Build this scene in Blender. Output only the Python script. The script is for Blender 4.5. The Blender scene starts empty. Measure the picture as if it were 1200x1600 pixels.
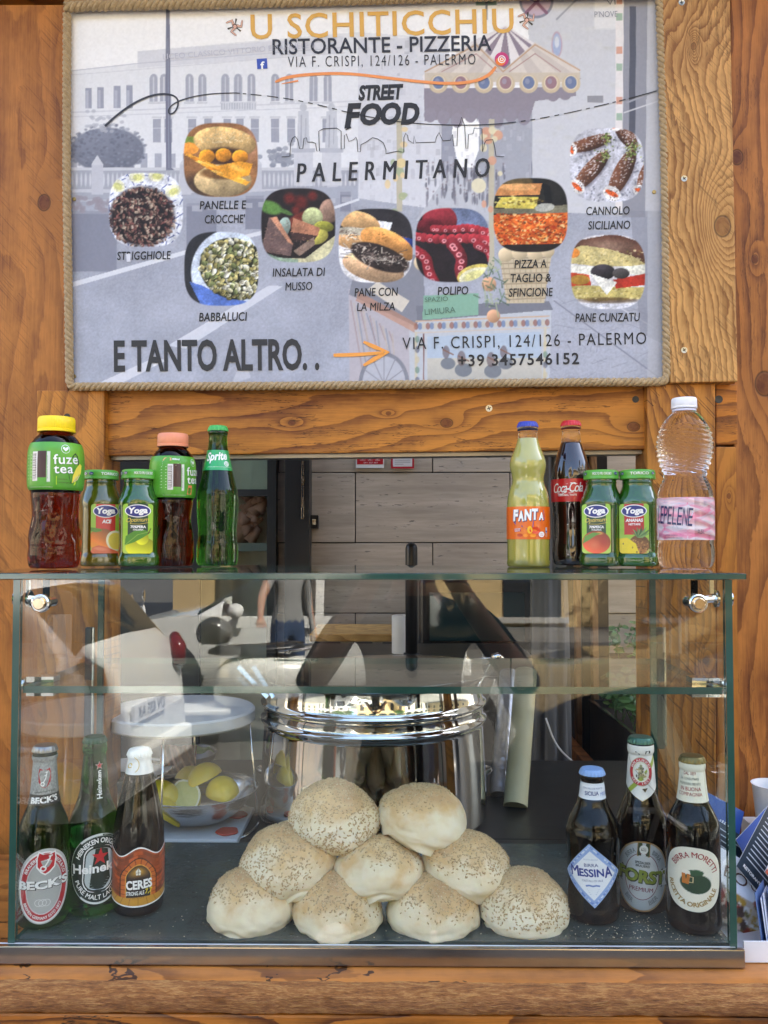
import bpy, bmesh, math, random
import numpy as np
from mathutils import Vector, Matrix, noise as mnoise

sc = bpy.context.scene
COL = sc.collection
R = math.radians
random.seed(7)

# ------------------------------------------------------------------ camera
F = 1300.0                      # focal length in photo pixels (photo 1200 x 1600)
CAMZ = 1.45
PITCH, YAW = R(2.0), R(0.6)
cd = bpy.data.cameras.new('camera'); cam = bpy.data.objects.new('camera', cd); COL.objects.link(cam)
cd.sensor_fit = 'HORIZONTAL'; cd.sensor_width = 36; cd.lens = F / 1200 * 36
cd.clip_start = 0.05; cd.clip_end = 500
cam.location = (0, 0, CAMZ); cam.rotation_euler = (R(90) + PITCH, 0, YAW)
sc.camera = cam

# ------------------------------------------------------------------ world, sun, exposure
SUN_EL, SUN_AZ = R(56), R(50)   # azimuth measured from +y (behind the kiosk) towards +x
world = bpy.data.worlds.new('World'); sc.world = world; world.use_nodes = True
wn = world.node_tree; wn.nodes.clear()
sky = wn.nodes.new('ShaderNodeTexSky'); sky.sky_type = 'NISHITA'; sky.sun_disc = False
sky.dust_density = 3.0; sky.ozone_density = .6; sky.sun_elevation = SUN_EL; sky.sun_rotation = SUN_AZ
bg = wn.nodes.new('ShaderNodeBackground'); bg.inputs[1].default_value = 0.15
wo = wn.nodes.new('ShaderNodeOutputWorld')
wn.links.new(sky.outputs[0], bg.inputs[0]); wn.links.new(bg.outputs[0], wo.inputs[0])
sl = bpy.data.lights.new('sun', 'SUN'); sl.energy = 5.0; sl.angle = R(0.5); sl.color = (1, .96, .88)
sun = bpy.data.objects.new('sun', sl); COL.objects.link(sun)
sdir = Vector((math.sin(SUN_AZ) * math.cos(SUN_EL), math.cos(SUN_AZ) * math.cos(SUN_EL), math.sin(SUN_EL)))
sun.rotation_euler = sdir.to_track_quat('Z', 'Y').to_euler(); sun.location = (3, 3, 9)
vs = sc.view_settings; vs.view_transform = 'Standard'; vs.look = 'None'; vs.gamma = 1; vs.use_curve_mapping = False
vs.exposure = 2.6
sc.cycles.use_denoising = True
sc.cycles.max_bounces = 14; sc.cycles.transparent_max_bounces = 24; sc.cycles.transmission_bounces = 12
sc.cycles.glossy_bounces = 6; sc.cycles.diffuse_bounces = 4
sc.cycles.sample_clamp_indirect = 6
sc.cycles.caustics_refractive = True; sc.cycles.caustics_reflective = False

# ------------------------------------------------------------------ from the photo to places
_f = Vector((-math.sin(YAW) * math.cos(PITCH), math.cos(YAW) * math.cos(PITCH), math.sin(PITCH)))
_r = Vector((math.cos(YAW), math.sin(YAW), 0)); _u = _r.cross(_f)
def ray(px, py): return _f + _r * ((px - 600) / F) + _u * ((800 - py) / F)
def P(px, py, Y):
    d = ray(px, py); t = Y / d.y
    return Vector((d.x * t, Y, CAMZ + d.z * t))
WT = math.tan(R(1.8)); YW = 1.285         # the kiosk front stands a little askew
def W(px, py, off=0.0):
    d = ray(px, py); t = (YW - off) / (d.y + d.x * WT)
    return Vector((d.x * t, d.y * t, CAMZ + d.z * t))
WN = Vector((-WT, -1, 0)).normalized()
GZ = -0.3                                # street level

# ------------------------------------------------------------------ colours and materials
def s2l(c):
    c = np.asarray(c, dtype=float)
    if c.size and c.max() > 1.001: c = c / 255.0
    return np.where(c <= .04045, c / 12.92, ((c + .055) / 1.055) ** 2.4)
def L3(c): return tuple(float(v) for v in s2l(c))
class G:
    """tiny node-graph helper"""
    def __init__(s, name):
        s.m = bpy.data.materials.new(name); s.m.use_nodes = True; s.t = s.m.node_tree; s.t.nodes.clear()
        s.out = s.t.nodes.new('ShaderNodeOutputMaterial')
    def n(s, typ, **kw):
        nd = s.t.nodes.new('ShaderNode' + typ)
        for k, v in kw.items():
            if k.startswith('_'): setattr(nd, k[1:], v)
            else:
                key = int(k[1:]) if k[0] == 'i' and k[1:].isdigit() else k.replace('__', ' ')
                s.set(nd, key, v)
        return nd
    def set(s, nd, key, v):
        sock = nd.inputs[key]
        if isinstance(v, bpy.types.NodeSocket): s.t.links.new(v, sock)
        elif isinstance(v, bpy.types.Node): s.t.links.new(v.outputs[0], sock)
        else:
            if hasattr(sock.default_value, '__len__') and sock.type == 'RGBA' and len(v) == 3: v = (*v, 1)
            sock.default_value = v
    def math(s, op, a, b=None, c=None, clamp=False):
        nd = s.t.nodes.new('ShaderNodeMath'); nd.operation = op; nd.use_clamp = clamp
        for i, v in enumerate((a, b, c)):
            if v is not None: s.set(nd, i, v)
        return nd.outputs[0]
    def mixc(s, f, a, b, mode='MIX'):
        nd = s.t.nodes.new('ShaderNodeMix'); nd.data_type = 'RGBA'; nd.blend_type = mode
        s.set(nd, 0, f); s.set(nd, 6, a if not isinstance(a, tuple) else (*a[:3], 1)); s.set(nd, 7, b if not isinstance(b, tuple) else (*b[:3], 1))
        return nd.outputs[2]
    def ramp(s, f, stops, interp='LINEAR'):
        nd = s.t.nodes.new('ShaderNodeValToRGB'); nd.color_ramp.interpolation = interp
        e = nd.color_ramp.elements
        while len(e) < len(stops): e.new(.5)
        for k, (p, c) in enumerate(stops):
            e[k].position = p; e[k].color = (c, c, c, 1) if not hasattr(c, '__len__') else (*c[:3], 1)
        s.set(nd, 0, f); return nd.outputs[0]
    def coords(s, scale=(1, 1, 1), kind='Object', loc=(0, 0, 0), rnd=False):
        tc = s.t.nodes.new('ShaderNodeTexCoord'); mp = s.t.nodes.new('ShaderNodeMapping')
        s.t.links.new(tc.outputs[kind], mp.inputs[0])
        mp.inputs[3].default_value = scale; mp.inputs[1].default_value = loc
        v = mp.outputs[0]
        if rnd:
            oi = s.t.nodes.new('ShaderNodeObjectInfo')
            k = s.math('MULTIPLY', oi.outputs['Random'], 37.0)
            va = s.n('VectorMath', _operation='ADD', i0=v, i1=k); v = va.outputs[0]
        return v
    def noise(s, vec, scale=1, detail=3, rough=.55, dist=0):
        return s.n('TexNoise', Vector=vec, Scale=scale, Detail=detail, Roughness=rough, Distortion=dist).outputs[0]
    def bump(s, h, strength=.3, dist=.002):
        return s.n('Bump', Height=h, Strength=strength, Distance=dist).outputs[0]
    def bsdf(s, color=(.5,) * 3, rough=.5, metal=0, normal=None, **kw):
        b = s.t.nodes.new('ShaderNodeBsdfPrincipled')
        s.set(b, 'Base Color', color); s.set(b, 'Roughness', rough); s.set(b, 'Metallic', metal)
        if normal is not None: s.set(b, 'Normal', normal)
        for k, v in kw.items(): s.set(b, k.replace('_', ' '), v)
        s.t.links.new(b.outputs[0], s.out.inputs[0]); return b
_M = {}
def simple(name, color, rough=.5, metal=0, nscale=0, namt=.12, bump=0, bscale=200, **kw):
    if name in _M: return _M[name]
    g = G(name); c = L3(color) if max(color) > 1 else tuple(color)
    if nscale == 0: nscale = 25
    v = g.coords(rnd=True); n = g.noise(v, nscale, 4)
    cc = g.mixc(n, tuple(x * (1 - namt) for x in c), tuple(min(1, x * (1 + namt)) for x in c))
    nor = g.bump(g.noise(v, bscale, 3), bump, .001) if bump else None
    rr = g.math('MULTIPLY_ADD', n, .12 if rough > .08 else .02, max(0, rough - (.06 if rough > .08 else .01)))
    g.bsdf(cc, rr, metal, nor, **kw); _M[name] = g.m; return g.m

def glass_sheet(name, tint, dirt=.0):
    """thin clear pane: straight-through light, true Fresnel mirror on both faces"""
    g = G(name)
    geo = g.n('NewGeometry')
    ior = g.math('MULTIPLY_ADD', geo.outputs['Backfacing'], 1 / 1.5 - 1.5, 1.5)
    fr = g.n('Fresnel', IOR=ior)
    tr = g.n('BsdfTransparent', Color=tint); gl = g.n('BsdfGlossy', Roughness=.0, Color=(1, 1, 1))
    mx = g.n('MixShader', i0=fr.outputs[0], i1=tr.outputs[0], i2=gl.outputs[0])
    last = mx.outputs[0]
    if dirt:
        v = g.coords((1, 1, 1)); sm = g.noise(v, 9, 5, .65); sp = g.noise(v, 420, 2)
        f = g.math('MULTIPLY', g.math('POWER', sm, 2.0), dirt)
        f2 = g.math('MULTIPLY', g.math('GREATER_THAN', sp, .78), .25)
        f = g.math('ADD', f, f2)
        df = g.n('BsdfDiffuse', Color=(.62, .62, .6))
        last = g.n('MixShader', i0=f, i1=last, i2=df.outputs[0]).outputs[0]
    g.t.links.new(last, g.out.inputs[0]); return g.m
def glass_solid(name, color, ior=1.45, rough=0.0, mixdark=None):
    g = G(name); v = g.coords(rnd=True)
    n = g.noise(v, 60, 2)
    nor = g.bump(n, .12, .002)
    g.bsdf(color, rough, 0, nor, IOR=ior, Transmission_Weight=1.0, Specular_IOR_Level=.5); return g.m

def wood(name, light, dark, axis='Z', rings=16, knots=(), fibre=.5, wide=5.0, rough=.45, seed=0, contrast=1.0, saw=0.0, crack=0.0, coat=.04):
    """sawn softwood under brown stain: growth rings as contours, fine fibre, knots (across, along, radius)"""
    g = G(name)
    tc = g.t.nodes.new('ShaderNodeTexCoord'); sp = g.n('SeparateXYZ', i0=tc.outputs['Object'])
    X, Y, Z = sp.outputs
    A, C = (Z, X) if axis == 'Z' else (X, Z)          # along, across
    def vec(a, c, y=1.0, o=0.0):
        return g.n('CombineXYZ', i0=g.math('MULTIPLY_ADD', C, c, seed * 3.7 + o), i1=g.math('MULTIPLY', Y, y), i2=g.math('MULTIPLY', A, a)).outputs[0]
    n1 = g.noise(vec(1.3, wide, 3), 1.0, 2, .5)
    n0 = g.noise(vec(.5, wide * .45, 2, 33), 1.0, 1, .5)
    val = g.math('MULTIPLY_ADD', C, 3.0, g.math('MULTIPLY_ADD', n1, 1.3, g.math('MULTIPLY', n0, 1.6)))
    kmask = None; rim = None
    for (kc, ka, kr) in knots:
        dc = g.math('SUBTRACT', C, kc); da = g.math('MULTIPLY', g.math('SUBTRACT', A, ka), .75)
        d2 = g.math('ADD', g.math('MULTIPLY', dc, dc), g.math('MULTIPLY', da, da))
        dl = g.math('ADD', g.math('MULTIPLY', dc, dc), g.math('MULTIPLY', g.math('MULTIPLY', da, da), .30))
        e = g.math('POWER', 2.718, g.math('MULTIPLY', dl, -1 / (2.2 * kr) ** 2))
        val = g.math('MULTIPLY_ADD', e, .20, val)
        d = g.math('SQRT', d2)
        km = g.math('SUBTRACT', 1, g.math('MULTIPLY', g.math('SUBTRACT', d, kr * .8), 1 / (kr * .3), clamp=True), clamp=True)
        kh = g.math('MULTIPLY', g.math('POWER', 2.718, g.math('MULTIPLY', dl, -1 / (3 * kr) ** 2)), .35)
        km = g.math('MAXIMUM', km, kh)
        kmask = km if kmask is None else g.math('MAXIMUM', kmask, km)
        rm = g.math('SUBTRACT', 1, g.math('MULTIPLY', g.math('ABSOLUTE', g.math('SUBTRACT', d, kr)), 1 / (kr * .16)), clamp=True)
        rim = rm if rim is None else g.math('MAXIMUM', rim, rm)
    wob = g.noise(vec(11, 34, 20), 1, 4, .6)
    val = g.math('MULTIPLY_ADD', wob, .085, val)
    fr = g.math('FRACT', g.math('MULTIPLY', val, rings))
    ring = g.ramp(fr, [(0, .0), (.25, .05), (.6, .42), (.90, 1), (.96, 1), (1, 0)])
    fib = g.noise(vec(7, 330, 60), 1, 4, .7)
    fib2 = g.noise(vec(40, 900, 60, 9), 1, 2, .6)
    blot = g.noise(vec(3, 7, 3, 5), 1, 4, .6)
    bl2 = g.noise(vec(14, 22, 9, 15), 1, 4, .65)
    f = g.math('MULTIPLY', ring, .55 * contrast)
    f = g.math('MULTIPLY_ADD', g.math('SUBTRACT', fib, .5), fibre * 1.6, f)
    f = g.math('MULTIPLY_ADD', g.math('SUBTRACT', blot, .5), 1.1, g.math('ADD', f, .12))
    f = g.math('MULTIPLY_ADD', g.math('SUBTRACT', bl2, .5), .9, f)
    f = g.math('MULTIPLY_ADD', g.math('SUBTRACT', fib2, .5), .5, f, clamp=True)
    if kmask is not None: f = g.math('MAXIMUM', f, g.math('MULTIPLY', kmask, g.math('MULTIPLY_ADD', g.noise(vec(60, 60, 60, 3), 1, 4, .7), .9, .42)), None, True)
    mid = tuple(l * .5 + d * .5 for l, d in zip(light, dark))
    col = g.ramp(f, [(0, tuple(min(1, l * 1.25) for l in light)), (.22, light), (.55, mid), (1, dark)])
    h = g.math('MULTIPLY_ADD', fib, -.4, g.math('MULTIPLY', ring, -.5))
    if saw:
        # saw marks run slantwise over the face
        sv = g.n('CombineXYZ', i0=g.math('ADD', g.math('MULTIPLY', C, 420), g.math('MULTIPLY', A, 380)), i1=0.0, i2=g.math('MULTIPLY', g.math('SUBTRACT', C, A), 9)).outputs[0]
        sn = g.noise(sv, 1, 2, .5)
        sm = g.math('MULTIPLY', g.math('GREATER_THAN', sn, .60), g.math('GREATER_THAN', g.noise(vec(5, 12, 3, 40), 1, 2), .47))
        col = g.mixc(g.math('MULTIPLY', sm, saw), col, tuple(d * .45 for d in dark))
        h = g.math('MULTIPLY_ADD', sm, -.6, h)
    if crack:
        cn = g.noise(vec(4, 60, 3, 77), 1, 5, .75)
        ck = g.math('MULTIPLY', g.math('SUBTRACT', g.math('ABSOLUTE', g.math('SUBTRACT', cn, .5)), .0), 1)
        ck = g.math('MULTIPLY', g.math('LESS_THAN', ck, .010), g.math('GREATER_THAN', g.noise(vec(6, 14, 3, 88), 1, 2), .53))
        col = g.mixc(g.math('MULTIPLY', ck, crack), col, tuple(d * .25 for d in dark))
        h = g.math('MULTIPLY_ADD', ck, -.8, h)
    if rim is not None:
        col = g.mixc(g.math('MULTIPLY', rim, .8), col, tuple(d * .18 for d in dark))
        h = g.math('MULTIPLY_ADD', rim, -1.0, h)
    nor = g.bump(h, .35, .0012)
    rr = g.math('MULTIPLY_ADD', fib, .25, rough - .1)
    g.bsdf(col, rr, 0, nor, Coat_Weight=coat, Coat_Roughness=.3, Specular_IOR_Level=.3)
    return g.m

def print_mat(name, rough=.35, coat=.3, trans=0):
    if name in _M: return _M[name]
    g = G(name); at = g.n('Attribute'); at.attribute_name = 'Col'
    v = g.coords(); n = g.noise(v, 300, 2)
    c = g.mixc(.05, at.outputs[0], n, 'MULTIPLY')
    b = g.bsdf(c, rough, 0, None, Coat_Weight=coat, Coat_Roughness=.08)
    if trans:
        tr = g.n('BsdfTransparent'); al = g.math('SUBTRACT', 1, at.outputs['Alpha'])
        mx = g.n('MixShader', i0=al, i1=b.outputs[0], i2=tr.outputs[0]); g.t.links.new(mx.outputs[0], g.out.inputs[0])
    _M[name] = g.m; return g.m

# ------------------------------------------------------------------ objects
def tag(o, label=None, cat=None, group=None, kind=None):
    if label: o['label'] = label
    if cat: o['category'] = cat
    if group: o['group'] = group
    if kind: o['kind'] = kind
    return o
def thing(name, label, cat, loc=(0, 0, 0), rotz=0, group=None):
    o = bpy.data.objects.new(name, None); COL.objects.link(o); o.location = loc; o.rotation_euler = (0, 0, rotz)
    o.empty_display_size = .05
    return tag(o, label, cat, group)
def mesh(name, verts, faces, mats, parent=None, smooth=False, colors=None, fm=None, center=False, world=False):
    """verts are in the parent's own space (world=True: in the world)"""
    me = bpy.data.meshes.new(name)
    V = np.asarray([tuple(v) for v in verts], dtype=np.float64) if not isinstance(verts, np.ndarray) else verts
    if world and parent is not None:
        pl = parent.location; rz = parent.rotation_euler[2]
        V = V - np.array(pl)
        if rz:
            c, s_ = math.cos(-rz), math.sin(-rz)
            V = np.column_stack([V[:, 0] * c - V[:, 1] * s_, V[:, 0] * s_ + V[:, 1] * c, V[:, 2]])
    c0 = np.zeros(3)
    if center: c0 = (V.min(0) + V.max(0)) / 2; V = V - c0
    if isinstance(faces, np.ndarray):
        nf, k = faces.shape
        me.vertices.add(len(V)); me.vertices.foreach_set('co', V.astype(np.float32).ravel())
        me.loops.add(nf * k); me.loops.foreach_set('vertex_index', faces.astype(np.int32).ravel())
        me.polygons.add(nf); me.polygons.foreach_set('loop_start', np.arange(0, nf * k, k, dtype=np.int32))
        me.update(calc_edges=True)
    else:
        me.from_pydata(V.tolist(), [], faces)
    if not isinstance(mats, (list, tuple)): mats = [mats]
    for m in mats: me.materials.append(m)
    if fm is not None: me.polygons.foreach_set('material_index', np.asarray(fm, dtype=np.int32))
    if smooth: me.polygons.foreach_set('use_smooth', np.ones(len(me.polygons), dtype=bool))
    if colors is not None:
        ca = me.color_attributes.new('Col', 'FLOAT_COLOR', 'POINT')
        cc = np.asarray(colors, dtype=np.float32)
        if cc.shape[1] == 3: cc = np.column_stack([cc, np.ones(len(cc), dtype=np.float32)])
        ca.data.foreach_set('color', cc.ravel())
    me.validate(); me.update()
    o = bpy.data.objects.new(name, me); COL.objects.link(o); o.location = tuple(c0)
    if parent is not None: o.parent = parent
    return o
class MB:
    """collects shapes into one mesh"""
    def __init__(s): s.v = []; s.f = []; s.c = []; s.m = []
    def add(s, v, f, col=None, mi=0):
        o = len(s.v); s.v += [tuple(p) for p in v]; s.f += [tuple(i + o for i in q) for q in f]; s.m += [mi] * len(f)
        if col is not None: s.c += [tuple(col)] * len(v)
        return s
    def box(s, a, b, mi=0, col=None, mat=None):
        x0, y0, z0 = a; x1, y1, z1 = b
        v = [(x0, y0, z0), (x1, y0, z0), (x1, y1, z0), (x0, y1, z0), (x0, y0, z1), (x1, y0, z1), (x1, y1, z1), (x0, y1, z1)]
        if mat is not None: v = [mat @ Vector(p) for p in v]
        return s.add(v, [(0, 3, 2, 1), (4, 5, 6, 7), (0, 1, 5, 4), (1, 2, 6, 5), (2, 3, 7, 6), (3, 0, 4, 7)], col, mi)
    def tube(s, pts, r, seg=8, mi=0, col=None, cap=True):
        pts = [Vector(p) for p in pts]; n = len(pts)
        rs = r if hasattr(r, '__len__') else [r] * n
        v = []; up = None
        for i, p in enumerate(pts):
            t = (pts[min(i + 1, n - 1)] - pts[max(i - 1, 0)]).normalized()
            if up is None: up = Vector((0, 0, 1)) if abs(t.z) < .9 else Vector((1, 0, 0))
            a = t.cross(up).normalized(); b = a.cross(t).normalized(); up = b
            for k in range(seg):
                th = 2 * math.pi * k / seg; v.append(p + (a * math.cos(th) + b * math.sin(th)) * rs[i])
        f = []
        for i in range(n - 1):
            for k in range(seg):
                a0 = i * seg + k; a1 = i * seg + (k + 1) % seg
                f.append((a0, a1, a1 + seg, a0 + seg))
        if cap: f += [tuple(range(seg - 1, -1, -1)), tuple(range((n - 1) * seg, n * seg))]
        return s.add(v, f, col, mi)
    def prism(s, poly, z0, z1, mi=0, fn=None, col=None):
        """poly (x,y) extruded z0..z1, fn maps (x,y,z) to a place"""
        n = len(poly); v = [(x, y, z0) for x, y in poly] + [(x, y, z1) for x, y in poly]
        if fn: v = [fn(*p) for p in v]
        f = [tuple(range(n - 1, -1, -1)), tuple(range(n, 2 * n))] + [(i, (i + 1) % n, n + (i + 1) % n, n + i) for i in range(n)]
        return s.add(v, f, col, mi)
    def obj(s, name, mats, parent=None, smooth=False, **kw):
        return mesh(name, s.v, s.f, mats, parent, smooth, s.c or None, s.m, **kw)
def bevel(o, w=.0015, seg=2, angle=35):
    bm = bmesh.new(); bm.from_mesh(o.data)
    es = [e for e in bm.edges if e.is_manifold and e.calc_face_angle(0) > R(angle)]
    bmesh.ops.bevel(bm, geom=es, offset=w, segments=seg, profile=.6, affect='EDGES', clamp_overlap=True)
    bm.to_mesh(o.data); bm.free(); return o
def autosmooth(o, ang=35):
    bm = bmesh.new(); bm.from_mesh(o.data)
    for f in bm.faces: f.smooth = True
    for e in bm.edges: e.smooth = not (e.is_manifold and e.calc_face_angle(0) > R(ang))
    bm.to_mesh(o.data); bm.free(); return o
def chaikin(p, it=2):
    p = [tuple(q) for q in p]
    for _ in range(it):
        q = [p[0]]
        for a, b in zip(p[:-1], p[1:]):
            q += [tuple(.75 * x + .25 * y for x, y in zip(a, b)), tuple(.25 * x + .75 * y for x, y in zip(a, b))]
        q.append(p[-1]); p = q
    return p
def lathe(prof, seg=48, mod=None, capends=True):
    v = []; f = []; n = len(prof)
    for (r, z) in prof:
        for k in range(seg):
            a = 2 * math.pi * k / seg
            rr = r * (mod(a, z) if mod else 1)
            v.append((rr * math.sin(a), -rr * math.cos(a), z))
    for i in range(n - 1):
        for k in range(seg):
            a0 = i * seg + k; a1 = i * seg + (k + 1) % seg
            f.append((a0, a1, a1 + seg, a0 + seg))
    if capends: f += [tuple(range(seg - 1, -1, -1)), tuple(range((n - 1) * seg, n * seg))]
    return v, f
def lathe_obj(name, prof, m, parent, seg=48, mod=None, smooth=35, it=2, loc=None, capends=True):
    v, f = lathe(chaikin(prof, it) if it else prof, seg, mod, capends)
    o = mesh(name, v, f, m, parent, smooth=True)
    if smooth: autosmooth(o, smooth)
    if loc: o.location = loc
    return o
def resample(prof, n):
    p = np.array(prof); d = np.r_[0, np.cumsum(np.hypot(*np.diff(p, axis=0).T))]
    t = np.linspace(0, d[-1], n); return list(zip(np.interp(t, d, p[:, 0]), np.interp(t, d, p[:, 1])))

# ------------------------------------------------------------------ lettering
_TC = {}
def text2d(s, bold=.0, shear=0.0, spacing=1.0, res=3):
    """flat letter outlines: (n,2) points scaled so that a capital is 1 high, and their faces"""
    key = (s, bold, shear, spacing)
    if key in _TC: return _TC[key]
    cu = bpy.data.curves.new('t', 'FONT'); cu.body = s; cu.size = 1; cu.offset = bold; cu.shear = shear
    cu.space_character = spacing; cu.resolution_u = res; cu.fill_mode = 'FRONT'
    ob = bpy.data.objects.new('t', cu); COL.objects.link(ob)
    dg = bpy.context.evaluated_depsgraph_get(); dg.update()
    me = bpy.data.meshes.new_from_object(ob.evaluated_get(dg))
    v = np.array([(p.co.x, p.co.y) for p in me.vertices]) if len(me.vertices) else np.zeros((0, 2))
    f = [tuple(p.vertices) for p in me.polygons]
    bpy.data.objects.remove(ob); bpy.data.curves.remove(cu); bpy.data.meshes.remove(me)
    if s != 'H' and len(v): v = v / _caph()
    _TC[key] = (v, f); return v, f
_CH = []
def _caph():
    if not _CH:
        v, f = text2d('H'); _CH.append(v[:, 1].max() - v[:, 1].min())
    return _CH[0]
class Ink:
    """flat print: letters and shapes with one colour each, in layers"""
    def __init__(s, fn): s.fn = fn; s.v = []; s.f = []; s.c = []; s.lift = 1
    def add(s, pts, faces, col, lift=0):
        o = len(s.v); s.v += [s.fn(x, y, s.lift + lift) for x, y in pts]
        s.f += [tuple(i + o for i in q) for q in faces]; s.c += [L3(col)] * len(pts)
    def text(s, t, x0, y0, x1, y1, h, col, bold=.0, shear=0, spacing=1.0, lift=0, bend=None, ydown=True):
        if bold > 0 and 'M' in t:          # the M clogs when its outline is fattened: print it twice, a hair apart
            d_ = (x1 - x0) / math.hypot(x1 - x0, y1 - y0) * h * bold * .9
            s.text(t, x0 - d_, y0, x1 - d_, y1, h, col, 0, shear, spacing, lift, bend, ydown); s.text(t, x0 + d_, y0, x1 + d_, y1, h, col, 0, shear, spacing, lift + .25, bend, ydown); return
        v, f = text2d(t, bold, shear, spacing)
        if not len(v): return
        a = v[:, 0].min(); b = v[:, 0].max(); u = (v[:, 0] - a) / (b - a)
        dx, dy = x1 - x0, y1 - y0; ln = math.hypot(dx, dy); sg = -1 if ydown else 1
        nx, ny = (dy / ln, -dx / ln) if ydown else (-dy / ln, dx / ln)
        X = x0 + dx * u + nx * v[:, 1] * h; Y = y0 + dy * u + ny * v[:, 1] * h
        pts = np.column_stack([X, Y])
        if bend: pts = np.array([bend(x, y) for x, y in pts])
        s.add(pts, f, col, lift)
    def arc(s, t, cx, cy, rx, ry, a0, a1, h, col, bold=0, spacing=1, lift=0, inward=False, ydown=True):
        """letters round an ellipse, angles clockwise from the top in degrees"""
        if 'M' in t and bold > 0: s.arc(t, cx, cy, rx + h * .035, ry + h * .035, a0 + .5, a1 + .5, h, col, 0, spacing, lift + .25, inward, ydown); bold = 0
        v, f = text2d(t, bold, 0, spacing)
        if not len(v): return
        a = v[:, 0].min(); b = v[:, 0].max(); u = (v[:, 0] - a) / (b - a)
        th = np.radians(a0 + (a1 - a0) * u); q = v[:, 1] * h * (-1 if inward else 1); sg = -1 if ydown else 1
        s.add(np.column_stack([cx + (rx + q) * np.sin(th), cy + sg * (ry + q) * np.cos(th)]), f, col, lift)
    def poly(s, pts, col, lift=0): s.add(pts, [tuple(range(len(pts)))], col, lift)
    def ell(s, cx, cy, rx, ry, col, lift=0, n=28): s.poly([(cx + rx * math.cos(2 * math.pi * k / n), cy + ry * math.sin(2 * math.pi * k / n)) for k in range(n)], col, lift)
    def ringe(s, cx, cy, rx, ry, w, col, lift=0, n=40, a0=0, a1=360):
        th = np.radians(np.linspace(a0, a1, n + 1)); v = []
        for t in th: v += [(cx + rx * math.sin(t), cy + ry * math.cos(t)), (cx + (rx - w) * math.sin(t), cy + (ry - w) * math.cos(t))]
        s.add(v, [(2 * i, 2 * i + 2, 2 * i + 3, 2 * i + 1) for i in range(n)], col, lift)
    def line(s, pts, w, col, lift=0):
        pts = [tuple(p) for p in pts]; v = []; n = len(pts); ws = np.interp(np.linspace(0, 1, n), np.linspace(0, 1, len(w)), w) if hasattr(w, '__len__') else [w] * n
        for i, p in enumerate(pts):
            a = pts[max(i - 1, 0)]; b = pts[min(i + 1, n - 1)]; d = math.hypot(b[0] - a[0], b[1] - a[1]) or 1
            nx, ny = -(b[1] - a[1]) / d * ws[i] / 2, (b[0] - a[0]) / d * ws[i] / 2
            v += [(p[0] + nx, p[1] + ny), (p[0] - nx, p[1] - ny)]
        s.add(v, [(2 * i, 2 * i + 2, 2 * i + 3, 2 * i + 1) for i in range(n - 1)], col, lift)
    def obj(s, name, parent, mat=None, **kw):
        if not s.v: return None
        return mesh(name, s.v, s.f, mat or print_mat('printed_ink'), parent, False, s.c, **kw)

# ------------------------------------------------------------------ painting of flat printed pictures
rng = np.random.default_rng(5)
def vnoise(h, w, cell, oct=3, seed=0):
    g = np.random.default_rng(seed); out = np.zeros((h, w)); amp = 1; tot = 0
    for o in range(oct):
        c = max(1.0, cell / 2 ** o); gh, gw = int(h / c) + 3, int(w / c) + 3; r = g.random((gh, gw))
        yy = np.arange(h) / c; xx = np.arange(w) / c; y0 = yy.astype(int); x0 = xx.astype(int)
        fy = (yy - y0)[:, None]; fx = (xx - x0)[None, :]; fy = fy * fy * (3 - 2 * fy); fx = fx * fx * (3 - 2 * fx)
        a = r[y0][:, x0]; b = r[y0][:, x0 + 1]; c_ = r[y0 + 1][:, x0]; d = r[y0 + 1][:, x0 + 1]
        out += amp * ((a * (1 - fx) + b * fx) * (1 - fy) + (c_ * (1 - fx) + d * fx) * fy); tot += amp; amp *= .5
    return out / tot
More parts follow.
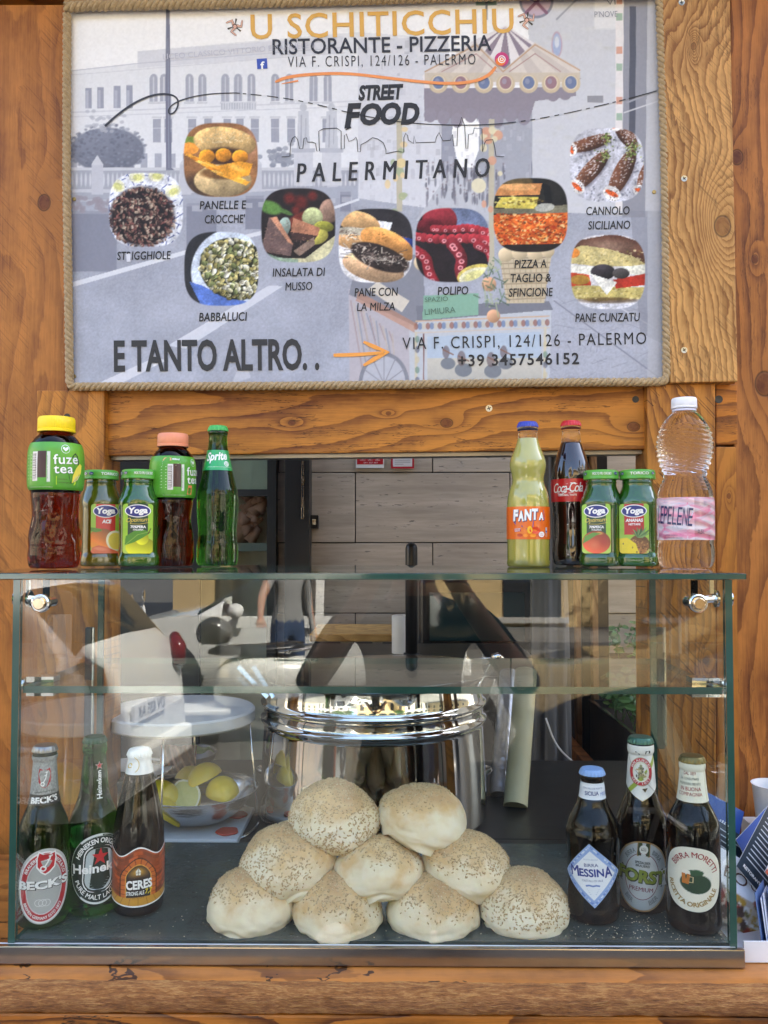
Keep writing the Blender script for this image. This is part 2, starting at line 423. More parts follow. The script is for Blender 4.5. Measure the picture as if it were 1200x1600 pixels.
class Canvas:
    def __init__(s, x0, y0, x1, y1, k, col=(255, 255, 255)):
        s.x0, s.y0, s.k = x0, y0, k; s.w = int((x1 - x0) * k) + 1; s.h = int((y1 - y0) * k) + 1
        s.a = np.ones((s.h, s.w, 3)) * np.array(col) / 255.0
    def _win(s, xa, ya, xb, yb):
        i0 = max(0, int((xa - s.x0) * s.k) - 1); i1 = min(s.w, int((xb - s.x0) * s.k) + 2)
        j0 = max(0, int((ya - s.y0) * s.k) - 1); j1 = min(s.h, int((yb - s.y0) * s.k) + 2)
        if i1 <= i0 or j1 <= j0: return None
        X = s.x0 + np.arange(i0, i1) / s.k; Y = s.y0 + np.arange(j0, j1) / s.k
        return slice(j0, j1), slice(i0, i1), X[None, :], Y[:, None]
    def _put(s, w, m, col, al):
        a = s.a[w[0], w[1]]; m = (m * al)[..., None]; a[:] = a * (1 - m) + (np.array(col) / 255.0) * m
    def rect(s, xa, ya, xb, yb, col, al=1):
        w = s._win(xa, ya, xb, yb)
        if w: s._put(w, ((w[2] >= xa) & (w[2] <= xb) & (w[3] >= ya) & (w[3] <= yb)).astype(float), col, al)
    def ell(s, cx, cy, rx, ry, col, al=1, rot=0, soft=0.0, shade=None):
        m_ = max(rx, ry); w = s._win(cx - m_, cy - m_, cx + m_, cy + m_)
        if not w: return
        c, n = math.cos(rot), math.sin(rot); dx = w[2] - cx; dy = w[3] - cy
        u = (dx * c + dy * n) / rx; v = (-dx * n + dy * c) / ry; d = np.sqrt(u * u + v * v)
        m = np.clip((1 - d) / max(soft, 1.2 / (s.k * min(rx, ry))), 0, 1)
        if shade is None: s._put(w, m, col, al)
        else:
            f = np.clip(1 - shade * (u * .45 + v * .75 + .1), .25, 1.5)[..., None]
            a = s.a[w[0], w[1]]; mm = (m * al)[..., None]; a[:] = a * (1 - mm) + np.clip(np.array(col) / 255.0 * f, 0, 1) * mm
    def poly(s, pts, col, al=1):
        p = np.array(pts, float); w = s._win(p[:, 0].min(), p[:, 1].min(), p[:, 0].max(), p[:, 1].max())
        if not w: return
        X, Y = np.broadcast_arrays(w[2], w[3]); ins = np.zeros(X.shape, bool); n = len(p)
        for i in range(n):
            xi, yi = p[i]; xj, yj = p[i - 1]
            if yi == yj: continue
            ins ^= ((yi > Y) != (yj > Y)) & (X < (xj - xi) * (Y - yi) / (yj - yi) + xi)
        s._put(w, ins.astype(float), col, al)
    def line(s, pts, wd, col, al=1):
        for (xa, ya), (xb, yb) in zip(pts[:-1], pts[1:]):
            w = s._win(min(xa, xb) - wd, min(ya, yb) - wd, max(xa, xb) + wd, max(ya, yb) + wd)
            if not w: continue
            dx, dy = xb - xa, yb - ya; L = dx * dx + dy * dy or 1
            t = np.clip(((w[2] - xa) * dx + (w[3] - ya) * dy) / L, 0, 1)
            d = np.hypot(w[2] - xa - t * dx, w[3] - ya - t * dy)
            s._put(w, np.clip((wd / 2 - d) * s.k + .5, 0, 1), col, al)
    def grad(s, xa, ya, xb, yb, c0, c1, al=1):
        w = s._win(xa, ya, xb, yb)
        if not w: return
        t = np.clip((w[3] - ya) / (yb - ya), 0, 1) + 0 * w[2]; a = s.a[w[0], w[1]]
        c = (np.array(c0) * (1 - t[..., None]) + np.array(c1) * t[..., None]) / 255.0
        m = (((w[2] >= xa) & (w[2] <= xb) & (w[3] >= ya) & (w[3] <= yb)) * al)[..., None]
        a[:] = a * (1 - m) + c * m
    def mottle(s, amt, cell, seed=1, oct=4):
        n = vnoise(s.h, s.w, cell * s.k, oct, seed) - .5; s.a = np.clip(s.a * (1 + amt * 2 * n[..., None]), 0, 1)
    def sample(s, X, Y):
        """smooth colours at places, as linear light"""
        fx = np.clip((X - s.x0) * s.k, 0, s.w - 1.001); fy = np.clip((Y - s.y0) * s.k, 0, s.h - 1.001)
        i = fx.astype(int); j = fy.astype(int); u = (fx - i)[..., None]; v = (fy - j)[..., None]; a = s.a
        c = (a[j, i] * (1 - u) + a[j, i + 1] * u) * (1 - v) + (a[j + 1, i] * (1 - u) + a[j + 1, i + 1] * u) * v
        return s2l(c)
def grid_faces(nu, nv):
    j, i = np.meshgrid(np.arange(nv - 1), np.arange(nu - 1), indexing='ij'); a = (j * nu + i).ravel()
    return np.column_stack([a, a + 1, a + nu + 1, a + nu])
def circ(n, r=1.0, a0=0.0): return [(r * math.cos(a0 + 2 * math.pi * k / n), r * math.sin(a0 + 2 * math.pi * k / n)) for k in range(n)]
# ================================================================== the street and buildings round the kiosk
def struct(o): return tag(o, kind='structure')
g = G('asphalt'); v = g.coords(); n = g.noise(v, 90, 4); n2 = g.noise(v, .8, 4); n3 = g.noise(v, 700, 2)
cc = g.mixc(n, (.05, .047, .042), (.10, .093, .082)); cc = g.mixc(g.math('MULTIPLY', n2, .6), cc, (.13, .12, .10))
g.bsdf(cc, .85, 0, g.bump(n3, .5, .004)); M_asph = g.m
struct(mesh('road', [(-300, -300, GZ), (300, -300, GZ), (300, 300, GZ), (-300, 300, GZ)], [(0, 1, 2, 3)], M_asph))
g = G('stone_paving'); v = g.coords(); n = g.noise(v, 30, 5); n2 = g.noise(v, 2, 4)
bk = g.n('TexBrick', Vector=v, Scale=1.0, Color1=(.15, .14, .125, 1), Color2=(.11, .10, .09, 1), Mortar=(.1, .09, .08, 1), Mortar__Size=.006); bk.inputs['Brick Width'].default_value = .6; bk.inputs['Row Height'].default_value = .3
cc = g.mixc(g.math('MULTIPLY', n, .5), bk.outputs[0], (.09, .085, .075)); g.bsdf(cc, .7, 0, g.bump(n, .3, .004)); M_pave = g.m
MB().box((-80, -1.6, GZ + .001), (80, 3.3, GZ + .12)).obj('pavement', M_pave); struct(bpy.data.objects['pavement'])
MB().box((-80, -14, GZ + .001), (80, -11.6, GZ + .12)).obj('far_pavement', M_pave); struct(bpy.data.objects['far_pavement'])

# ---- travertine wall behind the kiosk, tile by tile
g = G('travertine'); v = g.coords((1, 1, 1), rnd=True)
s1 = g.noise(g.coords((2.0, 2, 22), rnd=True), 1, 5, .62); s2 = g.noise(g.coords((9, 9, 90), rnd=True), 1, 4, .65)
pit = g.noise(g.coords((26, 26, 130), rnd=True), 1, 3, .6)
c = g.mixc(g.ramp(s1, [(.30, 0), (.70, 1)]), (.36, .29, .215), (.60, .50, .385)); c = g.mixc(g.math('MULTIPLY', g.ramp(s2, [(.4, 0), (.7, 1)]), .35), c, (.30, .24, .18))
pm = g.ramp(g.math('MULTIPLY', pit, g.math('MULTIPLY_ADD', s1, .6, .7)), [(0, 0), (.655, 0), (.72, 1), (1, 1)])
c = g.mixc(g.math('MULTIPLY', pm, .6), c, (.07, .06, .05))
g.bsdf(c, .5, 0, g.bump(g.math('MULTIPLY', pm, -1), .6, .003)); M_trav = g.m
M_joint = simple('mortar_joint', (.06, .055, .05), .9)
YT = 3.0
o0 = P(555, 848, YT); tw = 242 * YT / F; th = 110 * YT / F
wall = thing('stone_wall', 'grey travertine clad wall seen through the kiosk opening behind the shelf', 'wall', (0, YT, GZ + .12))
x_lo, x_hi = P(431, 845, YT).x, 1.03
MB().box((x_lo, YT + .025, GZ + .121), (1.05, YT + .3, 9.0)).obj('backing', M_joint, wall, world=True)
tile_me = None
for r_ in range(-6, 12):
    z0 = o0.z + r_ * th
    for k in range(-4, 5):
        x0 = o0.x + (k + (.5 if r_ % 2 == 1 else 0)) * tw
        a, b = max(x0, x_lo), min(x0 + tw, x_hi)
        if b - a < .03 or z0 < GZ + .13: continue
        full = (b - a) > tw - .001
        if full and tile_me:
            t = bpy.data.objects.new('tile', tile_me); COL.objects.link(t); t.parent = wall
            t.location = ((a + b) / 2, 0.0145, z0 + th / 2 - (GZ + .12))
        else:
            t = MB().box((a + .002, YT + random.uniform(0, .001), z0 + .002), (b - .002, YT + .024, z0 + th - .002)).obj('tile', M_trav, wall, world=True, center=True)
            bevel(t, .0012, 1)
            if full: tile_me = t.data
o = None
# unseen upper storeys, height chosen to shade the kiosk front, and the building to the left with its shop window and black door frame
M_stucco = simple('pale_stucco', (.46, .40, .31), .9, 0, 3, .15, .3, 60)
M_black = simple('black_metal', (.012, .012, .013), .35, 0, 12, .3)
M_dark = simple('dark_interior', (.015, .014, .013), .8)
M_steel = simple('steel', (.62, .62, .6), .22, 1, 60, .1)
M_white = simple('white_paint', (.75, .74, .71), .45)
bl = thing('shop_building', 'tall pale building whose dark shop window and black door frame show behind the left bottles', 'building', (-3, YT + .35, GZ + .12))
MB().box((-9, YT + .35, 3.05), (9, YT + 8, 15.5)).obj('shading_upper_wall', M_stucco, bl, world=True)
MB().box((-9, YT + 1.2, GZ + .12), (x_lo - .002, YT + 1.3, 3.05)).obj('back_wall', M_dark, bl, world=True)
MB().box((-9, YT + .1, GZ + .12), (-3.4, YT + 1.2, 3.05)).obj('wall', M_stucco, bl, world=True)
# the window: frame bars, glass, a pale blind and shelf inside
def vbar(pa, pb, Y, th_, m, parent, name, y0=560, y1=1500):
    a = P(pa, 845, Y).x; b = P(pb, 845, Y).x
    return MB().box((a, Y, GZ + .13), (b, Y + th_, 2.6)).obj(name, m, parent, world=True, center=True)
win = MB()
a = P(300, 845, 2.98).x; b = P(419, 845, 2.98).x
M_paneg = glass_sheet('shop_glass', (.96, .985, .97))
fr = MB(); x1 = P(431, 845, 2.95).x
fr.box((b, 2.95, GZ + .13), (x1, 3.02, 2.6)); fr.box((-3.4, 2.95, GZ + .13), (-3.3, 3.02, 2.6)); z = P(400, 740, 2.95).z
fr.box((-3.3, 2.952, P(0, 770, 2.95).z - .012), (b, 3.015, P(0, 770, 2.95).z + .012))
fr.box((-3.3, 2.951, 2.5), (b, 3.018, 2.6)); fr.box((-3.3, 2.951, GZ + .13), (b, 3.018, GZ + .3))
wf = fr.obj('window_frame', M_black, bl, world=True)
MB().box((-3.3, 2.98, GZ + .3), (b, 2.988, 2.5)).obj('pane', M_paneg, bl, world=True)
bx0 = P(240, 845, 3.6).x; bx1 = P(470, 845, 3.6).x
MB().box((bx0, 3.02, P(0, 768, 3.02).z), (b, 3.03, 2.5)).obj('blind', simple('grey_green_blind', (.42, .46, .33), .8), bl, world=True)
MB().box((bx0, 3.14, 0.2), (b, 3.15, 2.5)).obj('panel', simple('beige_panel', (.66, .62, .50), .8), bl, world=True)
zz = P(0, 848, 3.4).z
MB().box((bx0, 3.032, zz - .03), (b, 3.138, zz)).obj('sill', simple('grey_green', (.2, .24, .2), .6), bl, world=True)
MB().box((P(60, 845, 2.9).x, 2.9, GZ + .13), (P(312, 845, 2.9).x, 2.93, 2.6)).obj('black_panel', M_dark, bl, world=True)
dp = MB(); cx = P(396, 812, 3.08)
for k in range(26):
    t = k / 25; rr = .028 * (1 - .5 * t) * (1 + .3 * math.sin(k * 1.7))
    dp.tube([(cx.x + .03 * math.sin(k * 2.1) - .05 + .07 * t, 3.085 + .02 * math.cos(k), zz + .01 + .17 * t * .98), (cx.x + .05 * math.sin(k * 1.3) - .03 + .05 * t, 3.085, zz + .05 + .17 * t)], [rr, rr * .4], 7)
dro = dp.obj('dried_flowers', simple('pale_pink_dried', (.62, .36, .27), .9), None, smooth=True)
tag(dro, 'pinkish dried bouquet standing on the sill inside the shop window', 'bouquet')
# black open door leaf with hinge strip, and lock box
dr = thing('door_post', 'black metal door post with a pale slotted strip between window and stone wall', 'door', (P(464, 845, 2.94).x, 2.94, GZ + .12))
a = P(446, 845, 2.92).x; b = P(484, 845, 2.92).x
MB().box((a, 2.90, GZ + .121), (b, 2.985, 2.7)).obj('post', M_black, dr, world=True)
s_ = MB(); a = P(471, 720, 2.895); b = P(475, 811, 2.895)
s_.box((a.x, 2.893, b.z), (b.x, 2.8995, a.z)); s_.obj('strip', M_steel, dr, world=True)
for k in range(3):
    z_ = a.z + (b.z - a.z) * (.12 + .36 * k); MB().box((a.x + .003, 2.8915, z_ - .03), (b.x - .003, 2.8928, z_ + .01)).obj('slot', M_black, dr, world=True)
lk = MB(); a = P(485.5, 805, 2.96); b = P(497, 826, 2.96); lk.box((a.x, 2.955, b.z), (b.x, 2.999, a.z))
lk.box((a.x + .007, 2.952, b.z + .014), (b.x - .007, 2.9545, a.z - .014), 1)
tag(lk.obj('lock_box', [M_black, M_steel]), 'small black lock box fixed on the stone wall beside the black post', 'lock box')
# signs on the stone wall
def sign_on_wall(name, pa, ya, pb, yb, draw, label):
    A = P(pa, ya, 2.99); B = P(pb, yb, 2.99); r_ = thing(name, label, 'sign', ((A.x + B.x) / 2, 2.99, B.z))
    MB().box((A.x, 2.992, B.z), (B.x, 2.9975, A.z)).obj('plate', M_white, r_, world=True)
    ink = Ink(lambda x, y, l: (A.x + (B.x - A.x) * x, 2.9915 - .0004 * l, B.z + (A.z - B.z) * y)); draw(ink)
    ink.obj('print', r_, world=True)
def d1(k):
    k.poly([(.04, .22), (.97, .22), (.97, .97), (.04, .97)], (176, 24, 38))
    for c in (.24, .5, .77):
        k.ell(c, .66, .07, .13, (230, 200, 200), 1, 12); k.ell(c, .66, .05, .09, (176, 24, 38), 2, 12)
    k.text('VIDEO', .14, .45, .34, .45, .07, (235, 220, 220), ydown=False, lift=1)
    k.text('24H', .42, .45, .58, .45, .07, (235, 220, 220), ydown=False, lift=1); k.text('AREA', .68, .45, .86, .45, .07, (235, 220, 220), ydown=False, lift=1)
    k.text('091 327 457', .28, .28, .78, .28, .09, (240, 230, 230), ydown=False, lift=1)
def d2(k):
    k.poly([(0, 0), (1, 0), (1, 1), (0, 1)], (180, 30, 48)); k.poly([(.08, .12), (.92, .12), (.92, .62), (.08, .62)], (216, 212, 208), 1)
    k.poly([(.08, .74), (.92, .74), (.92, .86), (.08, .86)], (220, 180, 180), 1)
    for q in (.5, .38, .26): k.line([(.16, q), (.84 - .3 * (q < .3), q)], .03, (150, 140, 140), 2)
sign_on_wall('video_sign', 556, 706, 600, 731, d1, 'red sign with small white pictograms on the stone wall under the beam')
sign_on_wall('notice_sign', 611, 706, 647, 732, d2, 'white notice with a red border on the stone wall')

# pale stone plinth building at the right of the opening
M_ls = simple('pale_limestone', (.42, .39, .35), .8, 0, 14, .3, .5, 60)
M_gr = simple('grey_granite', (.30, .31, .32), .6, 0, 120, .35, .3, 200)
st = thing('stone_house', 'pale stone house front with a grey granite plinth at the right of the opening', 'building', (2.2, 3.9, GZ + .12))
zl = P(990, 975, 3.9).z
for r_ in range(7):
    for k in range(4):
        x0 = 1.056 + .5 * k + (.24 if r_ % 2 else 0); z0 = zl + .06 + r_ * .36
        MB().box((x0 + .003, 3.9, z0 + .003), (x0 + .497, 3.96, z0 + .357)).obj('block', M_ls, st, world=True, center=True)
MB().box((1.055, 3.93, zl + .05), (3.4, 4.6, 9)).obj('wall', M_ls, st, world=True)
MB().box((1.055, 3.86, zl), (3.4, 3.94, zl + .05)).obj('ledge', M_gr, st, world=True)
MB().box((1.056, 3.88, GZ + .121), (3.4, 3.96, zl)).obj('plinth', M_gr, st, world=True)

# ---- opposite side of the street (behind the camera; it lights and mirrors in everything shiny)
def facade(name, x0, x1, y, h, col, label, nwin, rows, door=True, facing=1):
    b = thing(name, label, 'building', ((x0 + x1) / 2, y, GZ + .1))
    m = simple(name + '_plaster', col, .9, 0, 2, .18, .2, 30)
    MB().box((x0, y - 4 * facing, GZ + .1) if facing > 0 else (x0, y, GZ + .1), (x1, y, h) if facing > 0 else (x1, y + 4, h)).obj('wall', m, b, world=True)
    wm = simple('window_dark', (.03, .035, .04), .1); sh = simple('green_shutter', (.05, .09, .06), .6)
    st_ = simple('stone_trim', (.5, .47, .42), .8); pitch = (x1 - x0) / nwin
    proto = None
    for r_ in range(rows):
        for k in range(nwin):
            cx = x0 + pitch * (k + .5); z0 = GZ + .3 + r_ * 3.6 + (.9 if r_ else 0); hh = 2.0 if r_ else 2.6
            w = MB(); w.box((cx - .55, y, z0), (cx + .55, y + .02 * facing, z0 + hh)); wo_ = w.obj('window', wm if r_ or k % 3 else M_dark, b, world=True)
            MB().box((cx - .68, y, z0 + hh), (cx + .68, y + .09 * facing, z0 + hh + .14)).obj('lintel', st_, wo_); MB().box((cx - .68, y, z0 - .1), (cx + .68, y + .12 * facing, z0)).obj('sill', st_, wo_)
            if r_: 
                for sa in (-1.05, .56): MB().box((cx + sa, y, z0), (cx + sa + .49, y + .06 * facing, z0 + hh)).obj('shutter', sh, b, world=True)
    for q in b.children:
        for c_ in q.children: c_.location = Vector(c_.location) - b.location
    MB().box((x0 - .1, y, h - .25), (x1 + .1, y + .35 * facing, h + .05)).obj('cornice', st_, b, world=True)
    return b
facade('yellow_house', -4.2, 9.5, -14, 8.6, (.66, .47, .22), 'yellow plastered house across the street mirrored in the steel pot', 5, 2)
facade('cream_house', 9.8, 24, -14, 10.5, (.66, .60, .48), 'cream house across the street to the left of the yellow one', 4, 3)
facade('grey_house', -26, -9, -16, 7.5, (.42, .40, .37), 'grey house across the street behind the trees', 5, 2)
for nm, x0, x1, lab in (('stucco_block', -42, -30, 'pale block of flats closing the street at its left end'), ('ochre_block', 27, 40, 'ochre block of flats closing the street at its right end')):
    b = thing(nm, lab, 'building', ((x0 + x1) / 2, -6, GZ)); m = simple(nm + '_plaster', (.5, .42, .3) if x0 < 0 else (.55, .4, .2), .9, 0, 2, .18)
    MB().box((x0, -26, GZ + .001), (x1, 14, 12)).obj('wall', m, b, world=True); xf = x1 if x0 < 0 else x0; d = .03 if x0 < 0 else -.03
    for r_ in range(3):
        for k in range(9): MB().box((min(xf, xf + d), -24 + k * 4, 1 + r_ * 3.6), (max(xf, xf + d), -22.8 + k * 4, 3 + r_ * 3.6)).obj('window', simple('window_dark', (.03, .035, .04), .1), b, world=True)
# ================================================================== the kiosk
kio = thing('wooden_kiosk', 'stained wooden street food kiosk with a counter and a serving opening', 'kiosk', (0, 1.30, GZ + .12))
LT, DK = (0.437, 0.149, 0.0174), (.10, .024, .005)
def board(name, quad, off, thick, mat, w=.002, label=None):
    """a board whose front face has the given photo corners, off metres in front of the wall plane"""
    f = [W(px, py, off) for px, py in quad]; b = [p - WN * thick for p in f]
    mb = MB(); mb.add(f + b, [(0, 1, 2, 3), (7, 6, 5, 4), (0, 4, 5, 1), (1, 5, 6, 2), (2, 6, 7, 3), (3, 7, 4, 0)])
    o = mb.obj(name, mat, kio, world=True, center=True); bevel(o, w, 2)
    bm = bmesh.new(); bm.from_mesh(o.data); bmesh.ops.recalc_face_normals(bm, faces=bm.faces); bm.to_mesh(o.data); bm.free()
    if label: o['label'] = label
    return o
M_screw = simple('zinc_screw', (.55, .52, .42), .35, 1)
M_screwd = simple('dark_screw', (.03, .025, .02), .5)
def screw(b, px, py, off, r=.0042, m=None, cross=True):
    c = W(px, py, off); mb = MB(); n = 16; ax = Vector((1, 0, 0)) - WN * WN.x; ax.normalize(); up = Vector((0, 0, 1))
    rim = [c + ax * r * math.cos(2 * math.pi * k / n) + up * r * math.sin(2 * math.pi * k / n) for k in range(n)]
    mb.add([p - WN * .002 for p in rim] + [p * 1 + WN * .0008 for p in rim] + [c + WN * .0002], [(k, (k + 1) % n, n + (k + 1) % n, n + k) for k in range(n)] + [(n + k, n + (k + 1) % n, 2 * n) for k in range(n)])
    if cross:
        a_ = random.random()
        for q in (0, 1):
            d = ax * math.cos(a_ + q * math.pi / 2) + up * math.sin(a_ + q * math.pi / 2); e = d.cross(WN)
            s_ = c + WN * (.0009 + q * .0001); mb.add([s_ + d * r * .6 + e * r * .13, s_ - d * r * .6 + e * r * .13, s_ - d * r * .6 - e * r * .13, s_ + d * r * .6 - e * r * .13], [(0, 1, 2, 3)], None, 1)
    inv = b.matrix_basis.translation + kio.location
    o = mesh('screw', [Vector(p) - inv for p in mb.v], mb.f, [m or M_screw, M_screwd], b, fm=mb.m)
    return o
def kn(quad, off, px, py, rpx, axis='Z'):
    """knot place in the board's own space"""
    c = sum((W(*q, off) for q in quad), Vector()) / 4; p = W(px, py, off) - c; r = rpx * YW / F
    return (p.x, p.z, r) if axis == 'Z' else (p.z, p.x, r)
# left wide plank, from above the frame down behind the counter
q = [(-60, 7), (104, 7), (108, 1420), (-60, 1420)]
pl = board('plank', q, -.01, .045, wood('stained_plank_a', (0.388, 0.147, 0.0286), (.12, .028, .006), 'Z', 9, [kn(q, -.01, 69, 317, 10)], .35, 4, seed=1, contrast=.5, saw=.35), label='wide brown plank with one dark knot')
q = [(-260, 7), (-62, 7), (-62, 1420), (-260, 1420)]
board('plank', q, -.012, .045, wood('stained_plank_b', (0.387, 0.152, 0.0322), (.13, .03, .01), 'Z', 9, [], .35, 4, seed=2, contrast=.6))
# right side: yellow plank on top, red planks behind
q = [(1034, -60), (1140, -60), (1153, 596), (1048, 598)]
yel = board('plank', q, .028, .034, wood('yellow_plank', (0.504, 0.263, 0.0806), (.22, .085, .018), 'Z', 34, [kn(q, .028, 1129, 354, 12), kn(q, .028, 1084, 73, 4)], .5, 1.2, seed=11, contrast=1.25, saw=.45, crack=.5), label='lighter yellow plank with ridged grain and a ringed knot')
for sx, sy in ((1065, 4), (1069, 279), (1069, 547)): screw(yel, sx, sy, .028, .0046)
q = [(1141, -60), (1215, -60), (1228, 1420), (1154, 1420)]
red = board('plank', q, .0, .045, wood('red_plank', (0.369, 0.134, 0.0286), (.095, .020, .005), 'Z', 10, [kn(q, 0, 1150, 246, 9), kn(q, 0, 1193, 600, 14), kn(q, 0, 1178, 405, 5)], .4, 5, seed=21, contrast=.9, crack=.4), label='reddish plank with swirling grain')
q = [(1217, -60), (1400, -60), (1400, 1420), (1230, 1420)]
board('plank', q, .0, .045, wood('stained_plank_c', (0.387, 0.142, 0.0322), (.12, .03, .01), 'Z', 9, [], .35, 4, seed=31, contrast=.6))
q = [(1119, 600), (1152, 600), (1153, 694), (1119, 695)]
pb = board('block', q, .002, .04, wood('block_wood', LT, DK, 'X', 12, [], .4, 4, seed=41, crack=.5)); screw(pb, 1123, 624, .002, .006, M_screwd, False)
q = [(1119, 698), (1152, 698), (1158, 1420), (1121, 1420)]
board('plank', q, .0, .04, wood('stained_plank_d', (0.387, 0.147, 0.0226), (.16, .04, .008), 'Z', 12, [kn(q, 0, 1139, 775, 3)], .4, 4, seed=45, contrast=.8))
# beam over the opening
q = [(160, 607), (1018, 598), (1018, 702), (160, 712)]
bmx = board('beam', q, .0, .06, wood('beam_wood', (0.443, 0.167, 0.0226), (.12, .027, .005), 'X', 8,
      [kn(q, 0, 697, 660, 7, 'X'), kn(q, 0, 989, 666, 7, 'X'), kn(q, 0, 455, 660, 4, 'X'), kn(q, 0, 606, 645, 3, 'X')], .45, 6, seed=3, contrast=1.0, crack=.7))
screw(bmx, 764, 638, 0, .0052); screw(bmx, 993, 624, 0, .0052, M_screwd)
# lintel strip under the beam
M_alu = simple('dull_aluminium', (.30, .28, .26), .4, .8)
f = MB(); A = W(165, 713, -.012); B = W(1014, 703, -.012)
f.add([A, B, B + Vector((0, 0, -.006)), A + Vector((0, 0, -.006)), A + Vector((0, .03, 0)), B + Vector((0, .03, 0)), B + Vector((0, .03, -.006)), A + Vector((0, .03, -.006))], [(0, 3, 2, 1), (0, 1, 5, 4), (3, 7, 6, 2), (4, 5, 6, 7), (0, 4, 7, 3), (1, 2, 6, 5)])
f.obj('track', M_alu, kio, world=True)
# posts either side of the opening
q = [(57, 610), (163, 610), (164, 1430), (58, 1430)]
p1 = board('post', q, .016, .07, wood('post_wood_a', (0.424, 0.167, 0.0257), (.13, .034, .007), 'Z', 11, [kn(q, .016, 79, 983, 4), kn(q, .016, 66, 1175, 5)], .5, 5, seed=5, contrast=.9, saw=.4), label='left post of the opening'); screw(p1, 105, 651, .016, .005, M_screwd, False)
q = [(1011, 599), (1118, 599), (1120, 1430), (1013, 1430)]
p2 = board('post', q, .016, .07, wood('post_wood_b', (0.434, 0.172, 0.0274), (.13, .036, .007), 'Z', 13, [kn(q, .016, 1101, 1032, 4)], .5, 5, seed=8, contrast=1, saw=.85), label='right post of the opening, with slanting saw marks')
screw(p2, 1100, 780, .016, .0032, M_screwd, False)
# upper wall behind the poster, roof and far posts: a shallow kiosk with its back open
q = [(100, -60), (1040, -60), (1040, 612), (100, 612)]
board('panel', q, -.016, .02, simple('plywood', (.35, .22, .1), .7))
M_roof = simple('roof_sheet', (.20, .13, .08), .8)
MB().box((-1.3, .98, 2.52), (1.3, 2.35, 2.58)).obj('roof', M_roof, kio, world=True)
q = [(-260, -60), (-260, -350), (1400, -350), (1400, -60)]
board('header', [(-260, -360), (1400, -360), (1400, -62), (-260, 3)], -.012, .045, wood('header_wood', LT, DK, 'X', 9, [], .4, 5, seed=9, contrast=.8))
# counter: thick top with a rough live edge, boards below
ZC = P(600, 1540, .905).z
zc = ZC
g = G('counter_wood_dummy')
M_ct = wood('counter_top_wood', (0.387, 0.144, 0.0290), (.10, .028, .006), 'X', 10, [], .5, 7, seed=61, contrast=.9, crack=.9, rough=.38, coat=.4)
cv = []; cf = []; nx = 420; rows = [(1.27, 0, 0), (.96, 0, 0), (.93, -.0005, .001), (.917, -.002, .002), (.909, -.005, .0035), (.904, -.010, .004), (.9025, -.014, .003), (.9025, -.024, .003), (.905, -.030, .002), (.918, -.033, .001), (1.27, -.034, 0)]
for j, (yy, dz, amp) in enumerate(rows):
    for i in range(nx):
        x = -.85 + 1.7 * i / (nx - 1)
        nn = mnoise.noise(Vector((x * 22, j * .5, 3))) * 1.0 + mnoise.noise(Vector((x * 90, j * 1.3, 8))) * .8 + mnoise.noise(Vector((x * 8, j * .2, 5))) * .9
        cv.append((x, yy + nn * amp * .8, zc + dz + nn * amp * .25))
nj = len(rows)
for j in range(nj):
    for i in range(nx - 1):
        a = j * nx + i; b_ = ((j + 1) % nj) * nx + i; cf.append((a, a + 1, b_ + 1, b_))
cf += [tuple(j * nx for j in range(nj)), tuple(j * nx + nx - 1 for j in reversed(range(nj)))]
g2 = M_ct.copy(); g2.name = 'live_edge_wood'
ct = mesh('counter_top', cv, cf, M_ct, kio, smooth=True, world=True, center=True)
bm = bmesh.new(); bm.from_mesh(ct.data); bmesh.ops.recalc_face_normals(bm, faces=bm.faces); bm.to_mesh(ct.data); bm.free(); autosmooth(ct, 50)
# rough bark-brown edge strip
g = G('rough_edge'); v = g.coords((14, 60, 90)); n = g.noise(v, 3, 6, .7); n2 = g.noise(g.coords((40, 200, 260)), 3, 4, .7); n3 = g.noise(g.coords(), 9, 3)
c = g.ramp(g.math('ADD', g.math('MULTIPLY', n, .6), g.math('MULTIPLY', n2, .4)), [(.28, (.07, .024, .006)), (.40, (.20, .072, .016)), (.50, (.34, .13, .030)), (.60, (.52, .26, .08)), (.75, (.30, .11, .026))])
g.bsdf(c, .5, 0, g.bump(g.math('ADD', n, n2), .9, .004)); M_edge = g.m
fm = []
ct.data.materials.append(M_edge)
for p in ct.data.polygons:
    cc_ = p.center + Vector(ct.location)
    if cc_.y + kio.location.y < .9155: p.material_index = 1
# boards of the counter front
zf = zc - .036
xs = [-.85, -.60, -.21, .06, .39, .85]
for k in range(1):
    q0 = -.85
    M_f = wood('front_board_wood', (0.387, 0.137, 0.0194), (.07, .015, .004), 'X', 12, [(-.05, -.19 + .0, .014), (-.055, .49, .022)], .6, 9, seed=71, contrast=1.4, crack=1.0, rough=.36, coat=.45)
    o = MB().box((-.85, .9135, zf - .16), (.85, .95, zf)).obj('front_board', M_f, kio, world=True, center=True); bevel(o, .003, 2)
for k in range(5):
    o = MB().box((-.85, .915, zf - .163 - .18 * (k + 1) + .003), (.85, .95, zf - .163 - .18 * k)).obj('front_board', M_f, kio, world=True, center=True); bevel(o, .003, 2)
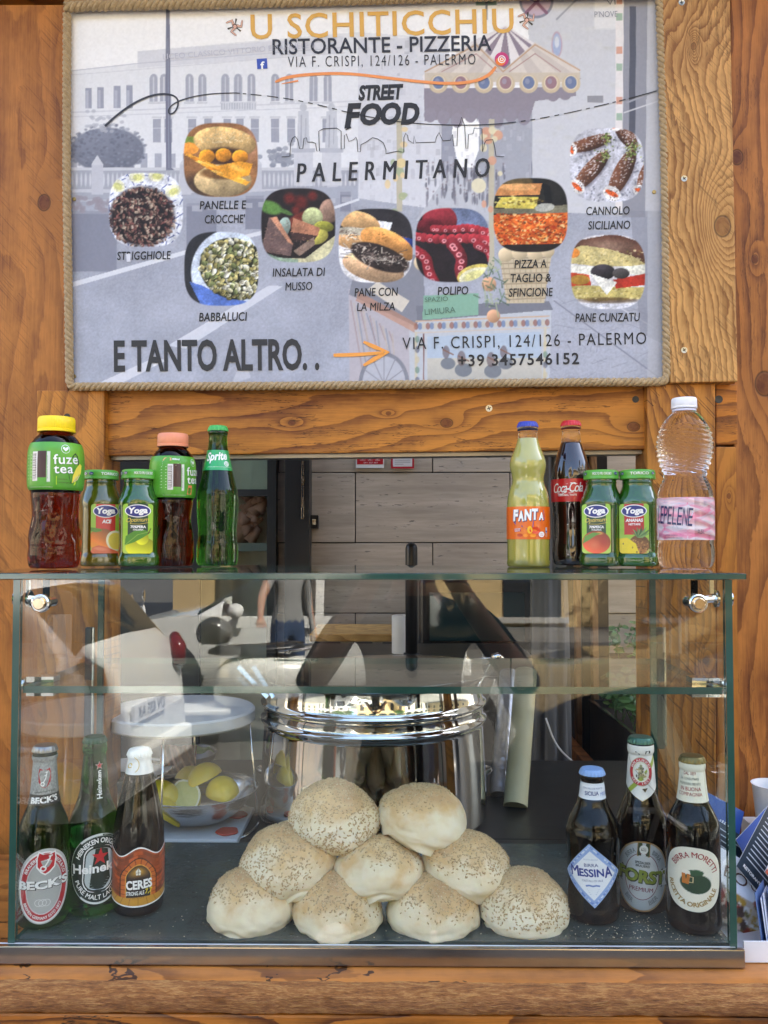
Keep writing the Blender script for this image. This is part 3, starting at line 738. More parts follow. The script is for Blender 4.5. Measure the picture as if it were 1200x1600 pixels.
# inner work top
M_work = simple('dark_work_top', (.018, .018, .018), .35, 0, 20, .3)
MB().box((-.85, 1.345, zc - .03), (.85, 1.82, zc)).obj('inner_worktop', M_work, kio, world=True)
MB().box((-.85, 1.272, zc - .031), (-.42, 1.343, zc - .001)).obj('worktop_strip', M_work, kio, world=True) if False else None
MB().box((-.405, 1.272, zc - .03), (.395, 1.344, zc - .0005)).obj('sill_board', M_work, kio, world=True)
for sx in (-.83, .79):
    o = MB().box((sx, 1.36, GZ + .121), (sx + .05, 1.42, 2.52)).obj('corner_post', M_roof, kio, world=True)
    o = MB().box((sx, 2.2, GZ + .121), (sx + .05, 2.26, 2.52)).obj('corner_post', M_roof, kio, world=True)

# ================================================================== the glass display case
YF = .95                                    # front pane
ZB = P(600, 1475, YF).z                     # level of the slate inside
XL = P(12, 1475, YF).x; XR = P(1152, 1475, YF).x
YB = 1.225
case = thing('display_case', 'glass display case with green-edged shelves standing on the wooden counter', 'display case', ((XL + XR) / 2, 1.08, zc))
M_pane = glass_sheet('clear_pane', (.975, .99, .982), .004)
M_paneS = glass_sheet('clear_side_pane', (.95, .975, .965), .01)
M_shelf = glass_sheet('clear_shelf', (.93, .965, .95), .01)
g = G('green_glass_edge'); v = g.coords((3, 3, 3)); n = g.noise(v, 6, 3); nn = g.noise(g.coords((4, 4, 400)), 1, 2)
c = g.mixc(n, (.012, .045, .034), (.035, .105, .08)); g.bsdf(c, .12, 0, None, Coat_Weight=.6, Coat_Roughness=.05); M_ge = g.m
ZT = P(600, 907, .93).z                     # underside of top slab
TT = .0085
def slab(name, a, b, mface, medge, axis):
    """glass slab whose two big faces (normal = axis) are clear and whose rim is green"""
    mb = MB(); mb.box(a, b); o = mb.obj(name, [mface, medge], case, world=True)
    for p in o.data.polygons: p.material_index = 0 if abs(p.normal[axis]) > .5 else 1
    return o
slab('front_pane', (XL + .0085, YF, ZB - .004), (XR - .0085, YF + .006, ZT), M_pane, M_ge, 1)
slab('side_pane', (XL, YF, ZB - .004), (XL + .008, YB, ZT), M_paneS, M_ge, 0)
slab('side_pane', (XR - .008, YF, ZB - .004), (XR, YB, ZT), M_paneS, M_ge, 0)
xr = P(1167, 900, .93).x; xl = P(-60, 900, .93).x
top = slab('top_shelf', (xl, .93, ZT + .0005), (xr, 1.235, ZT + TT), M_shelf, M_ge, 2); bevel(top, .0012, 2)
ZM = P(600, 1073, YF + .008).z
slab('middle_shelf', (XL + .0092, YF + .0085, ZM - .008), (XR - .0092, 1.19, ZM), M_shelf, M_ge, 2)
# steel rail round the foot, slate tray
M_brush = simple('brushed_steel', (.36, .34, .32), .18, 1, 30, .12)
x0r = P(-30, 1490, .945).x; x1r = P(1163, 1490, .945).x
rl = MB().box((x0r, .9425, zc + .0012), (x1r, .949, ZB - .001)).obj('base_rail', M_brush, case, world=True); bevel(rl, .0012, 2)
g = G('black_slate'); v = g.coords(); n = g.noise(v, 16, 5, .65); n2 = g.noise(v, 160, 3); w_ = g.noise(v, 800, 2); n5 = g.noise(v, 2.5, 3)
c = g.mixc(n, (.018, .025, .022), (.085, .105, .095)); c = g.mixc(g.math('MULTIPLY', g.math('GREATER_THAN', w_, .74), .5), c, (.3, .3, .28))
g.bsdf(c, g.math('MULTIPLY_ADD', n2, .3, .06), 0, g.bump(g.math('ADD', g.math('MULTIPLY', n, 1.0), g.math('MULTIPLY', n2, .4)), .35, .002)); M_slate = g.m
tr = MB().box((XL + .0085, YF + .0065, zc + .001), (XR - .0085, 1.262, ZB)).obj('slate_tray', M_slate, case, world=True, center=True)
# white seam line of silicone along the front
M_sil = simple('silicone_seam', (.7, .72, .72), .4)
MB().box((x0r + .015, .9495, ZB - .0035), (x1r - .008, .9515, ZB - .0012)).obj('seam', M_sil, case, world=True)
# back edge profiles and sliding-door handles
for s_, x in ((-1, XL + .004), (1, XR - .004)):
    MB().box((x - .004, YB + .0005, ZB + .001), (x + .004, YB + .006, ZT)).obj('edge_profile', M_ge, case, world=True)
# glass fittings
def disc(mb, c, r, t, axis, mi=0, n=24):
    c = Vector(c); ax = Vector(axis).normalized(); a = ax.orthogonal().normalized(); b = ax.cross(a)
    v = []; prof = [(r * .86, -t / 2), (r, -t / 2 + t * .18), (r, t / 2 - t * .18), (r * .86, t / 2)]
    for rr, h in prof: v += [c + ax * h + (a * math.cos(2 * math.pi * k / n) + b * math.sin(2 * math.pi * k / n)) * rr for k in range(n)]
    f = [(i * n + k, i * n + (k + 1) % n, (i + 1) * n + (k + 1) % n, (i + 1) * n + k) for i in range(3) for k in range(n)] + [tuple(range(n - 1, -1, -1)), tuple(range(3 * n, 4 * n))]
    mb.add(v, f, None, mi)
M_chrome = simple('chrome', (.78, .77, .75), .07, 1)
for sgn, px in ((-1, 63), (1, 1091)):
    c = P(px, 943, YF - .005); xs_ = (XL if sgn < 0 else XR)
    f = MB(); disc(f, (c.x, YF - .0035, c.z), .0105, .007, (0, 1, 0)); disc(f, (c.x, YF - .0085, c.z), .0068, .004, (0, 1, 0), 1)
    f.tube([(c.x, YF + .006, c.z), (c.x, YF + .03, c.z)], .006, 12)
    hk = f.obj('clamp', [M_chrome, simple('brass_cap', (.70, .55, .38), .15, 1)], case, smooth=False, world=True)
    f = MB(); 
    for yy in (0, .008): f.box((c.x - .003, YF + .008 + yy * 0, c.z + .006), (c.x + .0045, YF + .010, ZT - .001))
    xx = c.x - sgn * -.0 + sgn * .022
    f.box((xx - .0025, YF + .012, c.z + .010), (xx + .0025, YF + .014, ZT - .001)); f.tube([(xs_ - sgn * .009, YF + .016, c.z + .004), (c.x + sgn * .012, YF + .016, c.z + .003)], .0045, 12)
    disc(f, (xs_ - sgn * .012, YF + .016, c.z + .004), .010, .004, (1, 0, 0)); disc(f, (xs_ + sgn * .003, YF + .016, c.z + .004), .009, .005, (1, 0, 0))
    f.obj('hook', M_chrome, case, world=True)
    # clamp holding the middle shelf
    c2 = P(62 if sgn < 0 else 1103, 1080, YF + .03); f = MB()
    f.box((min(c2.x - .016, c2.x + .016), YF + .03, ZM + .0005), (c2.x + .016, YF + .05, ZM + .007)); f.box((c2.x - .016, YF + .03, ZM - .0155), (c2.x + .016, YF + .05, ZM - .0085))
    f.tube([(xs_ - sgn * .008, YF + .04, ZM - .002), (c2.x, YF + .04, ZM + .004)], .004, 10); disc(f, (xs_ + sgn * .003, YF + .04, ZM - .004), .009, .005, (1, 0, 0))
    f.obj('shelf_clamp', M_chrome, case, world=True)
    # black handle strip at the back edge
    c3 = P(139 if sgn < 0 else 1030, 980, YB + .01); c4 = P(139 if sgn < 0 else 1030, 1170, YB + .01)
    f = MB(); f.box((c3.x - .005, YB + .0065, c4.z), (c3.x + .006, YB + .018, c3.z)); ho = f.obj('handle', M_black, case, world=True); bevel(ho, .002, 2)
    f = MB(); f.box((c3.x + .0062, YB + .007, c4.z + .005), (c3.x + .0085, YB + .012, c3.z)); f.obj('handle_strip', M_steel, case, world=True)
# ================================================================== bottles
ZS = ZT + TT + .0004                       # top of the upper glass shelf
M_green = glass_solid('green_bottle_glass', (.045, .25, .03), 1.42)
M_greend = glass_solid('dark_green_bottle_glass', (.03, .12, .015), 1.42)
M_brown = glass_solid('brown_bottle_glass', (.028, .011, .003), 1.42)
M_clear = glass_solid('clear_glass', (.93, .95, .93), 1.3)
g = G('water_bottle'); g.bsdf((.97, .975, 1.0), .0, 0, None, IOR=1.24, Transmission_Weight=1.0, Specular_IOR_Level=.8); M_water = g.m
M_tea = glass_solid('red_brown_tea', (.20, .022, .008), 1.36)
M_cola = simple('cola_behind_glass', (.014, .005, .004), .03, 0, Coat_Weight=1.0, Coat_Roughness=.02, IOR=1.5)
def juice(name, c1, c2):
    g = G(name); v = g.coords(); sp = g.n('SeparateXYZ', i0=v); n = g.noise(v, 30, 3)
    f = g.math('ADD', g.math('MULTIPLY', sp.outputs[2], 6.5), g.math('MULTIPLY', g.math('SUBTRACT', n, .5), .3), clamp=True)
    g.bsdf(g.mixc(f, c1, c2), .05, 0, g.bump(g.noise(g.coords(), 120, 2), .06, .002), Coat_Weight=1.0, Coat_Roughness=.02, Subsurface_Weight=.2, Subsurface_Radius=(.01, .01, .004), Subsurface_Scale=.4); return g.m
M_j1 = juice('orange_green_juice', (.13, .105, .005), (.05, .095, .007))
M_j2 = juice('green_juice', (.024, .105, .005), (.014, .085, .006))
M_j3 = juice('dark_green_juice', (.016, .072, .004), (.014, .075, .005))
M_fanta = juice('cloudy_yellow_drink', (.36, .33, .05), (.42, .40, .11))
M_plastic = {}
def plastic(name, c, rough=.35): return simple(name, c, rough, 0, 60, .05, .15, 300)

def crown(parent, z, r, m, top_print=None):
    n = 21; seg = 126
    prof = [(r * .86, z + .0064), (r * .80, z + .0066), (r * .3, z + .0068), (r * .02, z + .0068)]
    mod = lambda a, zz: 1 + (.035 * math.cos(n * a) if zz < z + .003 else .015 * math.cos(n * a) if zz < z + .0048 else 0)
    p = [(r * .93, z - .0012), (r * 1.04, z - .001), (r * 1.04, z + .0002), (r * 1.0, z + .002), (r * .955, z + .0042), (r * .90, z + .0057)] + prof
    v, f = lathe(p, seg, mod); o = mesh('cap', v, f, m, parent, smooth=True); autosmooth(o, 45); return o
def screwcap(parent, z0, z1, r, m, n=60, rim=True):
    h = z1 - z0
    p = [(r * .96, z0), (r * 1.02, z0 + .0003), (r * 1.02, z0 + h * .16), (r * .985, z0 + h * .2), (r, z0 + h * .24), (r * .985, z0 + h * .86), (r * .93, z1 - .0004), (r * .8, z1), (.0005, z1 + .0001)]
    mod = lambda a, zz: 1 + (.010 * math.cos(n * a) if z0 + h * .23 < zz < z0 + h * .9 else 0)
    v, f = lathe(p, n * 4, mod); o = mesh('cap', v, f, m, parent, smooth=True); autosmooth(o, 40); return o

class Lab:
    """a printed label lying on a turned surface; millimetres from its centre, x to the right, y up"""
    def __init__(s, parent, prof, zc, ang, w, h, shape='rect', tilt=0, lift=.0004, mod=None, name='label', rad=4, k=1.7, L=None, rough=.35, flat=None, S=(1, 1)):
        s.S = S
        s.parent, s.zc, s.ang, s.w, s.h, s.tilt, s.lift, s.mod, s.name = parent, zc, ang, w, h, R(tilt), lift, mod, name
        pz = np.array([q[1] for q in prof]); pr = np.array([q[0] for q in prof]); o = np.argsort(pz, kind='stable'); s.pz, s.pr = pz[o], pr[o]
        s.r0 = float(np.interp(zc, s.pz, s.pr)); s.shape, s.rad, s.k, s.L = shape, rad, k, L; s.flat = flat
        s.cv = Canvas(-w / 2 - 1, -h / 2 - 1, w / 2 + 1, h / 2 + 1, 4); s.ink = Ink(lambda x, y, l: s.at(x, y, .00018 * l)); s.rough = rough
    def at(s, x, y, up=0.0):
        x, y = x * s.S[0], y * s.S[1]; c, n = math.cos(s.tilt), math.sin(s.tilt); X = (x * c - y * n) / 1000; Z = s.zc + (x * n + y * c) / 1000
        r = float(np.interp(Z, s.pz, s.pr))
        if s.flat:
            ca, sa = math.cos(s.ang), math.sin(s.ang); d = s.flat + s.lift + up
            return (X * ca + d * sa, X * sa - d * ca, Z)
        a = s.ang + X / s.r0
        if s.mod: r *= s.mod(a, Z)
        r += s.lift + up; return (r * math.sin(a), -r * math.cos(a), Z)
    def edges(s, v):
        """left and right end of the row at height v (0..1)"""
        w, h = s.w / 2, s.h; y = (v - .5) * h
        if s.shape == 'rect':
            d = max(0, abs(y) - (h / 2 - s.rad)); c = s.rad - math.sqrt(max(0, s.rad ** 2 - d * d)); return -w + c, w - c
        if s.shape == 'oval': q = math.sqrt(max(0, 1 - (2 * y / h) ** 2)); return -w * q, w * q
        if s.shape == 'egg': q = max(0, 1 - abs(2 * y / h) ** 2.4) ** (1 / 2.4); return -w * q, w * q
        if s.shape == 'diamond': q = 1 - abs(2 * y / h); q = max(0, q); return -w * q, w * q
        return s.L(v)
    def done(s, mat=None, alpha=None):
        nv = max(6, int(s.h * s.k)); nu = max(8, int(s.w * s.k)); V = []; XY = []
        for j in range(nv):
            v = j / (nv - 1)
            if s.shape in ('oval', 'egg', 'diamond'): v = .5 - .5 * math.cos(math.pi * v) if s.shape != 'diamond' else v
            a, b = s.edges(min(max(v, 1e-4), 1 - 1e-4)); y = (v - .5) * s.h
            for i in range(nu):
                x = a + (b - a) * i / (nu - 1); XY.append((x, y)); V.append(s.at(x, y))
        XY = np.array(XY); c = s.cv.sample(XY[:, 0], -XY[:, 1] if False else XY[:, 1])
        if alpha is not None: c = np.column_stack([c, alpha(XY[:, 0], XY[:, 1])])
        o = mesh(s.name, V, grid_faces(nu, nv), mat or print_mat('printed_label', .32, .4), s.parent, smooth=True, colors=c)
        t = s.ink.obj('print' if s.name == 'label' else 'neck_print', o); return o
WHT = (245, 245, 242)

def new_bottle(name, label, px, D, zbase, rot=0, group=None, cat='bottle'):
    p = P(px, 845, D); return thing(name, label, cat, (p.x, D, zbase), R(rot) + math.atan((613 - px) / F), group)

# ---- squat tea bottles with a green sleeve
def tea_mod(a, z):
    m = 1.0
    if .004 < z < .096:
        w = max(0, math.sin(math.pi * min(1, (z - .018) / .074))) if z > .018 else 0
        m += .022 * w * math.cos(6 * a + 55 * (z - .03)) + .012 * w * math.cos(12 * a - 110 * z)
    if z < .022: m += .04 * math.cos(5 * a) * (1 - z / .022)
    return m
def tea_bottle(label, px, D, yb, rot, cap_col, peach):
    t = new_bottle('tea_bottle', label, px, D, ZS, rot, 'bottles of iced tea on the upper shelf')
    prof = [(.001, .004), (.018, .003), (.024, .0005), (.029, .002), (.0315, .010), (.0322, .020), (.0308, .027), (.0316, .033), (.0298, .048), (.0272, .066), (.0288, .084), (.0300, .0925), (.0292, .0955), (.0312, .0985), (.0334, .103), (.0338, .125), (.0334, .145), (.0318, .154), (.027, .163), (.0215, .1685), (.0192, .172), (.0192, .178), (.0192, .182)]
    pp = chaikin(prof, 2)
    v, f = lathe(pp, 96, tea_mod); o = mesh('body', v, f, M_tea, t, smooth=True)
    screwcap(t, .1725, .192, .0225, plastic('yellow_cap' if not peach else 'peach_cap', cap_col), 70)
    lb = Lab(t, pp, .128, 0, 2 * math.pi * .0338 * 1000 * .985, 59, 'rect', rad=.1, lift=.0005, name='label', k=1.3)
    c = lb.cv; W2 = lb.w / 2
    c.rect(-200, -60, 200, 60, (84, 160, 44)); c.mottle(.1, 20, 3)
    c.ell(38, 14, 26, 24, (140, 196, 48), .7, 0, .9)
    k = lb.ink
    # information panel, turned to the left of the name
    x0 = -2
    c.rect(-17 + x0, -19, -9.5 + x0, 17, (228, 226, 222)); c.rect(-9.3 + x0, -14.5, 2.5 + x0, 18, (62, 30, 30)); c.mottle(.02, 3, 9)
    c.rect(3 + x0, -20, 7.3 + x0, 17.5, (214, 220, 208)); 
    for q in range(26):
        yy = -17 + q * 1.28; wd = (.35, .6, .25, .75, .45)[q % 5]; k.poly([(-16.5 + x0, yy), (-11.2 + x0, yy), (-11.2 + x0, yy + wd), (-16.5 + x0, yy + wd)], (35, 32, 32))
    for q in range(8): k.line([(-27 + x0, -16 + q * 4.2), (-18.5 + x0, -16 + q * 4.2)], .8, (190, 225, 170))
    for q in range(9): k.line([(-60, -16 + q * 4), (-30, -16 + q * 4)], .7, (190, 225, 170))
    k.text('5449000231772', -10.6 + x0, -15, -10.6 + x0, 15, 1.5, (30, 30, 30), ydown=False)
    k.text('BEVANDA AL GUSTO DI', 4.4 + x0, -16, 4.4 + x0, 12, 1.0, (80, 130, 70), ydown=False)
    # name
    k.text('fuze', 9, 1.8, 39, 3.4, 11.6, WHT, bold=.012, spacing=1.08, ydown=False, lift=5); k.text('tea', 9.5, -9.6, 32, -8.6, 11, WHT, bold=.012, spacing=1.08, ydown=False, lift=5)
    k.ringe(23, 21, 5.4, 5.4, .5, WHT); k.poly([(23, 18), (19.6, 21.5), (20.4, 23.6), (22.6, 22.6), (23, 21), (24, 23), (26.6, 23.8), (26.6, 21)], WHT)
    k.poly([(36, 17), (40, 13), (42, 6), (41, -3), (35, -16), (30, -22), (27, -14), (26, -4), (29, 6), (32, 13)], (38, 72, 44)); k.line([(31, -20), (34, 0), (37, 15)], .5, (80, 130, 70), 1)
    for q in range(5): k.line([(33.5, -10 + q * 5), (39, -5 + q * 5)], .35, (80, 130, 70), 1)
    if not peach:
        c2 = [(31, -21), (39, -17), (45, -8), (47, 2), (43, 4), (37, -2), (32, -12)]
        k.poly(c2, (240, 225, 80), 2); k.poly([(31.8, -20.4), (39, -16.5), (43, -11), (36, -13)], (222, 214, 150), 3); k.line([(32, -20), (38, -15), (42, -9)], .5, (170, 160, 90), 4)
        k.poly([(12, -23.5), (35, -23.5), (37, -21), (36, -13), (12, -13)], (176, 208, 40), 1); k.text('Limone e', 14, -17.5, 25, -17.5, 2.1, (60, 60, 20), ydown=False, lift=2); k.text('Lemongrass', 14, -21.5, 31, -21.5, 2.1, (60, 60, 20), ydown=False, lift=2)
    else:
        k.poly([(10, -25), (19, -25), (19, -12), (12, -12)], (226, 130, 88), 1); k.text('Pesca', 12, -17.5, 18, -17.5, 2.1, (90, 40, 25), ydown=False, lift=2); k.text('Rosa', 12, -22, 17, -22, 2.1, (90, 40, 25), ydown=False, lift=2)
        k.poly([(-27, 22.5), (-14, 22.5), (-14, 26.5), (-24, 26.5)], (232, 160, 120), 1); k.text('400ml', -13, 23.2, -2, 23.2, 2.6, WHT, .02, ydown=False)
        for q in range(3): k.line([(-27, 20.6 - q * 2.4), (-1 - q * 3, 20.6 - q * 2.4)], .7, (200, 230, 180))
    k.text('DA AGRICOLTURA SOSTENIBILE', -26, -27.2, 8, -27.2, 1.4, (200, 230, 180), ydown=False)
    lb.done(print_mat('printed_sleeve', .4, .2)); return t
tea_bottle('iced tea bottle with a yellow cap, at the left end of the upper shelf', 86, 1.048, 893, -20, (250, 218, 20), False)
b_ = tea_bottle('iced tea bottle with a peach coloured cap and bar code turned to the street', 269, 1.145, 888, 20, (236, 150, 112), True); b_.scale = (.93, .93, .955)

# ---- small square-shouldered juice bottles
def sqmod(a, z):
    p = 3.2; c, s_ = abs(math.cos(a)), abs(math.sin(a)); q = 1 / (c ** p + s_ ** p) ** (1 / p)
    w = min(1, max(0, (.098 - z) / .016)); return 1 + (q - 1) * w * .93
def juice_bottle(label, px, D, rot, m, flavour, lid_txt):
    t = new_bottle('juice_bottle', label, px, D, ZS, rot, 'small juice bottles on the upper shelf')
    t.scale = (1.1, 1.1, 1.0)
    prof = [(.001, .002), (.021, .001), (.0248, .0015), (.0262, .006), (.0262, .013), (.0246, .018), (.0238, .021), (.0238, .050), (.0238, .080), (.0250, .085), (.0246, .091), (.0215, .101), (.0185, .1085), (.0182, .113), (.0190, .1145), (.0182, .116), (.0182, .1195)]
    pp = chaikin(prof, 2); v, f = lathe(pp, 72, sqmod); o = mesh('body', v, f, m, t, smooth=True); autosmooth(o, 50)
    p = [(.0205, .1185), (.0217, .1188), (.0217, .1205), (.0212, .122), (.0214, .1255), (.0212, .1295), (.0195, .1315), (.0165, .1312), (.001, .1308)]
    lido = lathe_obj('cap', p, plastic('green_lid', (92, 168, 62), .3), t, 64, None, 40, 1)
    L = Lab(t, [(.0214, .118), (.0214, .133)], .1262, 0, 120, 7.5, 'rect', rad=.1, lift=.0002, name='lid_print')
    for i in range(-2, 3):
        L.ink.text(lid_txt[0], -5 + i * 42, -1.9, 18 + i * 42, -1.9, 3.4, WHT, .02, ydown=False); L.ink.ell(25 + i * 42, 0, 3, 1.9, (24, 40, 120)); L.ink.text('Yoga', 22.9 + i * 42, -.7, 27.1 + i * 42, -.7, 1.6, WHT, ydown=False, lift=1)
    L.ink.obj('cap_print', lido)
    lb = Lab(t, pp, .0515, 0, 35, 66, 'rect', rad=4, flat=.0250, k=2.2)
    c = lb.cv; k = lb.ink; fl = flavour
    c.rect(-20, -40, 20, 40, (150, 196, 60)); c.grad(-20, -34, 20, 0, (206, 224, 110), (140, 190, 50), .8)
    band = dict(ace=(206, 40, 40), pera=(20, 62, 50), pesca=(20, 62, 40), ananas=(184, 30, 36))[fl]
    c.rect(-11.5, -8, 11.5, 33.2, band)
    rr = np.random.default_rng(3)
    if fl == 'ace':
        c.ell(-4, -15, 17, 15.5, (236, 128, 38), 1, 0, .03, .45); c.ell(12, -16, 11.5, 14, (238, 236, 200), 1, .2, .04); c.ell(12.5, -16.5, 9.3, 11.6, (232, 214, 84), 1, .2, .05); c.ell(12.5, -16.5, 9, 11, (214, 200, 100), .35, .2, .9)
        c.poly([(-18, 2), (-6, 0), (-4, -3), (-12, -5), (-18, -3)], (86, 140, 40)); c.poly([(-18, -33.5), (-16, -25), (-8, -22), (3, -25), (16, -31), (16, -34)], (232, 112, 70)); c.ell(-6, -27, 10, 3, (245, 150, 110), .7, -.15, .6)
        k.text('ACE', -4.5, 7.6, 7, 7.6, 4.4, WHT, .05, .15, ydown=False)
    elif fl == 'pera':
        c.ell(3, -24, 17.5, 13, (206, 206, 48), 1, .1, .04, .35); c.ell(5, -13, 8, 9, (206, 206, 48), 1, .0, .08, .3); c.poly([(-15, -22), (-14, -10), (-4, -3), (6, -1), (15, -5), (6, -12), (-4, -18)], (74, 138, 48)); c.line([(-15, -22), (0, -8), (14, -4)], .7, (140, 180, 80)); c.line([(12, -7), (15, 0)], 1.1, (90, 50, 40))
    elif fl == 'pesca':
        c.ell(0, -18, 17.4, 15.5, (206, 84, 50), 1, 0, .03, .4); c.ell(-3, -22, 9, 9, (226, 120, 80), .7, 0, .9); c.ell(9, -16, 7, 10, (170, 46, 44), .55, 0, .9); c.ell(4, -6, 6, 3, (238, 190, 90), .9, 0, .8); c.poly([(-17, -20), (-14, -10), (-4, -5), (6, -6), (-2, -10), (-10, -16)], (96, 150, 60))
    else:
        c.ell(6, -21, 12.5, 13, (150, 98, 50), 1, .2, .05, .4)
        for _ in range(60):
            x, y = rr.uniform(-5, 17), rr.uniform(-33, -10); c.ell(x, y, 1.1, 1.1, (96, 58, 30) if rr.random() < .5 else (190, 140, 80), .8)
        for q in range(11):
            a = -.9 + q * .18; c.poly([(6 - 2, -12), (8 + 2, -12), (9 + 17 * math.sin(a), -11 + 15 * math.cos(a) * (.8 + .2 * (q % 2)))], ((84, 120, 66), (120, 156, 90), (50, 88, 46))[q % 3])
        c.poly([(-17.5, -33.5), (-17.5, -13), (-8, -12), (2, -20), (6, -33.5)], (240, 214, 40)); c.mottle(.03, 3, 7)
        c.ell(-13, -20, .9, 1.6, (120, 90, 30), .8); c.ell(-2, -25, .9, 1.6, (120, 90, 30), .8); c.ell(3, -31, 1.2, 1.6, (120, 90, 30), .8)
        k.text('ANANAS', -10, 9.2, 10.5, 9.2, 4.0, WHT, .04, .1, ydown=False); k.text('NETTARE', -6.5, 4.6, 7.5, 4.6, 2.5, WHT, .03, ydown=False)
    if fl in ('pera', 'pesca'):
        k.text('Optimum', -13.5, 8.4, 13, 9.8, 5.5, (220, 196, 90), .0, .35, .9, ydown=False); k.line([(-9, 6.4), (2, 6.0), (14, 8.4)], .5, (220, 196, 90))
        k.text('70%PERA' if fl == 'pera' else '70%PESCA', -8.5, .8, 9.5, .8, 3.2, WHT, .04, ydown=False); k.text('ITALIANA', -5.5, -2.4, 6.5, -2.4, 1.9, WHT, .03, ydown=False)
    k.ell(0, 23.5, 15.2, 8.6, WHT, 0, 40); k.ell(0, 23.5, 14.1, 7.5, (22, 38, 122), 1, 40)
    k.text('Yoga', -11.2, 20.2, 11.4, 20.8, 7.4, WHT, .045, .12, ydown=False, lift=2)
    lb.done(); return t
juice_bottle('small juice bottle with orange and carrot label, second from the left on the upper shelf', 156.5, 1.135, 14, M_j1, 'ace', ['TORRICO'])
juice_bottle('small green juice bottle with a pear label beside the orange juice', 217, 1.125, -3, M_j2, 'pera', ['MOLTO PIU CHE BIO'])
juice_bottle('small green juice bottle with a peach label beside the dark cola bottle', 940, 1.14, -14, M_j3, 'pesca', ['MOLTO PIU CHE BIO'])
juice_bottle('small green juice bottle with a pineapple label beside the water bottle', 997, 1.135, -10, M_j2, 'ananas', ['TORICO'])

# ---- green lemonade bottle with dimples
def dimple(a, z):
    m = 1.0
    if .03 < z < .108:
        m += .010 * max(0, math.cos(14 * a)) * max(0, math.sin(z * 2 * math.pi / .0075)) ** 2
        m -= .008 * max(0, math.cos(14 * a + math.pi)) ** 4
    return m
t = new_bottle('soda_bottle', 'green glass lemonade bottle with a green neck label', 339.5, 1.165, ZS)
prof = [(.001, .002), (.02, .001), (.026, .0008), (.0282, .004), (.0288, .014), (.0286, .028), (.0268, .040), (.0264, .048), (.0278, .062), (.0288, .080), (.0290, .094), (.0282, .104), (.0255, .114), (.0205, .133), (.0165, .150), (.0134, .168), (.0126, .178), (.0126, .184), (.0140, .185), (.0140, .188), (.0130, .190)]
pp = chaikin(prof, 2); pp = resample(pp, 150); v, f = lathe(pp, 140, dimple); mesh('body', v, f, M_green, t, smooth=True)
crown(t, .1905, .0136, plastic('green_crown_cap', (70, 176, 82)))
lb = Lab(t, pp, .1475, R(4), 66, 28.5, 'rect', rad=.2, lift=.0006, k=1.6); c = lb.cv; k = lb.ink
c.rect(-50, -20, 50, 20, (36, 168, 92)); k.text('Sprite', -18, -1, 13, 1.2, 11, WHT, .03, .25, ydown=False)
k.line([(-16, -11.4), (20, -11.4)], .5, (220, 250, 220)); k.text('LEMON LIME TASTE CONTIENE ESTRATTI', -14, -10.4, 18, -10.4, 1.3, (220, 250, 220), ydown=False)
k.ell(10.5, -5, 3.8, 3.8, (225, 240, 228)); k.line([(7.8, -5), (13, -5)], .5, (60, 140, 80), 1); k.line([(7.8, -3.4), (13, -3.4)], .4, (60, 140, 80), 1); k.line([(7.8, -6.6), (13, -6.6)], .4, (60, 140, 80), 1)
lb.done(); 
# ---- orange-label wavy bottle
t = new_bottle('soda_bottle', 'wavy clear bottle of cloudy yellow drink with an orange label', 825.5, 1.145, ZS)
prof = [(.001, .002), (.02, .001), (.0265, .0008), (.0285, .004), (.0290, .012), (.0290, .045), (.0290, .078), (.0286, .092), (.0262, .104), (.0228, .112), (.0212, .118), (.0222, .126), (.0246, .134), (.0252, .141), (.0236, .149), (.0195, .158), (.0158, .168), (.0138, .176)]
pp = chaikin(prof, 2)
body = lathe_obj('body', prof, M_fanta, t, 72, None, 60)
nk = [(.0137, .1757), (.0130, .181), (.0128, .186), (.0142, .1875), (.0144, .190), (.0132, .192)]
lathe_obj('neck', nk, M_clear, t, 48, None, 60, 2)
lathe_obj('foot', [(.0262, .0), (.0285, .0008), (.0294, .005), (.0291, .0085), (.0288, .009)], M_clear, t, 60, None, 60, 1)
crown(t, .1925, .0138, plastic('blue_crown_cap', (52, 66, 170)))
lb = Lab(t, pp, .0595, 0, 120, 44, 'rect', rad=.2, lift=.0006, k=1.5); c = lb.cv; k = lb.ink
c.rect(-70, -30, 70, 30, (232, 104, 10)); c.ell(0, -12, 30, 10, (246, 146, 20), .5, 0, .9)
k.poly([(-22, 3), (-21, 18), (-8, 20), (8, 19), (22, 17), (24, 4), (12, -4), (6, -8), (2, -15), (-2, -8), (-8, -5), (-18, -2)], (38, 40, 140))
for ch, x0, x1, y0, h in (('F', -21, -13, 3.4, 13.5), ('A', -13.5, -5.5, 3.2, 12), ('N', -5, 4.5, 4.2, 13), ('T', 4.8, 13, 5, 13), ('A', 14, 21.5, 4.4, 9)):
    k.text(ch, x0, y0, x1, y0, h, WHT, .06, .08, ydown=False, lift=2)
for ch, x0, x1, y0, h in (('F', -20, -12, 2.4, 13.5), ('A', -12.5, -4.5, 2.2, 12), ('N', -4, 5.5, 3.2, 13), ('T', 5.8, 14, 4, 13), ('A', 15, 22.5, 3.4, 9)):
    k.text(ch, x0, y0, x1, y0, h, (20, 22, 90), .07, .08, ydown=False, lift=1)
k.poly([(-20, -8), (-10, -6.5), (-9, -11.5), (-19, -12.5)], (206, 60, 50), 2); k.text('ZUCCHERI', -18.6, -9.4, -10.2, -8.8, 1.6, WHT, .02, ydown=False, lift=3); k.text('RIDOTTI', -18, -11.8, -11, -11.3, 1.6, WHT, .02, ydown=False, lift=3)
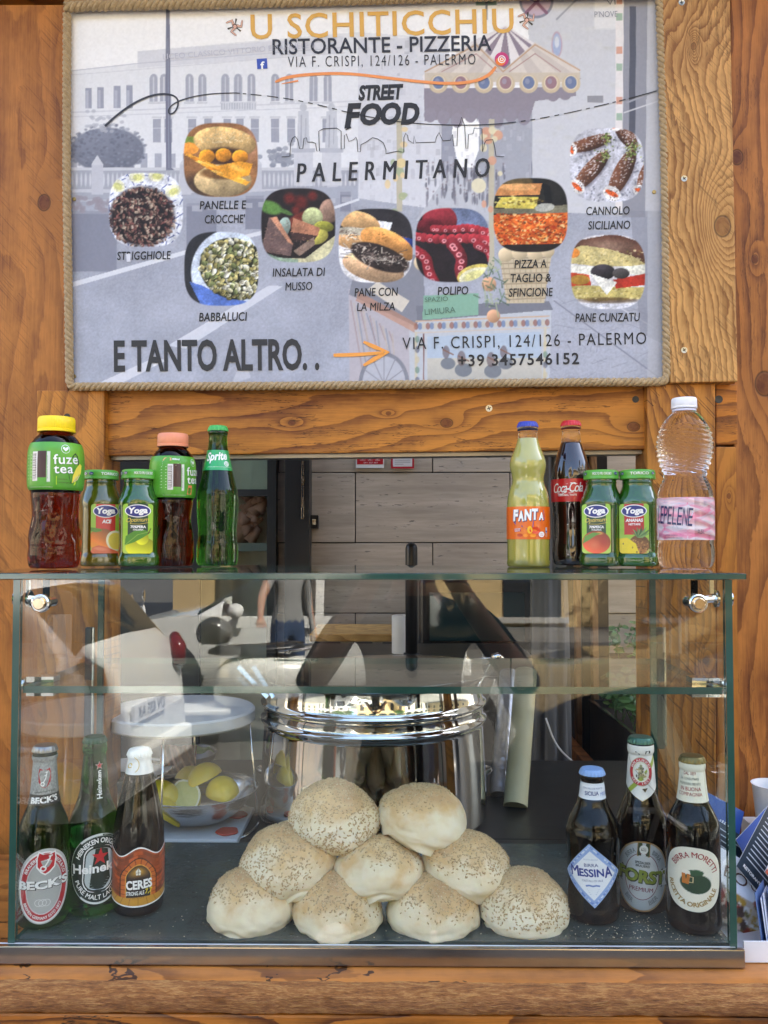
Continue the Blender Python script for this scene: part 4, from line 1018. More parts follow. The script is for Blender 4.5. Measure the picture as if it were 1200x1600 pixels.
for (x, y, rx, ry, cl) in ((9, -10, 7.5, 4.6, (222, 66, 14)), (2, -9.5, 3.4, 5, (250, 190, 40)), (-11, -16.5, 4, 2.2, (206, 70, 10)), (6, -17, 4, 2.4, (250, 150, 30)), (12.5, -16.5, 3.4, 2, (214, 80, 10)), (-3.5, -17, 3, 2.2, (250, 150, 30))): k.ell(x, y, rx, ry, cl, 3, 16)
k.ell(18, -15.5, 4.4, 3.8, WHT, 4, 18); k.text('100%', 15.6, -15.6, 20.4, -15.6, 1.3, (200, 60, 40), ydown=False, lift=5); k.text('gusto', 15.8, -17.4, 20.2, -17.4, 1.2, (200, 60, 40), ydown=False, lift=5)
k.poly([(25, -14), (28.4, -14), (28.4, -6), (25, -6)], (215, 200, 210), 1); k.ell(26.7, -11.5, 1.4, 1.6, (60, 70, 150), 2, 12); k.ell(27, -17, 2.3, 2.3, (230, 150, 110), 1, 14)
lb.done()
# ---- cola bottle
def flute(a, z):
    w = max(0, min(1, (z - .012) / .02)) * max(0, min(1, (.086 - z) / .01)) + max(0, min(1, (z - .122) / .006)) * max(0, min(1, (.156 - z) / .02))
    return 1 - .022 * w * (.5 + .5 * math.cos(10 * a)) ** 3
t = new_bottle('cola_bottle', 'contoured bottle of black cola with a red label and red crown cap', 893.5, 1.185, ZS)
prof = [(.001, .002), (.018, .001), (.0242, .0008), (.0268, .005), (.0280, .014), (.0277, .026), (.0255, .042), (.0248, .055), (.0258, .070), (.0272, .084), (.0279, .092), (.0279, .120), (.0270, .130), (.0245, .143), (.0205, .157), (.0165, .168), (.0142, .175)]
pp = resample(chaikin(prof, 2), 90); v, f = lathe(pp, 120, flute); o = mesh('body', v, f, M_cola, t, smooth=True)
lathe_obj('neck', [(.0142, .1748), (.0128, .185), (.0124, .193), (.0140, .1945), (.0142, .197), (.0130, .199)], M_clear, t, 48, None, 60, 2)
crown(t, .1995, .0138, plastic('red_crown_cap', (204, 34, 40)))
lb = Lab(t, pp, .106, R(-8), 110, 32, 'rect', rad=.2, lift=.0009, k=1.5); c = lb.cv; k = lb.ink
c.rect(-70, -20, 70, 20, (198, 26, 34)); k.text('Coca-Cola', -23, -3.5, 20, -2, 13, WHT, .005, .35, .82, ydown=False)
k.line([(-17, -2), (-15, -5), (-9, -5.6), (-5, -3.6), (2, -4), (8, -3)], [.3, .9, 1.1, .8, .6, .2], WHT); k.line([(-3, 8.5), (4, 10), (10, 9), (17, 9.5)], [.3, .9, .8, .3], WHT)
k.text('ORIGINAL TASTE', -15, -8.3, 11, -7.6, 2.2, WHT, .02, ydown=False); k.text('330', 26, -4, 34, -4, 4, WHT, .02, ydown=False); k.line([(26, 0), (33, 0)], .6, WHT)
lb.done()
# ---- water bottle, ribbed and swirled
def ribs(a, z):
    m = 1.0
    if .112 < z < .188:
        w = min(1, (z - .112) / .012, (.188 - z) / .012); fr = (a + math.pi) % (2 * math.pi) - math.pi
        m += .036 * w * math.sin(z * 950 + 2.6 * math.sin(a * 1.0 + .3) * 2.2)
    if .098 < z < .114: m += .012 * math.sin(z * 1400)
    if z < .03: m += .03 * math.cos(5 * a) * (1 - z / .03)
    if .03 < z < .036 or .088 < z < .094: m -= .015
    return m
t = new_bottle('water_bottle', 'clear plastic water bottle with a pink label and white cap', 1071.5, 1.085, ZS)
prof = [(.001, .006), (.016, .004), (.024, .0006), (.030, .001), (.0345, .008), (.0352, .020), (.0345, .034), (.0350, .040), (.0350, .084), (.0345, .092), (.0338, .098), (.0300, .110), (.0262, .1175), (.0270, .124), (.0318, .136), (.0348, .150), (.0352, .163), (.0325, .178), (.0265, .190), (.0195, .199), (.0146, .203), (.0140, .209), (.0140, .213)]
pp = resample(chaikin(prof, 2), 190); v, f = lathe(pp, 128, ribs); mesh('body', v, f, M_water, t, smooth=True)
lathe_obj('neck_ring', [(.0136, .2035), (.0152, .204), (.0150, .2065), (.0138, .207)], plastic('pale_blue_plastic', (214, 214, 236)), t, 48, None, 60, 0)
screwcap(t, .2072, .2215, .0160, plastic('white_cap', (232, 232, 236)), 60)
lb = Lab(t, pp, .0635, R(4), 2 * math.pi * 34.6 * .55, 54, 'rect', rad=.2, lift=.0008, k=1.3); c = lb.cv; k = lb.ink
c.rect(-120, -40, 120, 40, (226, 214, 226)); rr = np.random.default_rng(4)
for q in range(26):
    y = rr.uniform(-26, 30); s_ = rr.uniform(-.5, .5); wd = rr.uniform(1, 6); cl = ((236, 140, 176), (246, 190, 210), (216, 100, 150), (240, 240, 250), (200, 190, 214))[q % 5]
    c.line([(2, y), (30, y + 28 * s_), (62, y + 60 * s_)], wd, cl, .55); c.line([(-2, y), (-30, y + 26 * s_), (-62, y - 40 * s_)], wd, cl, .45)
k.poly([(-44, 18), (-10, 20), (2, 17), (7, 8), (3, -2), (-8, -12), (-20, -20), (-44, -24)], (206, 218, 236), 1)
for i, ch in enumerate('LEPELENE'):
    x = -44 + i * 6.2; k.text(ch, x + .3, -8.5 - .10 * (x + 10), x + 5.6, -9.0 - .10 * (x + 10), 23, (34, 44, 96), .0, ydown=False, lift=2)
k.text('0,5L', 12, -19, 21, -19, 5, (70, 60, 90), .01, ydown=False, lift=2); k.text('ACQUA MINERALE', -28, -22, -12, -22, 1.8, (60, 60, 110), ydown=False, lift=2)
k.text('Oligominerale naturale', -30, -25, -6, -25, 1.6, (60, 60, 110), ydown=False, lift=2); k.line([(-18, -12), (-16, -7), (-13, -9), (-11, -13), (-6, -13)], .5, (150, 160, 190), 2)
def wal(x, y):
    return np.where(x < 8, .86, .62) + .2 * np.sin(y * .5 + x * .09)
lb.done(print_mat('clear_printed_film', .3, .5, 1), alpha=lambda x, y: np.clip(wal(x, y), .35, .95))

# ---- beer bottles inside the case
def beer(label, px, D, kind, prof, glass, cap, capr, zcap, grp=None):
    zs = dict(b=.93, h=.95, c=.95, m=.90, f=.94, o=.945)[kind]
    t = new_bottle('beer_bottle', label, px, D, ZB + .0004, 0, 'beer bottles standing on the slate inside the case')
    pp = chaikin(prof, 2); v, f = lathe(pp, 72); mesh('body', v, f, glass, t, smooth=True); crown(t, zcap, capr, cap); t.scale = (1, 1, zs); return t, pp
LN = lambda H, r=.0302, sh=.125, nk=.0135: [(.001, .003), (.02, .001), (r * .9, .0008), (r * .985, .004), (r, .012), (r, sh * .8), (r, sh * .92), (r * .95, sh), (r * .72, sh + .018), (r * .56, sh + .034), (nk * 1.12, H - .03), (nk * 1.02, H - .018), (nk * .99, H - .014), (nk * 1.1, H - .012), (nk * 1.1, H - .004), (nk, H)]
M_capsil = simple('silver_crown_cap', (.30, .30, .31), .3, .95)
M_capgr = simple('green_metal_cap', (.015, .07, .03), .3, .2)
# 1: green bottle, silver foil neck, oval red label
t, pp = beer('leftmost green beer bottle with silver foil neck and red oval label', 75, 1.003, 'b', [(.001, .003), (.02, .001), (.026, .0008), (.0290, .004), (.0296, .012), (.0296, .085), (.0292, .110), (.0272, .126), (.0220, .140), (.0175, .150), (.0150, .165), (.0128, .200), (.0124, .204), (.0138, .206), (.0140, .212), (.0128, .2155)], M_greend, M_capsil, .0140, .2165)
nl = Lab(t, pp, .181, 0, 84, 46, 'rect', S=(1, 1.3), rad=.2, name='neck_label', lift=.0007, k=1.3); c = nl.cv; k = nl.ink
c.rect(-60, -40, 60, 40, (150, 152, 148)); n_ = vnoise(c.h, c.w, 4, 3, 4); c.a = np.clip(c.a * (.75 + .65 * n_[..., None]), 0, 1); c.rect(-60, -24, 60, -13, (24, 24, 24))
k.poly([(-6, 12), (-2, 10.6), (2, 10.6), (6, 12), (7, 7), (6.4, -1), (3, -5.6), (0, -7), (-3, -5.6), (-6.4, -1), (-7, 7)], (186, 26, 36)); k.line([(2.6, 8), (1, 2), (-1.6, -2)], 1, WHT, 1); k.ringe(-2, -3, 2.2, 2.2, 1.0, WHT, 1); k.line([(1, 8), (3.6, 8.4)], 1, WHT, 1); k.line([(0, 5), (2.4, 5.6)], 1, WHT, 1)
k.text('IMPORTED', -10, -12, 12, -10.6, 1.7, (50, 50, 50), ydown=False); k.text("BECK'S", -13.5, -21.4, 14, -19.8, 5.2, WHT, .05, 0, 1.05, ydown=False); k.line([(-13, -22.9), (14, -21.4)], .5, WHT)
nl.done(print_mat('silver_foil_print', .28, .3))
lb = Lab(t, pp, .055, R(2), 62, 88, S=(1.02, 1.05), shape= 'oval', tilt=-4, lift=.0007, k=1.3); c = lb.cv; k = lb.ink
c.rect(-60, -60, 60, 60, (196, 197, 194)); c.ell(0, -1, 29, 42, (240, 240, 238)); c.ell(0, -1, 27.5, 40, (186, 26, 38)); c.ell(0, -1, 20.5, 32, (238, 238, 236)); c.ell(0, -1, 19.5, 31, (176, 178, 174)); c.grad(-19, -30, 19, 30, (200, 200, 198), (150, 152, 150), .35)
k.arc('BRAUEREI', 0, -1, 22, 34, -66, -22, 3.6, WHT, .02, ydown=False); k.arc('BECK & CO', 0, -1, 22, 34, 24, 68, 3.6, WHT, .02, ydown=False)
k.arc('BREMEN GERMANY ESTD 1873', 0, -1, 25.6, 37.6, 236, 124, 3.4, WHT, .02, inward=True, ydown=False)
k.poly([(-9, 41), (-3, 38), (3, 38), (9, 41), (10.6, 33), (10, 22), (5, 16), (0, 13), (-5, 16), (-10, 22), (-10.6, 33)], WHT, 1); k.poly([(-8, 39), (-3, 36.4), (3, 36.4), (8, 39), (9.2, 33), (8.6, 23), (4, 17.6), (0, 15), (-4, 17.6), (-8.6, 23), (-9.2, 33)], (190, 26, 38), 2)
k.line([(4, 35), (1.4, 28), (-2, 22)], 1.5, WHT, 3); k.ringe(-2.6, 21, 3.4, 3.4, 1.5, WHT, 3); k.line([(2, 35), (6, 36)], 1.3, WHT, 3); k.line([(.6, 31), (4, 32)], 1.3, WHT, 3)
k.poly([(-31, -9), (-31, 6), (31, 12.5), (31, -2)], (26, 26, 28), 1); k.line([(-31, 3.6), (31, 10.2)], .6, WHT, 2); k.line([(-31, -7), (31, -.4)], .6, WHT, 2)
k.text("BECK'S", -28, -5.5, 29, .6, 8.6, (20, 20, 20), .075, 0, 1.02, ydown=False, lift=2); k.text("BECK'S", -28.6, -5, 28.4, 1.1, 8.6, WHT, .05, 0, 1.02, ydown=False, lift=3)
for q in (-4, 0, 4): k.ringe(q, -19, 4.4, 4.2, .6, (230, 230, 228), 1)
lb.done()
# 2: green bottle printed on the glass
t, pp = beer('green beer bottle with a small red star on its slim bare neck', 152, 1.037, 'h', LN(.2135, .0300, .118, .0133), M_green, M_capgr, .0140, .2145)
nl = Lab(t, pp, .168, R(22), 14, 50, 'rect', rad=.2, name='neck_label', lift=.0002)
k = nl.ink; k.text('Heineken', 2.2, -23, 2.2, 12, 5.4, WHT, .02, 0, ydown=False)
star = [(0 + (4.6 if q % 2 == 0 else 1.8) * math.sin(q * math.pi / 5), 18 + (4.6 if q % 2 == 0 else 1.8) * math.cos(q * math.pi / 5)) for q in range(10)]; k.poly([(x * 1.25, (y - 18) * 1.25 + 18) for x, y in star], (230, 220, 215)); k.poly(star, (190, 34, 34), 1)
ob = k.obj('neck_print', t)
lb = Lab(t, pp, .061, R(13), 64, 70, S=(1.1, 1.25), shape= 'oval', tilt=-3, lift=.0006, k=1.3); c = lb.cv; k = lb.ink
c.rect(-60, -60, 60, 60, (20, 44, 24)); c.ell(0, 0, 31, 34, (22, 40, 30)); 
k.ringe(0, 0, 32, 35, .7, (190, 195, 190)); k.ringe(0, 0, 32, 35, 2.2, (225, 228, 225), 1, 14, -42, 2); k.ringe(0, 0, 32, 35, 2.0, (225, 228, 225), 1, 14, 150, 215)
k.arc('HEINEKEN ORIGINAL', 0, 0, 23, 26, -70, 62, 4.6, WHT, .03, ydown=False); k.arc('PURE MALT LAGER', 0, 0, 28, 30.6, 244, 124, 4.6, WHT, .03, inward=True, ydown=False)
k.arc('PREMIUM QUALITY LAGER BEER', 0, 0, 29, 32, -40, 50, 1.6, (190, 200, 190), .0, ydown=False)
def rrect(cx, cy, hw, hh, r, n=5): return [(cx + sx * (hw - r) + r * math.cos(a), cy + sy * (hh - r) + r * math.sin(a)) for sx, sy, b0 in ((1, 1, 0), (-1, 1, 90), (-1, -1, 180), (1, -1, 270)) for a in [R(b0 + 90 * q / n) for q in range(n + 1)]]
k.poly(rrect(0, 0, 17, 23, 12), WHT, 1); k.poly(rrect(0, 0, 15.8, 21.8, 11), (22, 40, 30), 2); k.poly(rrect(0, 0, 14.4, 20.4, 10), (186, 196, 196), 3)
k.poly([(x * 2.0, (y - 18) * 2.0 + 12) for x, y in star], (196, 34, 38), 4)
for q in range(4): k.line([(-11 + q, -11 - q * 2.4), (11 - q, -10 - q * 2.4)], .5, (120, 134, 130), 4)
k.poly([(-29, -7.4), (-29, 3.6), (30, 8.4), (30, -2.6)], (18, 26, 22), 5); k.line([(-29, 3.6), (30, 8.4)], .7, WHT, 6); k.line([(-29, -7.4), (30, -2.6)], .7, WHT, 6)
k.text('Heineken', -27.5, -5, 28, -.6, 8.4, WHT, .03, 0, ydown=False, lift=7)
lb.done()
# 3: brown bottle with vault label and white collar
t, pp = beer('brown beer bottle with a white cap and a brick vault label', 221.5, 1.037, 'c', [(.001, .003), (.02, .001), (.026, .0008), (.0298, .004), (.0306, .014), (.0306, .090), (.0300, .106), (.0278, .122), (.0236, .142), (.0192, .162), (.0158, .178), (.0136, .190), (.0136, .194), (.0142, .196), (.0130, .198)], M_brown, plastic('white_crown_cap', (232, 234, 230)), .0145, .1985)
nl = Lab(t, pp, .1875, 0, 90, 21, 'rect', S=(1, 1.15), rad=.2, name='neck_label', lift=.0006); c = nl.cv; k = nl.ink; c.rect(-60, -40, 60, 40, (236, 238, 236)); k.text('e', -15, -4, -8, -3, 8, (206, 176, 60), 0, .3, ydown=False); k.ringe(-9, 0, 9, 9, .7, (206, 176, 60), 0, 14, 20, 150); nl.done()
def cer(v):
    return -50, 50
lb = Lab(t, pp, .0505, 0, 100, 66, 'free', L=cer, lift=.0007, k=1.5); c = lb.cv; k = lb.ink
y_top = lambda x: 27 + 4.5 * math.cos(x * .135 - .2); y_bot = lambda x: -29 + .0035 * x * x
c.rect(-60, -40, 60, 40, (150, 66, 26))
rr = np.random.default_rng(8)
for r_ in range(14):
    for q in range(-7, 8):
        x0 = q * 11 + (5.5 if r_ % 2 else 0); y0 = -30 + r_ * 5; v_ = rr.uniform(.7, 1.2); c.rect(x0 + .5, y0 + .5, x0 + 10.4, y0 + 4.4, tuple(np.clip(np.array((170, 76, 30)) * v_, 0, 255)))
c.poly([(-23, -40), (-23, 2)] + [(23 * math.cos(a), 2 + 20 * math.sin(a)) for a in np.linspace(math.pi, 0, 20)] + [(23, -40)], (60, 24, 8))
c.poly([(-21.5, -40), (-21.5, 2)] + [(21.5 * math.cos(a), 2 + 18.5 * math.sin(a)) for a in np.linspace(math.pi, 0, 20)] + [(21.5, -40)], (206, 104, 34))
for a in np.linspace(math.pi, 0, 10): c.line([(15 * math.cos(a), 2 + 12 * math.sin(a)), (21.5 * math.cos(a), 2 + 18.5 * math.sin(a))], .7, (90, 36, 10))
for q in range(6):
    for sx in (-1, 1): c.line([(sx * 15, 0 - q * 6), (sx * 21.5, 0 - q * 6)], .7, (90, 36, 10))
c.poly([(-15.5, -40), (-15.5, 2)] + [(15.5 * math.cos(a), 2 + 12.5 * math.sin(a)) for a in np.linspace(math.pi, 0, 20)] + [(15.5, -40)], (240, 170, 70)); c.poly([(-14.4, -40), (-14.4, 2)] + [(14.4 * math.cos(a), 2 + 11.4 * math.sin(a)) for a in np.linspace(math.pi, 0, 20)] + [(14.4, -40)], (36, 20, 12))
c.ell(0, 6, 14, 8, (250, 190, 70), .95, 0, .95); c.rect(-60, -40, 60, -22.5, (206, 150, 50)); 
for q in range(-5, 6): c.line([(q * 9, -22), (q * 13, -40)], .5, (140, 90, 30))
w_ = c._win(-60, -40, 60, 40); Xc, Yc = np.broadcast_arrays(w_[2], w_[3])
k.text('CERES', -14, -13.5, 16.5, -12.2, 10, WHT, .04, 0, ydown=False); k.line([(-13.5, -15.6), (16.5, -14.4)], .9, (230, 206, 40)); k.text('STRONG ALE', -14, -21, 7, -20.3, 4.6, WHT, .02, 0, .95, ydown=False); k.text('7,7', 8, -20, 17, -19.2, 5.6, (238, 214, 40), .02, .2, ydown=False)
k.poly([(-2.5, 4), (2.5, 4), (3, 9), (0, 12.5), (-3, 9)], (236, 232, 214)); k.line([(0, 3.5), (0, 12)], .5, (60, 50, 40), 1); k.line([(-2.6, 7), (2.6, 7)], .5, (60, 50, 40), 1)
k.text('GUSTO  FORTE', -7, -25, 7, -25, 1.9, (70, 40, 16), .0, ydown=False)
# warp rows between the wavy top and the bowed foot
def at3(x, y, up=0.0, lb=lb):
    f_ = (y + 33) / 66; yy = (y_bot(x) + (y_top(x) - y_bot(x)) * f_) * 1.2; a = x / 1000 / lb.r0; Z = lb.zc + yy / 1000; r = float(np.interp(Z, lb.pz, lb.pr)) + lb.lift + up
    return (r * math.sin(a), -r * math.cos(a), Z)
keep = lb.at; lb.at = at3; k.line([(x, 33) for x in range(-48, 49, 3)], 1.6, WHT, 1); k.line([(x, -33) for x in range(-48, 49, 3)], 1.8, WHT, 1)
lb.done()
# 4: squat brown bottle with blue diamond
t, pp = beer('squat brown beer bottle with a pale blue cap and a diamond label', 922, 1.022, 'm', [(.001, .003), (.02, .001), (.027, .0008), (.0305, .004), (.0314, .014), (.0308, .03), (.0306, .085), (.0322, .108), (.0318, .116), (.0292, .122), (.0288, .127), (.0238, .138), (.0190, .148), (.0168, .156), (.0148, .160), (.0140, .174), (.0132, .176), (.0132, .181), (.0142, .183), (.0142, .187), (.0132, .189)], M_brown, plastic('pale_blue_crown_cap', (140, 174, 226)), .0148, .1895)
nl = Lab(t, pp, .169, R(2), 80, 19, 'rect', S=(1, 1.1), rad=.2, name='neck_label', lift=.0007); c = nl.cv; k = nl.ink; c.rect(-60, -40, 60, 40, (226, 232, 240)); k.line([(-30, 8.2), (30, 8.2)], 1, (90, 120, 190)); k.line([(-30, -8.2), (30, -8.2)], 1, (90, 120, 190)); k.text('CON SALE DEI MARI DI', -12, 2.5, 12, 3, 2, (60, 84, 140), ydown=False); k.text('SICILIA', -9, -4.8, 7, -4, 4.6, (40, 60, 130), .02, ydown=False); k.text('MESSINA', 9, -4.8, 26, -4, 3.8, (110, 140, 200), ydown=False); nl.done()
lb = Lab(t, pp, .066, R(-2), 76, 86, S=(1, .96), shape= 'diamond', tilt=4, lift=.0007, k=1.4); c = lb.cv; k = lb.ink
c.rect(-60, -60, 60, 60, (150, 176, 222)); rr = np.random.default_rng(9)
for q in range(150):
    a = rr.uniform(0, 1); e = rr.integers(0, 4); sx, sy = ((1, 1), (1, -1), (-1, -1), (-1, 1))[e]; x, y = sx * 37 * a * .93, sy * 42 * (1 - a) * .93; c.ell(x, y, rr.uniform(.8, 2.2), rr.uniform(.5, 1.4), ((90, 124, 200), (226, 234, 246))[q % 2], .8, rr.uniform(0, 3))
c.poly([(0, 33), (29, 0), (0, -33), (-29, 0)], (236, 240, 246)); 
k.text('BIRRA', -8, 11.5, 8, 12, 4.2, (36, 60, 130), .01, ydown=False)
k.text('M', -26, -3, -15, -2.4, 14, (30, 56, 140), .03, ydown=False); k.text('ESSIN', -14.5, -1.6, 14, -1, 9.6, (30, 56, 140), .03, ydown=False); k.text('A', 14.5, -3.2, 25, -2.6, 13.5, (30, 56, 140), .03, ydown=False)
k.text('RICETTA SPECIALE', -8, 20.5, 8, 20.5, 1.7, (150, 170, 200), ydown=False); k.text('CRISTALLI DI SALE', -12, -8.4, 12, -8, 2.6, (60, 84, 140), .0, ydown=False); k.line([(-8, -14), (-4, -13), (0, -14), (4, -13), (8, -14)], 2.2, (110, 136, 196)); 
for q in range(4): k.line([(-7 + q, -18 - q * 2.2), (7 - q, -18 - q * 2.2)], .5, (150, 170, 200))
lb.done()
# 5: tall brown bottle with pointed neck label
t, pp = beer('tall brown beer bottle with a dark green cap and a pointed crest label', 997.5, 1.052, 'f', LN(.2135, .0312, .118, .0140), M_brown, simple('teal_metal_cap', (.07, .17, .13), .3, .5), .0152, .2145)
nl = Lab(t, pp, .1766, R(4), 50, 62, 'free', S=(1, 1.13), name='neck_label', lift=.0007, L=lambda v: (-25 * min(1, v / .28), 25 * min(1, v / .28))); c = nl.cv; k = nl.ink
c.rect(-60, -60, 60, 60, (232, 232, 226)); c.line([(-25, -16), (0, -31), (25, -16)], 1.4, (190, 160, 90)); c.line([(25, 22), (-16, -22)], 5, (156, 176, 60)); c.line([(-25, 22), (16, -22)], 0.6, (120, 120, 110))
k.ringe(-1, 2, 13.5, 15.5, 3.8, (190, 38, 54), 1); k.ringe(-1, 2, 14.2, 16.2, .5, (150, 130, 100), 1); k.ell(-1, 2, 9.6, 11.6, (226, 224, 206), 2); k.arc('BRAUEREI', -1, 2, 10.2, 12.2, -70, 70, 2.4, WHT, .0, ydown=False, lift=2); k.arc('SEIT 1857', -1, 2, 12.6, 14.6, 240, 120, 2.4, WHT, .0, inward=True, ydown=False, lift=2)
for q in range(26): k.ell(-1 + rr.uniform(-5.5, 5.5), 2 + rr.uniform(-8, 8), rr.uniform(.8, 2), rr.uniform(.8, 2), ((90, 90, 80), (150, 150, 110), (190, 170, 120))[q % 3], 3, 8)
k.poly([(4, 22), (11, 23), (11, 26), (5, 25.5)], (26, 28, 26), 1); k.poly([(-7, 25), (-2, 22), (-3, 20.6), (-8, 24)], (26, 28, 26), 1); k.poly([(0, -17), (6, -16), (3, -21)], (30, 32, 30), 2)
nl.done()
lb = Lab(t, pp, .050, R(0), 70, 78, S=(.98, 1.15), shape= 'oval', tilt=-4, lift=.0007, k=1.3); c = lb.cv; k = lb.ink
c.rect(-60, -60, 60, 60, (150, 112, 60)); c.ell(0, 0, 33, 37.4, (168, 178, 184)); c.ell(0, 0, 21, 26, (196, 202, 204)); c.grad(-33, -37, 33, 37, (150, 158, 164), (206, 212, 214), .3)
k.ringe(0, 0, 21, 26, .8, (120, 60, 80)); k.arc('BIRRA', 0, 0, 24, 28, -52, -22, 5, (110, 116, 120), .02, ydown=False); k.arc('BIRRA', 0, 0, 24, 28, 24, 54, 5, (110, 116, 120), .02, ydown=False); k.arc('BIER', 0, 0, 29, 33, 222, 200, 5, (110, 116, 120), .02, inward=True, ydown=False); k.arc('BIER', 0, 0, 29, 33, 158, 132, 5, (110, 116, 120), .02, inward=True, ydown=False)
k.poly(rrect(0, 30, 7.5, 8, .8), (150, 120, 66), 1); k.poly(rrect(0, 30, 6.6, 7.1, .6), (52, 66, 40), 2); k.ell(0, 30, 5, 5, (214, 218, 214), 3, 18); k.line([(-2.6, 29), (-2, 32), (-1, 30), (0, 32.6), (1, 30), (2, 32), (2.6, 29), (-2.6, 29)], .7, (60, 70, 60), 4)
k.text('SPEZIALBIER', -9, 14, 9, 14, 2.6, (40, 44, 46), .02, ydown=False, lift=1); k.text('BRAUEREI', -8, 10.4, 8, 10.4, 2.6, (40, 44, 46), .02, ydown=False, lift=1)
k.poly([(-35, -9), (-31, -7), (-35, 10), (-24, 9), (24, 9), (35, 12), (33, -2), (36, -11), (24, -10), (-24, -10)], (60, 66, 66), 1); k.poly([(-33, -6.6), (-30, -7.6), (-33, 8), (-24, 7.4), (24, 7.6), (33, 9.6), (31, -2), (34, -8.8), (24, -8.4), (-24, -8.6)], (204, 208, 206), 2)
k.text('FORST', -29, -6.4, 30, -6.4, 12.4, (20, 24, 20), .075, 0, ydown=False, lift=3); k.text('FORST', -29.6, -5.8, 29.4, -5.8, 12.4, (116, 132, 40), .045, 0, ydown=False, lift=4)
k.text('PREMIUM', -14, -16.6, 14, -16.2, 4.6, (120, 34, 56), .02, ydown=False, lift=1)
lb.done()
# 6: brown bottle with cream round label
t, pp = beer('brown beer bottle with a gold cap and a cream collar, rightmost in the case', 1077, .997, 'o', [(.001, .003), (.02, .001), (.027, .0008), (.0303, .004), (.0312, .014), (.0302, .028), (.0302, .034), (.0300, .1), (.0306, .116), (.0290, .130), (.0240, .142), (.0196, .150), (.0172, .156), (.0152, .172), (.0138, .190), (.0132, .193), (.0142, .195), (.0144, .200), (.0132, .203)], M_brown, simple('gold_metal_cap', (.20, .16, .06), .35, .6), .0146, .2035)
nl = Lab(t, pp, .181, 0, 88, 37, 'rect', S=(1, 1.32), rad=.2, name='neck_label', lift=.0007); c = nl.cv; k = nl.ink; c.rect(-60, -40, 60, 40, (230, 230, 212)); c.line([(16.5, -20), (16.5, 20)], 2.4, (208, 208, 180))
for q, (s_, h_, cl, x0, x1) in enumerate((('DAL 1859', 2.8, (140, 50, 56), -10, 4), ('DA CONSUMARSI', 2.2, (96, 116, 100), -14, 7), ('PREFERIBILMENTE', 2.2, (96, 116, 100), -15, 9), ('IN BUONA', 3.4, (150, 40, 50), -13, 9), ('COMPAGNIA', 3.2, (150, 40, 50), -15, 10))): k.text(s_, x0, 6 - q * 4.6 - (q > 2) * .6, x1, 6.4 - q * 4.6 - (q > 2) * .6, h_, cl, .01, ydown=False)
nl.done()
lb = Lab(t, pp, .0687, R(-1), 66, 82, S=(1.05, .93), shape= 'egg', tilt=-4, lift=.0007, k=1.3); c = lb.cv; k = lb.ink
c.rect(-60, -60, 60, 60, (232, 230, 214))
k.arc('BIRRA MORETTI', 0, 0, 22, 28, -62, 68, 7.0, (150, 30, 40), .035, 0.95, ydown=False); k.arc('RICETTA ORIGINALE', 0, 0, 28.5, 35, 256, 108, 5.6, (156, 128, 66), .03, .95, inward=True, ydown=False)
# (the brand's figure is left out: a plain green field with a glass of beer stands in its place)
c.ell(3, -5, 17, 13, (24, 62, 40), 1, 0, .05); c.ell(2, 9, 9, 4, (40, 82, 54), 1, .1, .1); k.poly([(-11, -7), (-4, -7), (-3, 6), (-12, 6)], (190, 112, 30), 1); k.poly([(-12.2, 6), (-2.8, 6), (-3.6, 10), (-7, 11.4), (-11.6, 9.6)], (240, 236, 222), 2); k.line([(-3.6, 3), (0, 3), (0, -4), (-4, -4)], 1.1, (214, 196, 150), 1)
lb.done()
# ================================================================== sesame buns
g = G('bread_crust'); v = g.coords(rnd=True); sp = g.n('SeparateXYZ', i0=g.coords()); n = g.noise(v, 24, 4); n2 = g.noise(v, 90, 4)
f = g.math('ADD', g.math('MULTIPLY_ADD', sp.outputs[2], 17, .14), g.math('MULTIPLY', g.math('SUBTRACT', n, .5), 1.5), clamp=True)
c = g.ramp(f, [(0, (.80, .71, .52)), (.32, (.78, .66, .43)), (.62, (.64, .40, .15)), (1, (.46, .24, .07))]); c = g.mixc(g.math('MULTIPLY', n2, .3), c, (.82, .76, .58))
g.bsdf(c, .62, 0, g.bump(n2, .25, .003), Subsurface_Weight=.25, Subsurface_Radius=(.012, .007, .003), Subsurface_Scale=.5); M_bun = g.m
g = G('sesame'); v = g.coords(); n = g.noise(v, 420, 1); c = g.ramp(n, [(.25, (.30, .18, .07)), (.5, (.52, .36, .17)), (.75, (.70, .54, .32))]); g.bsdf(c, .5); M_ses = g.m
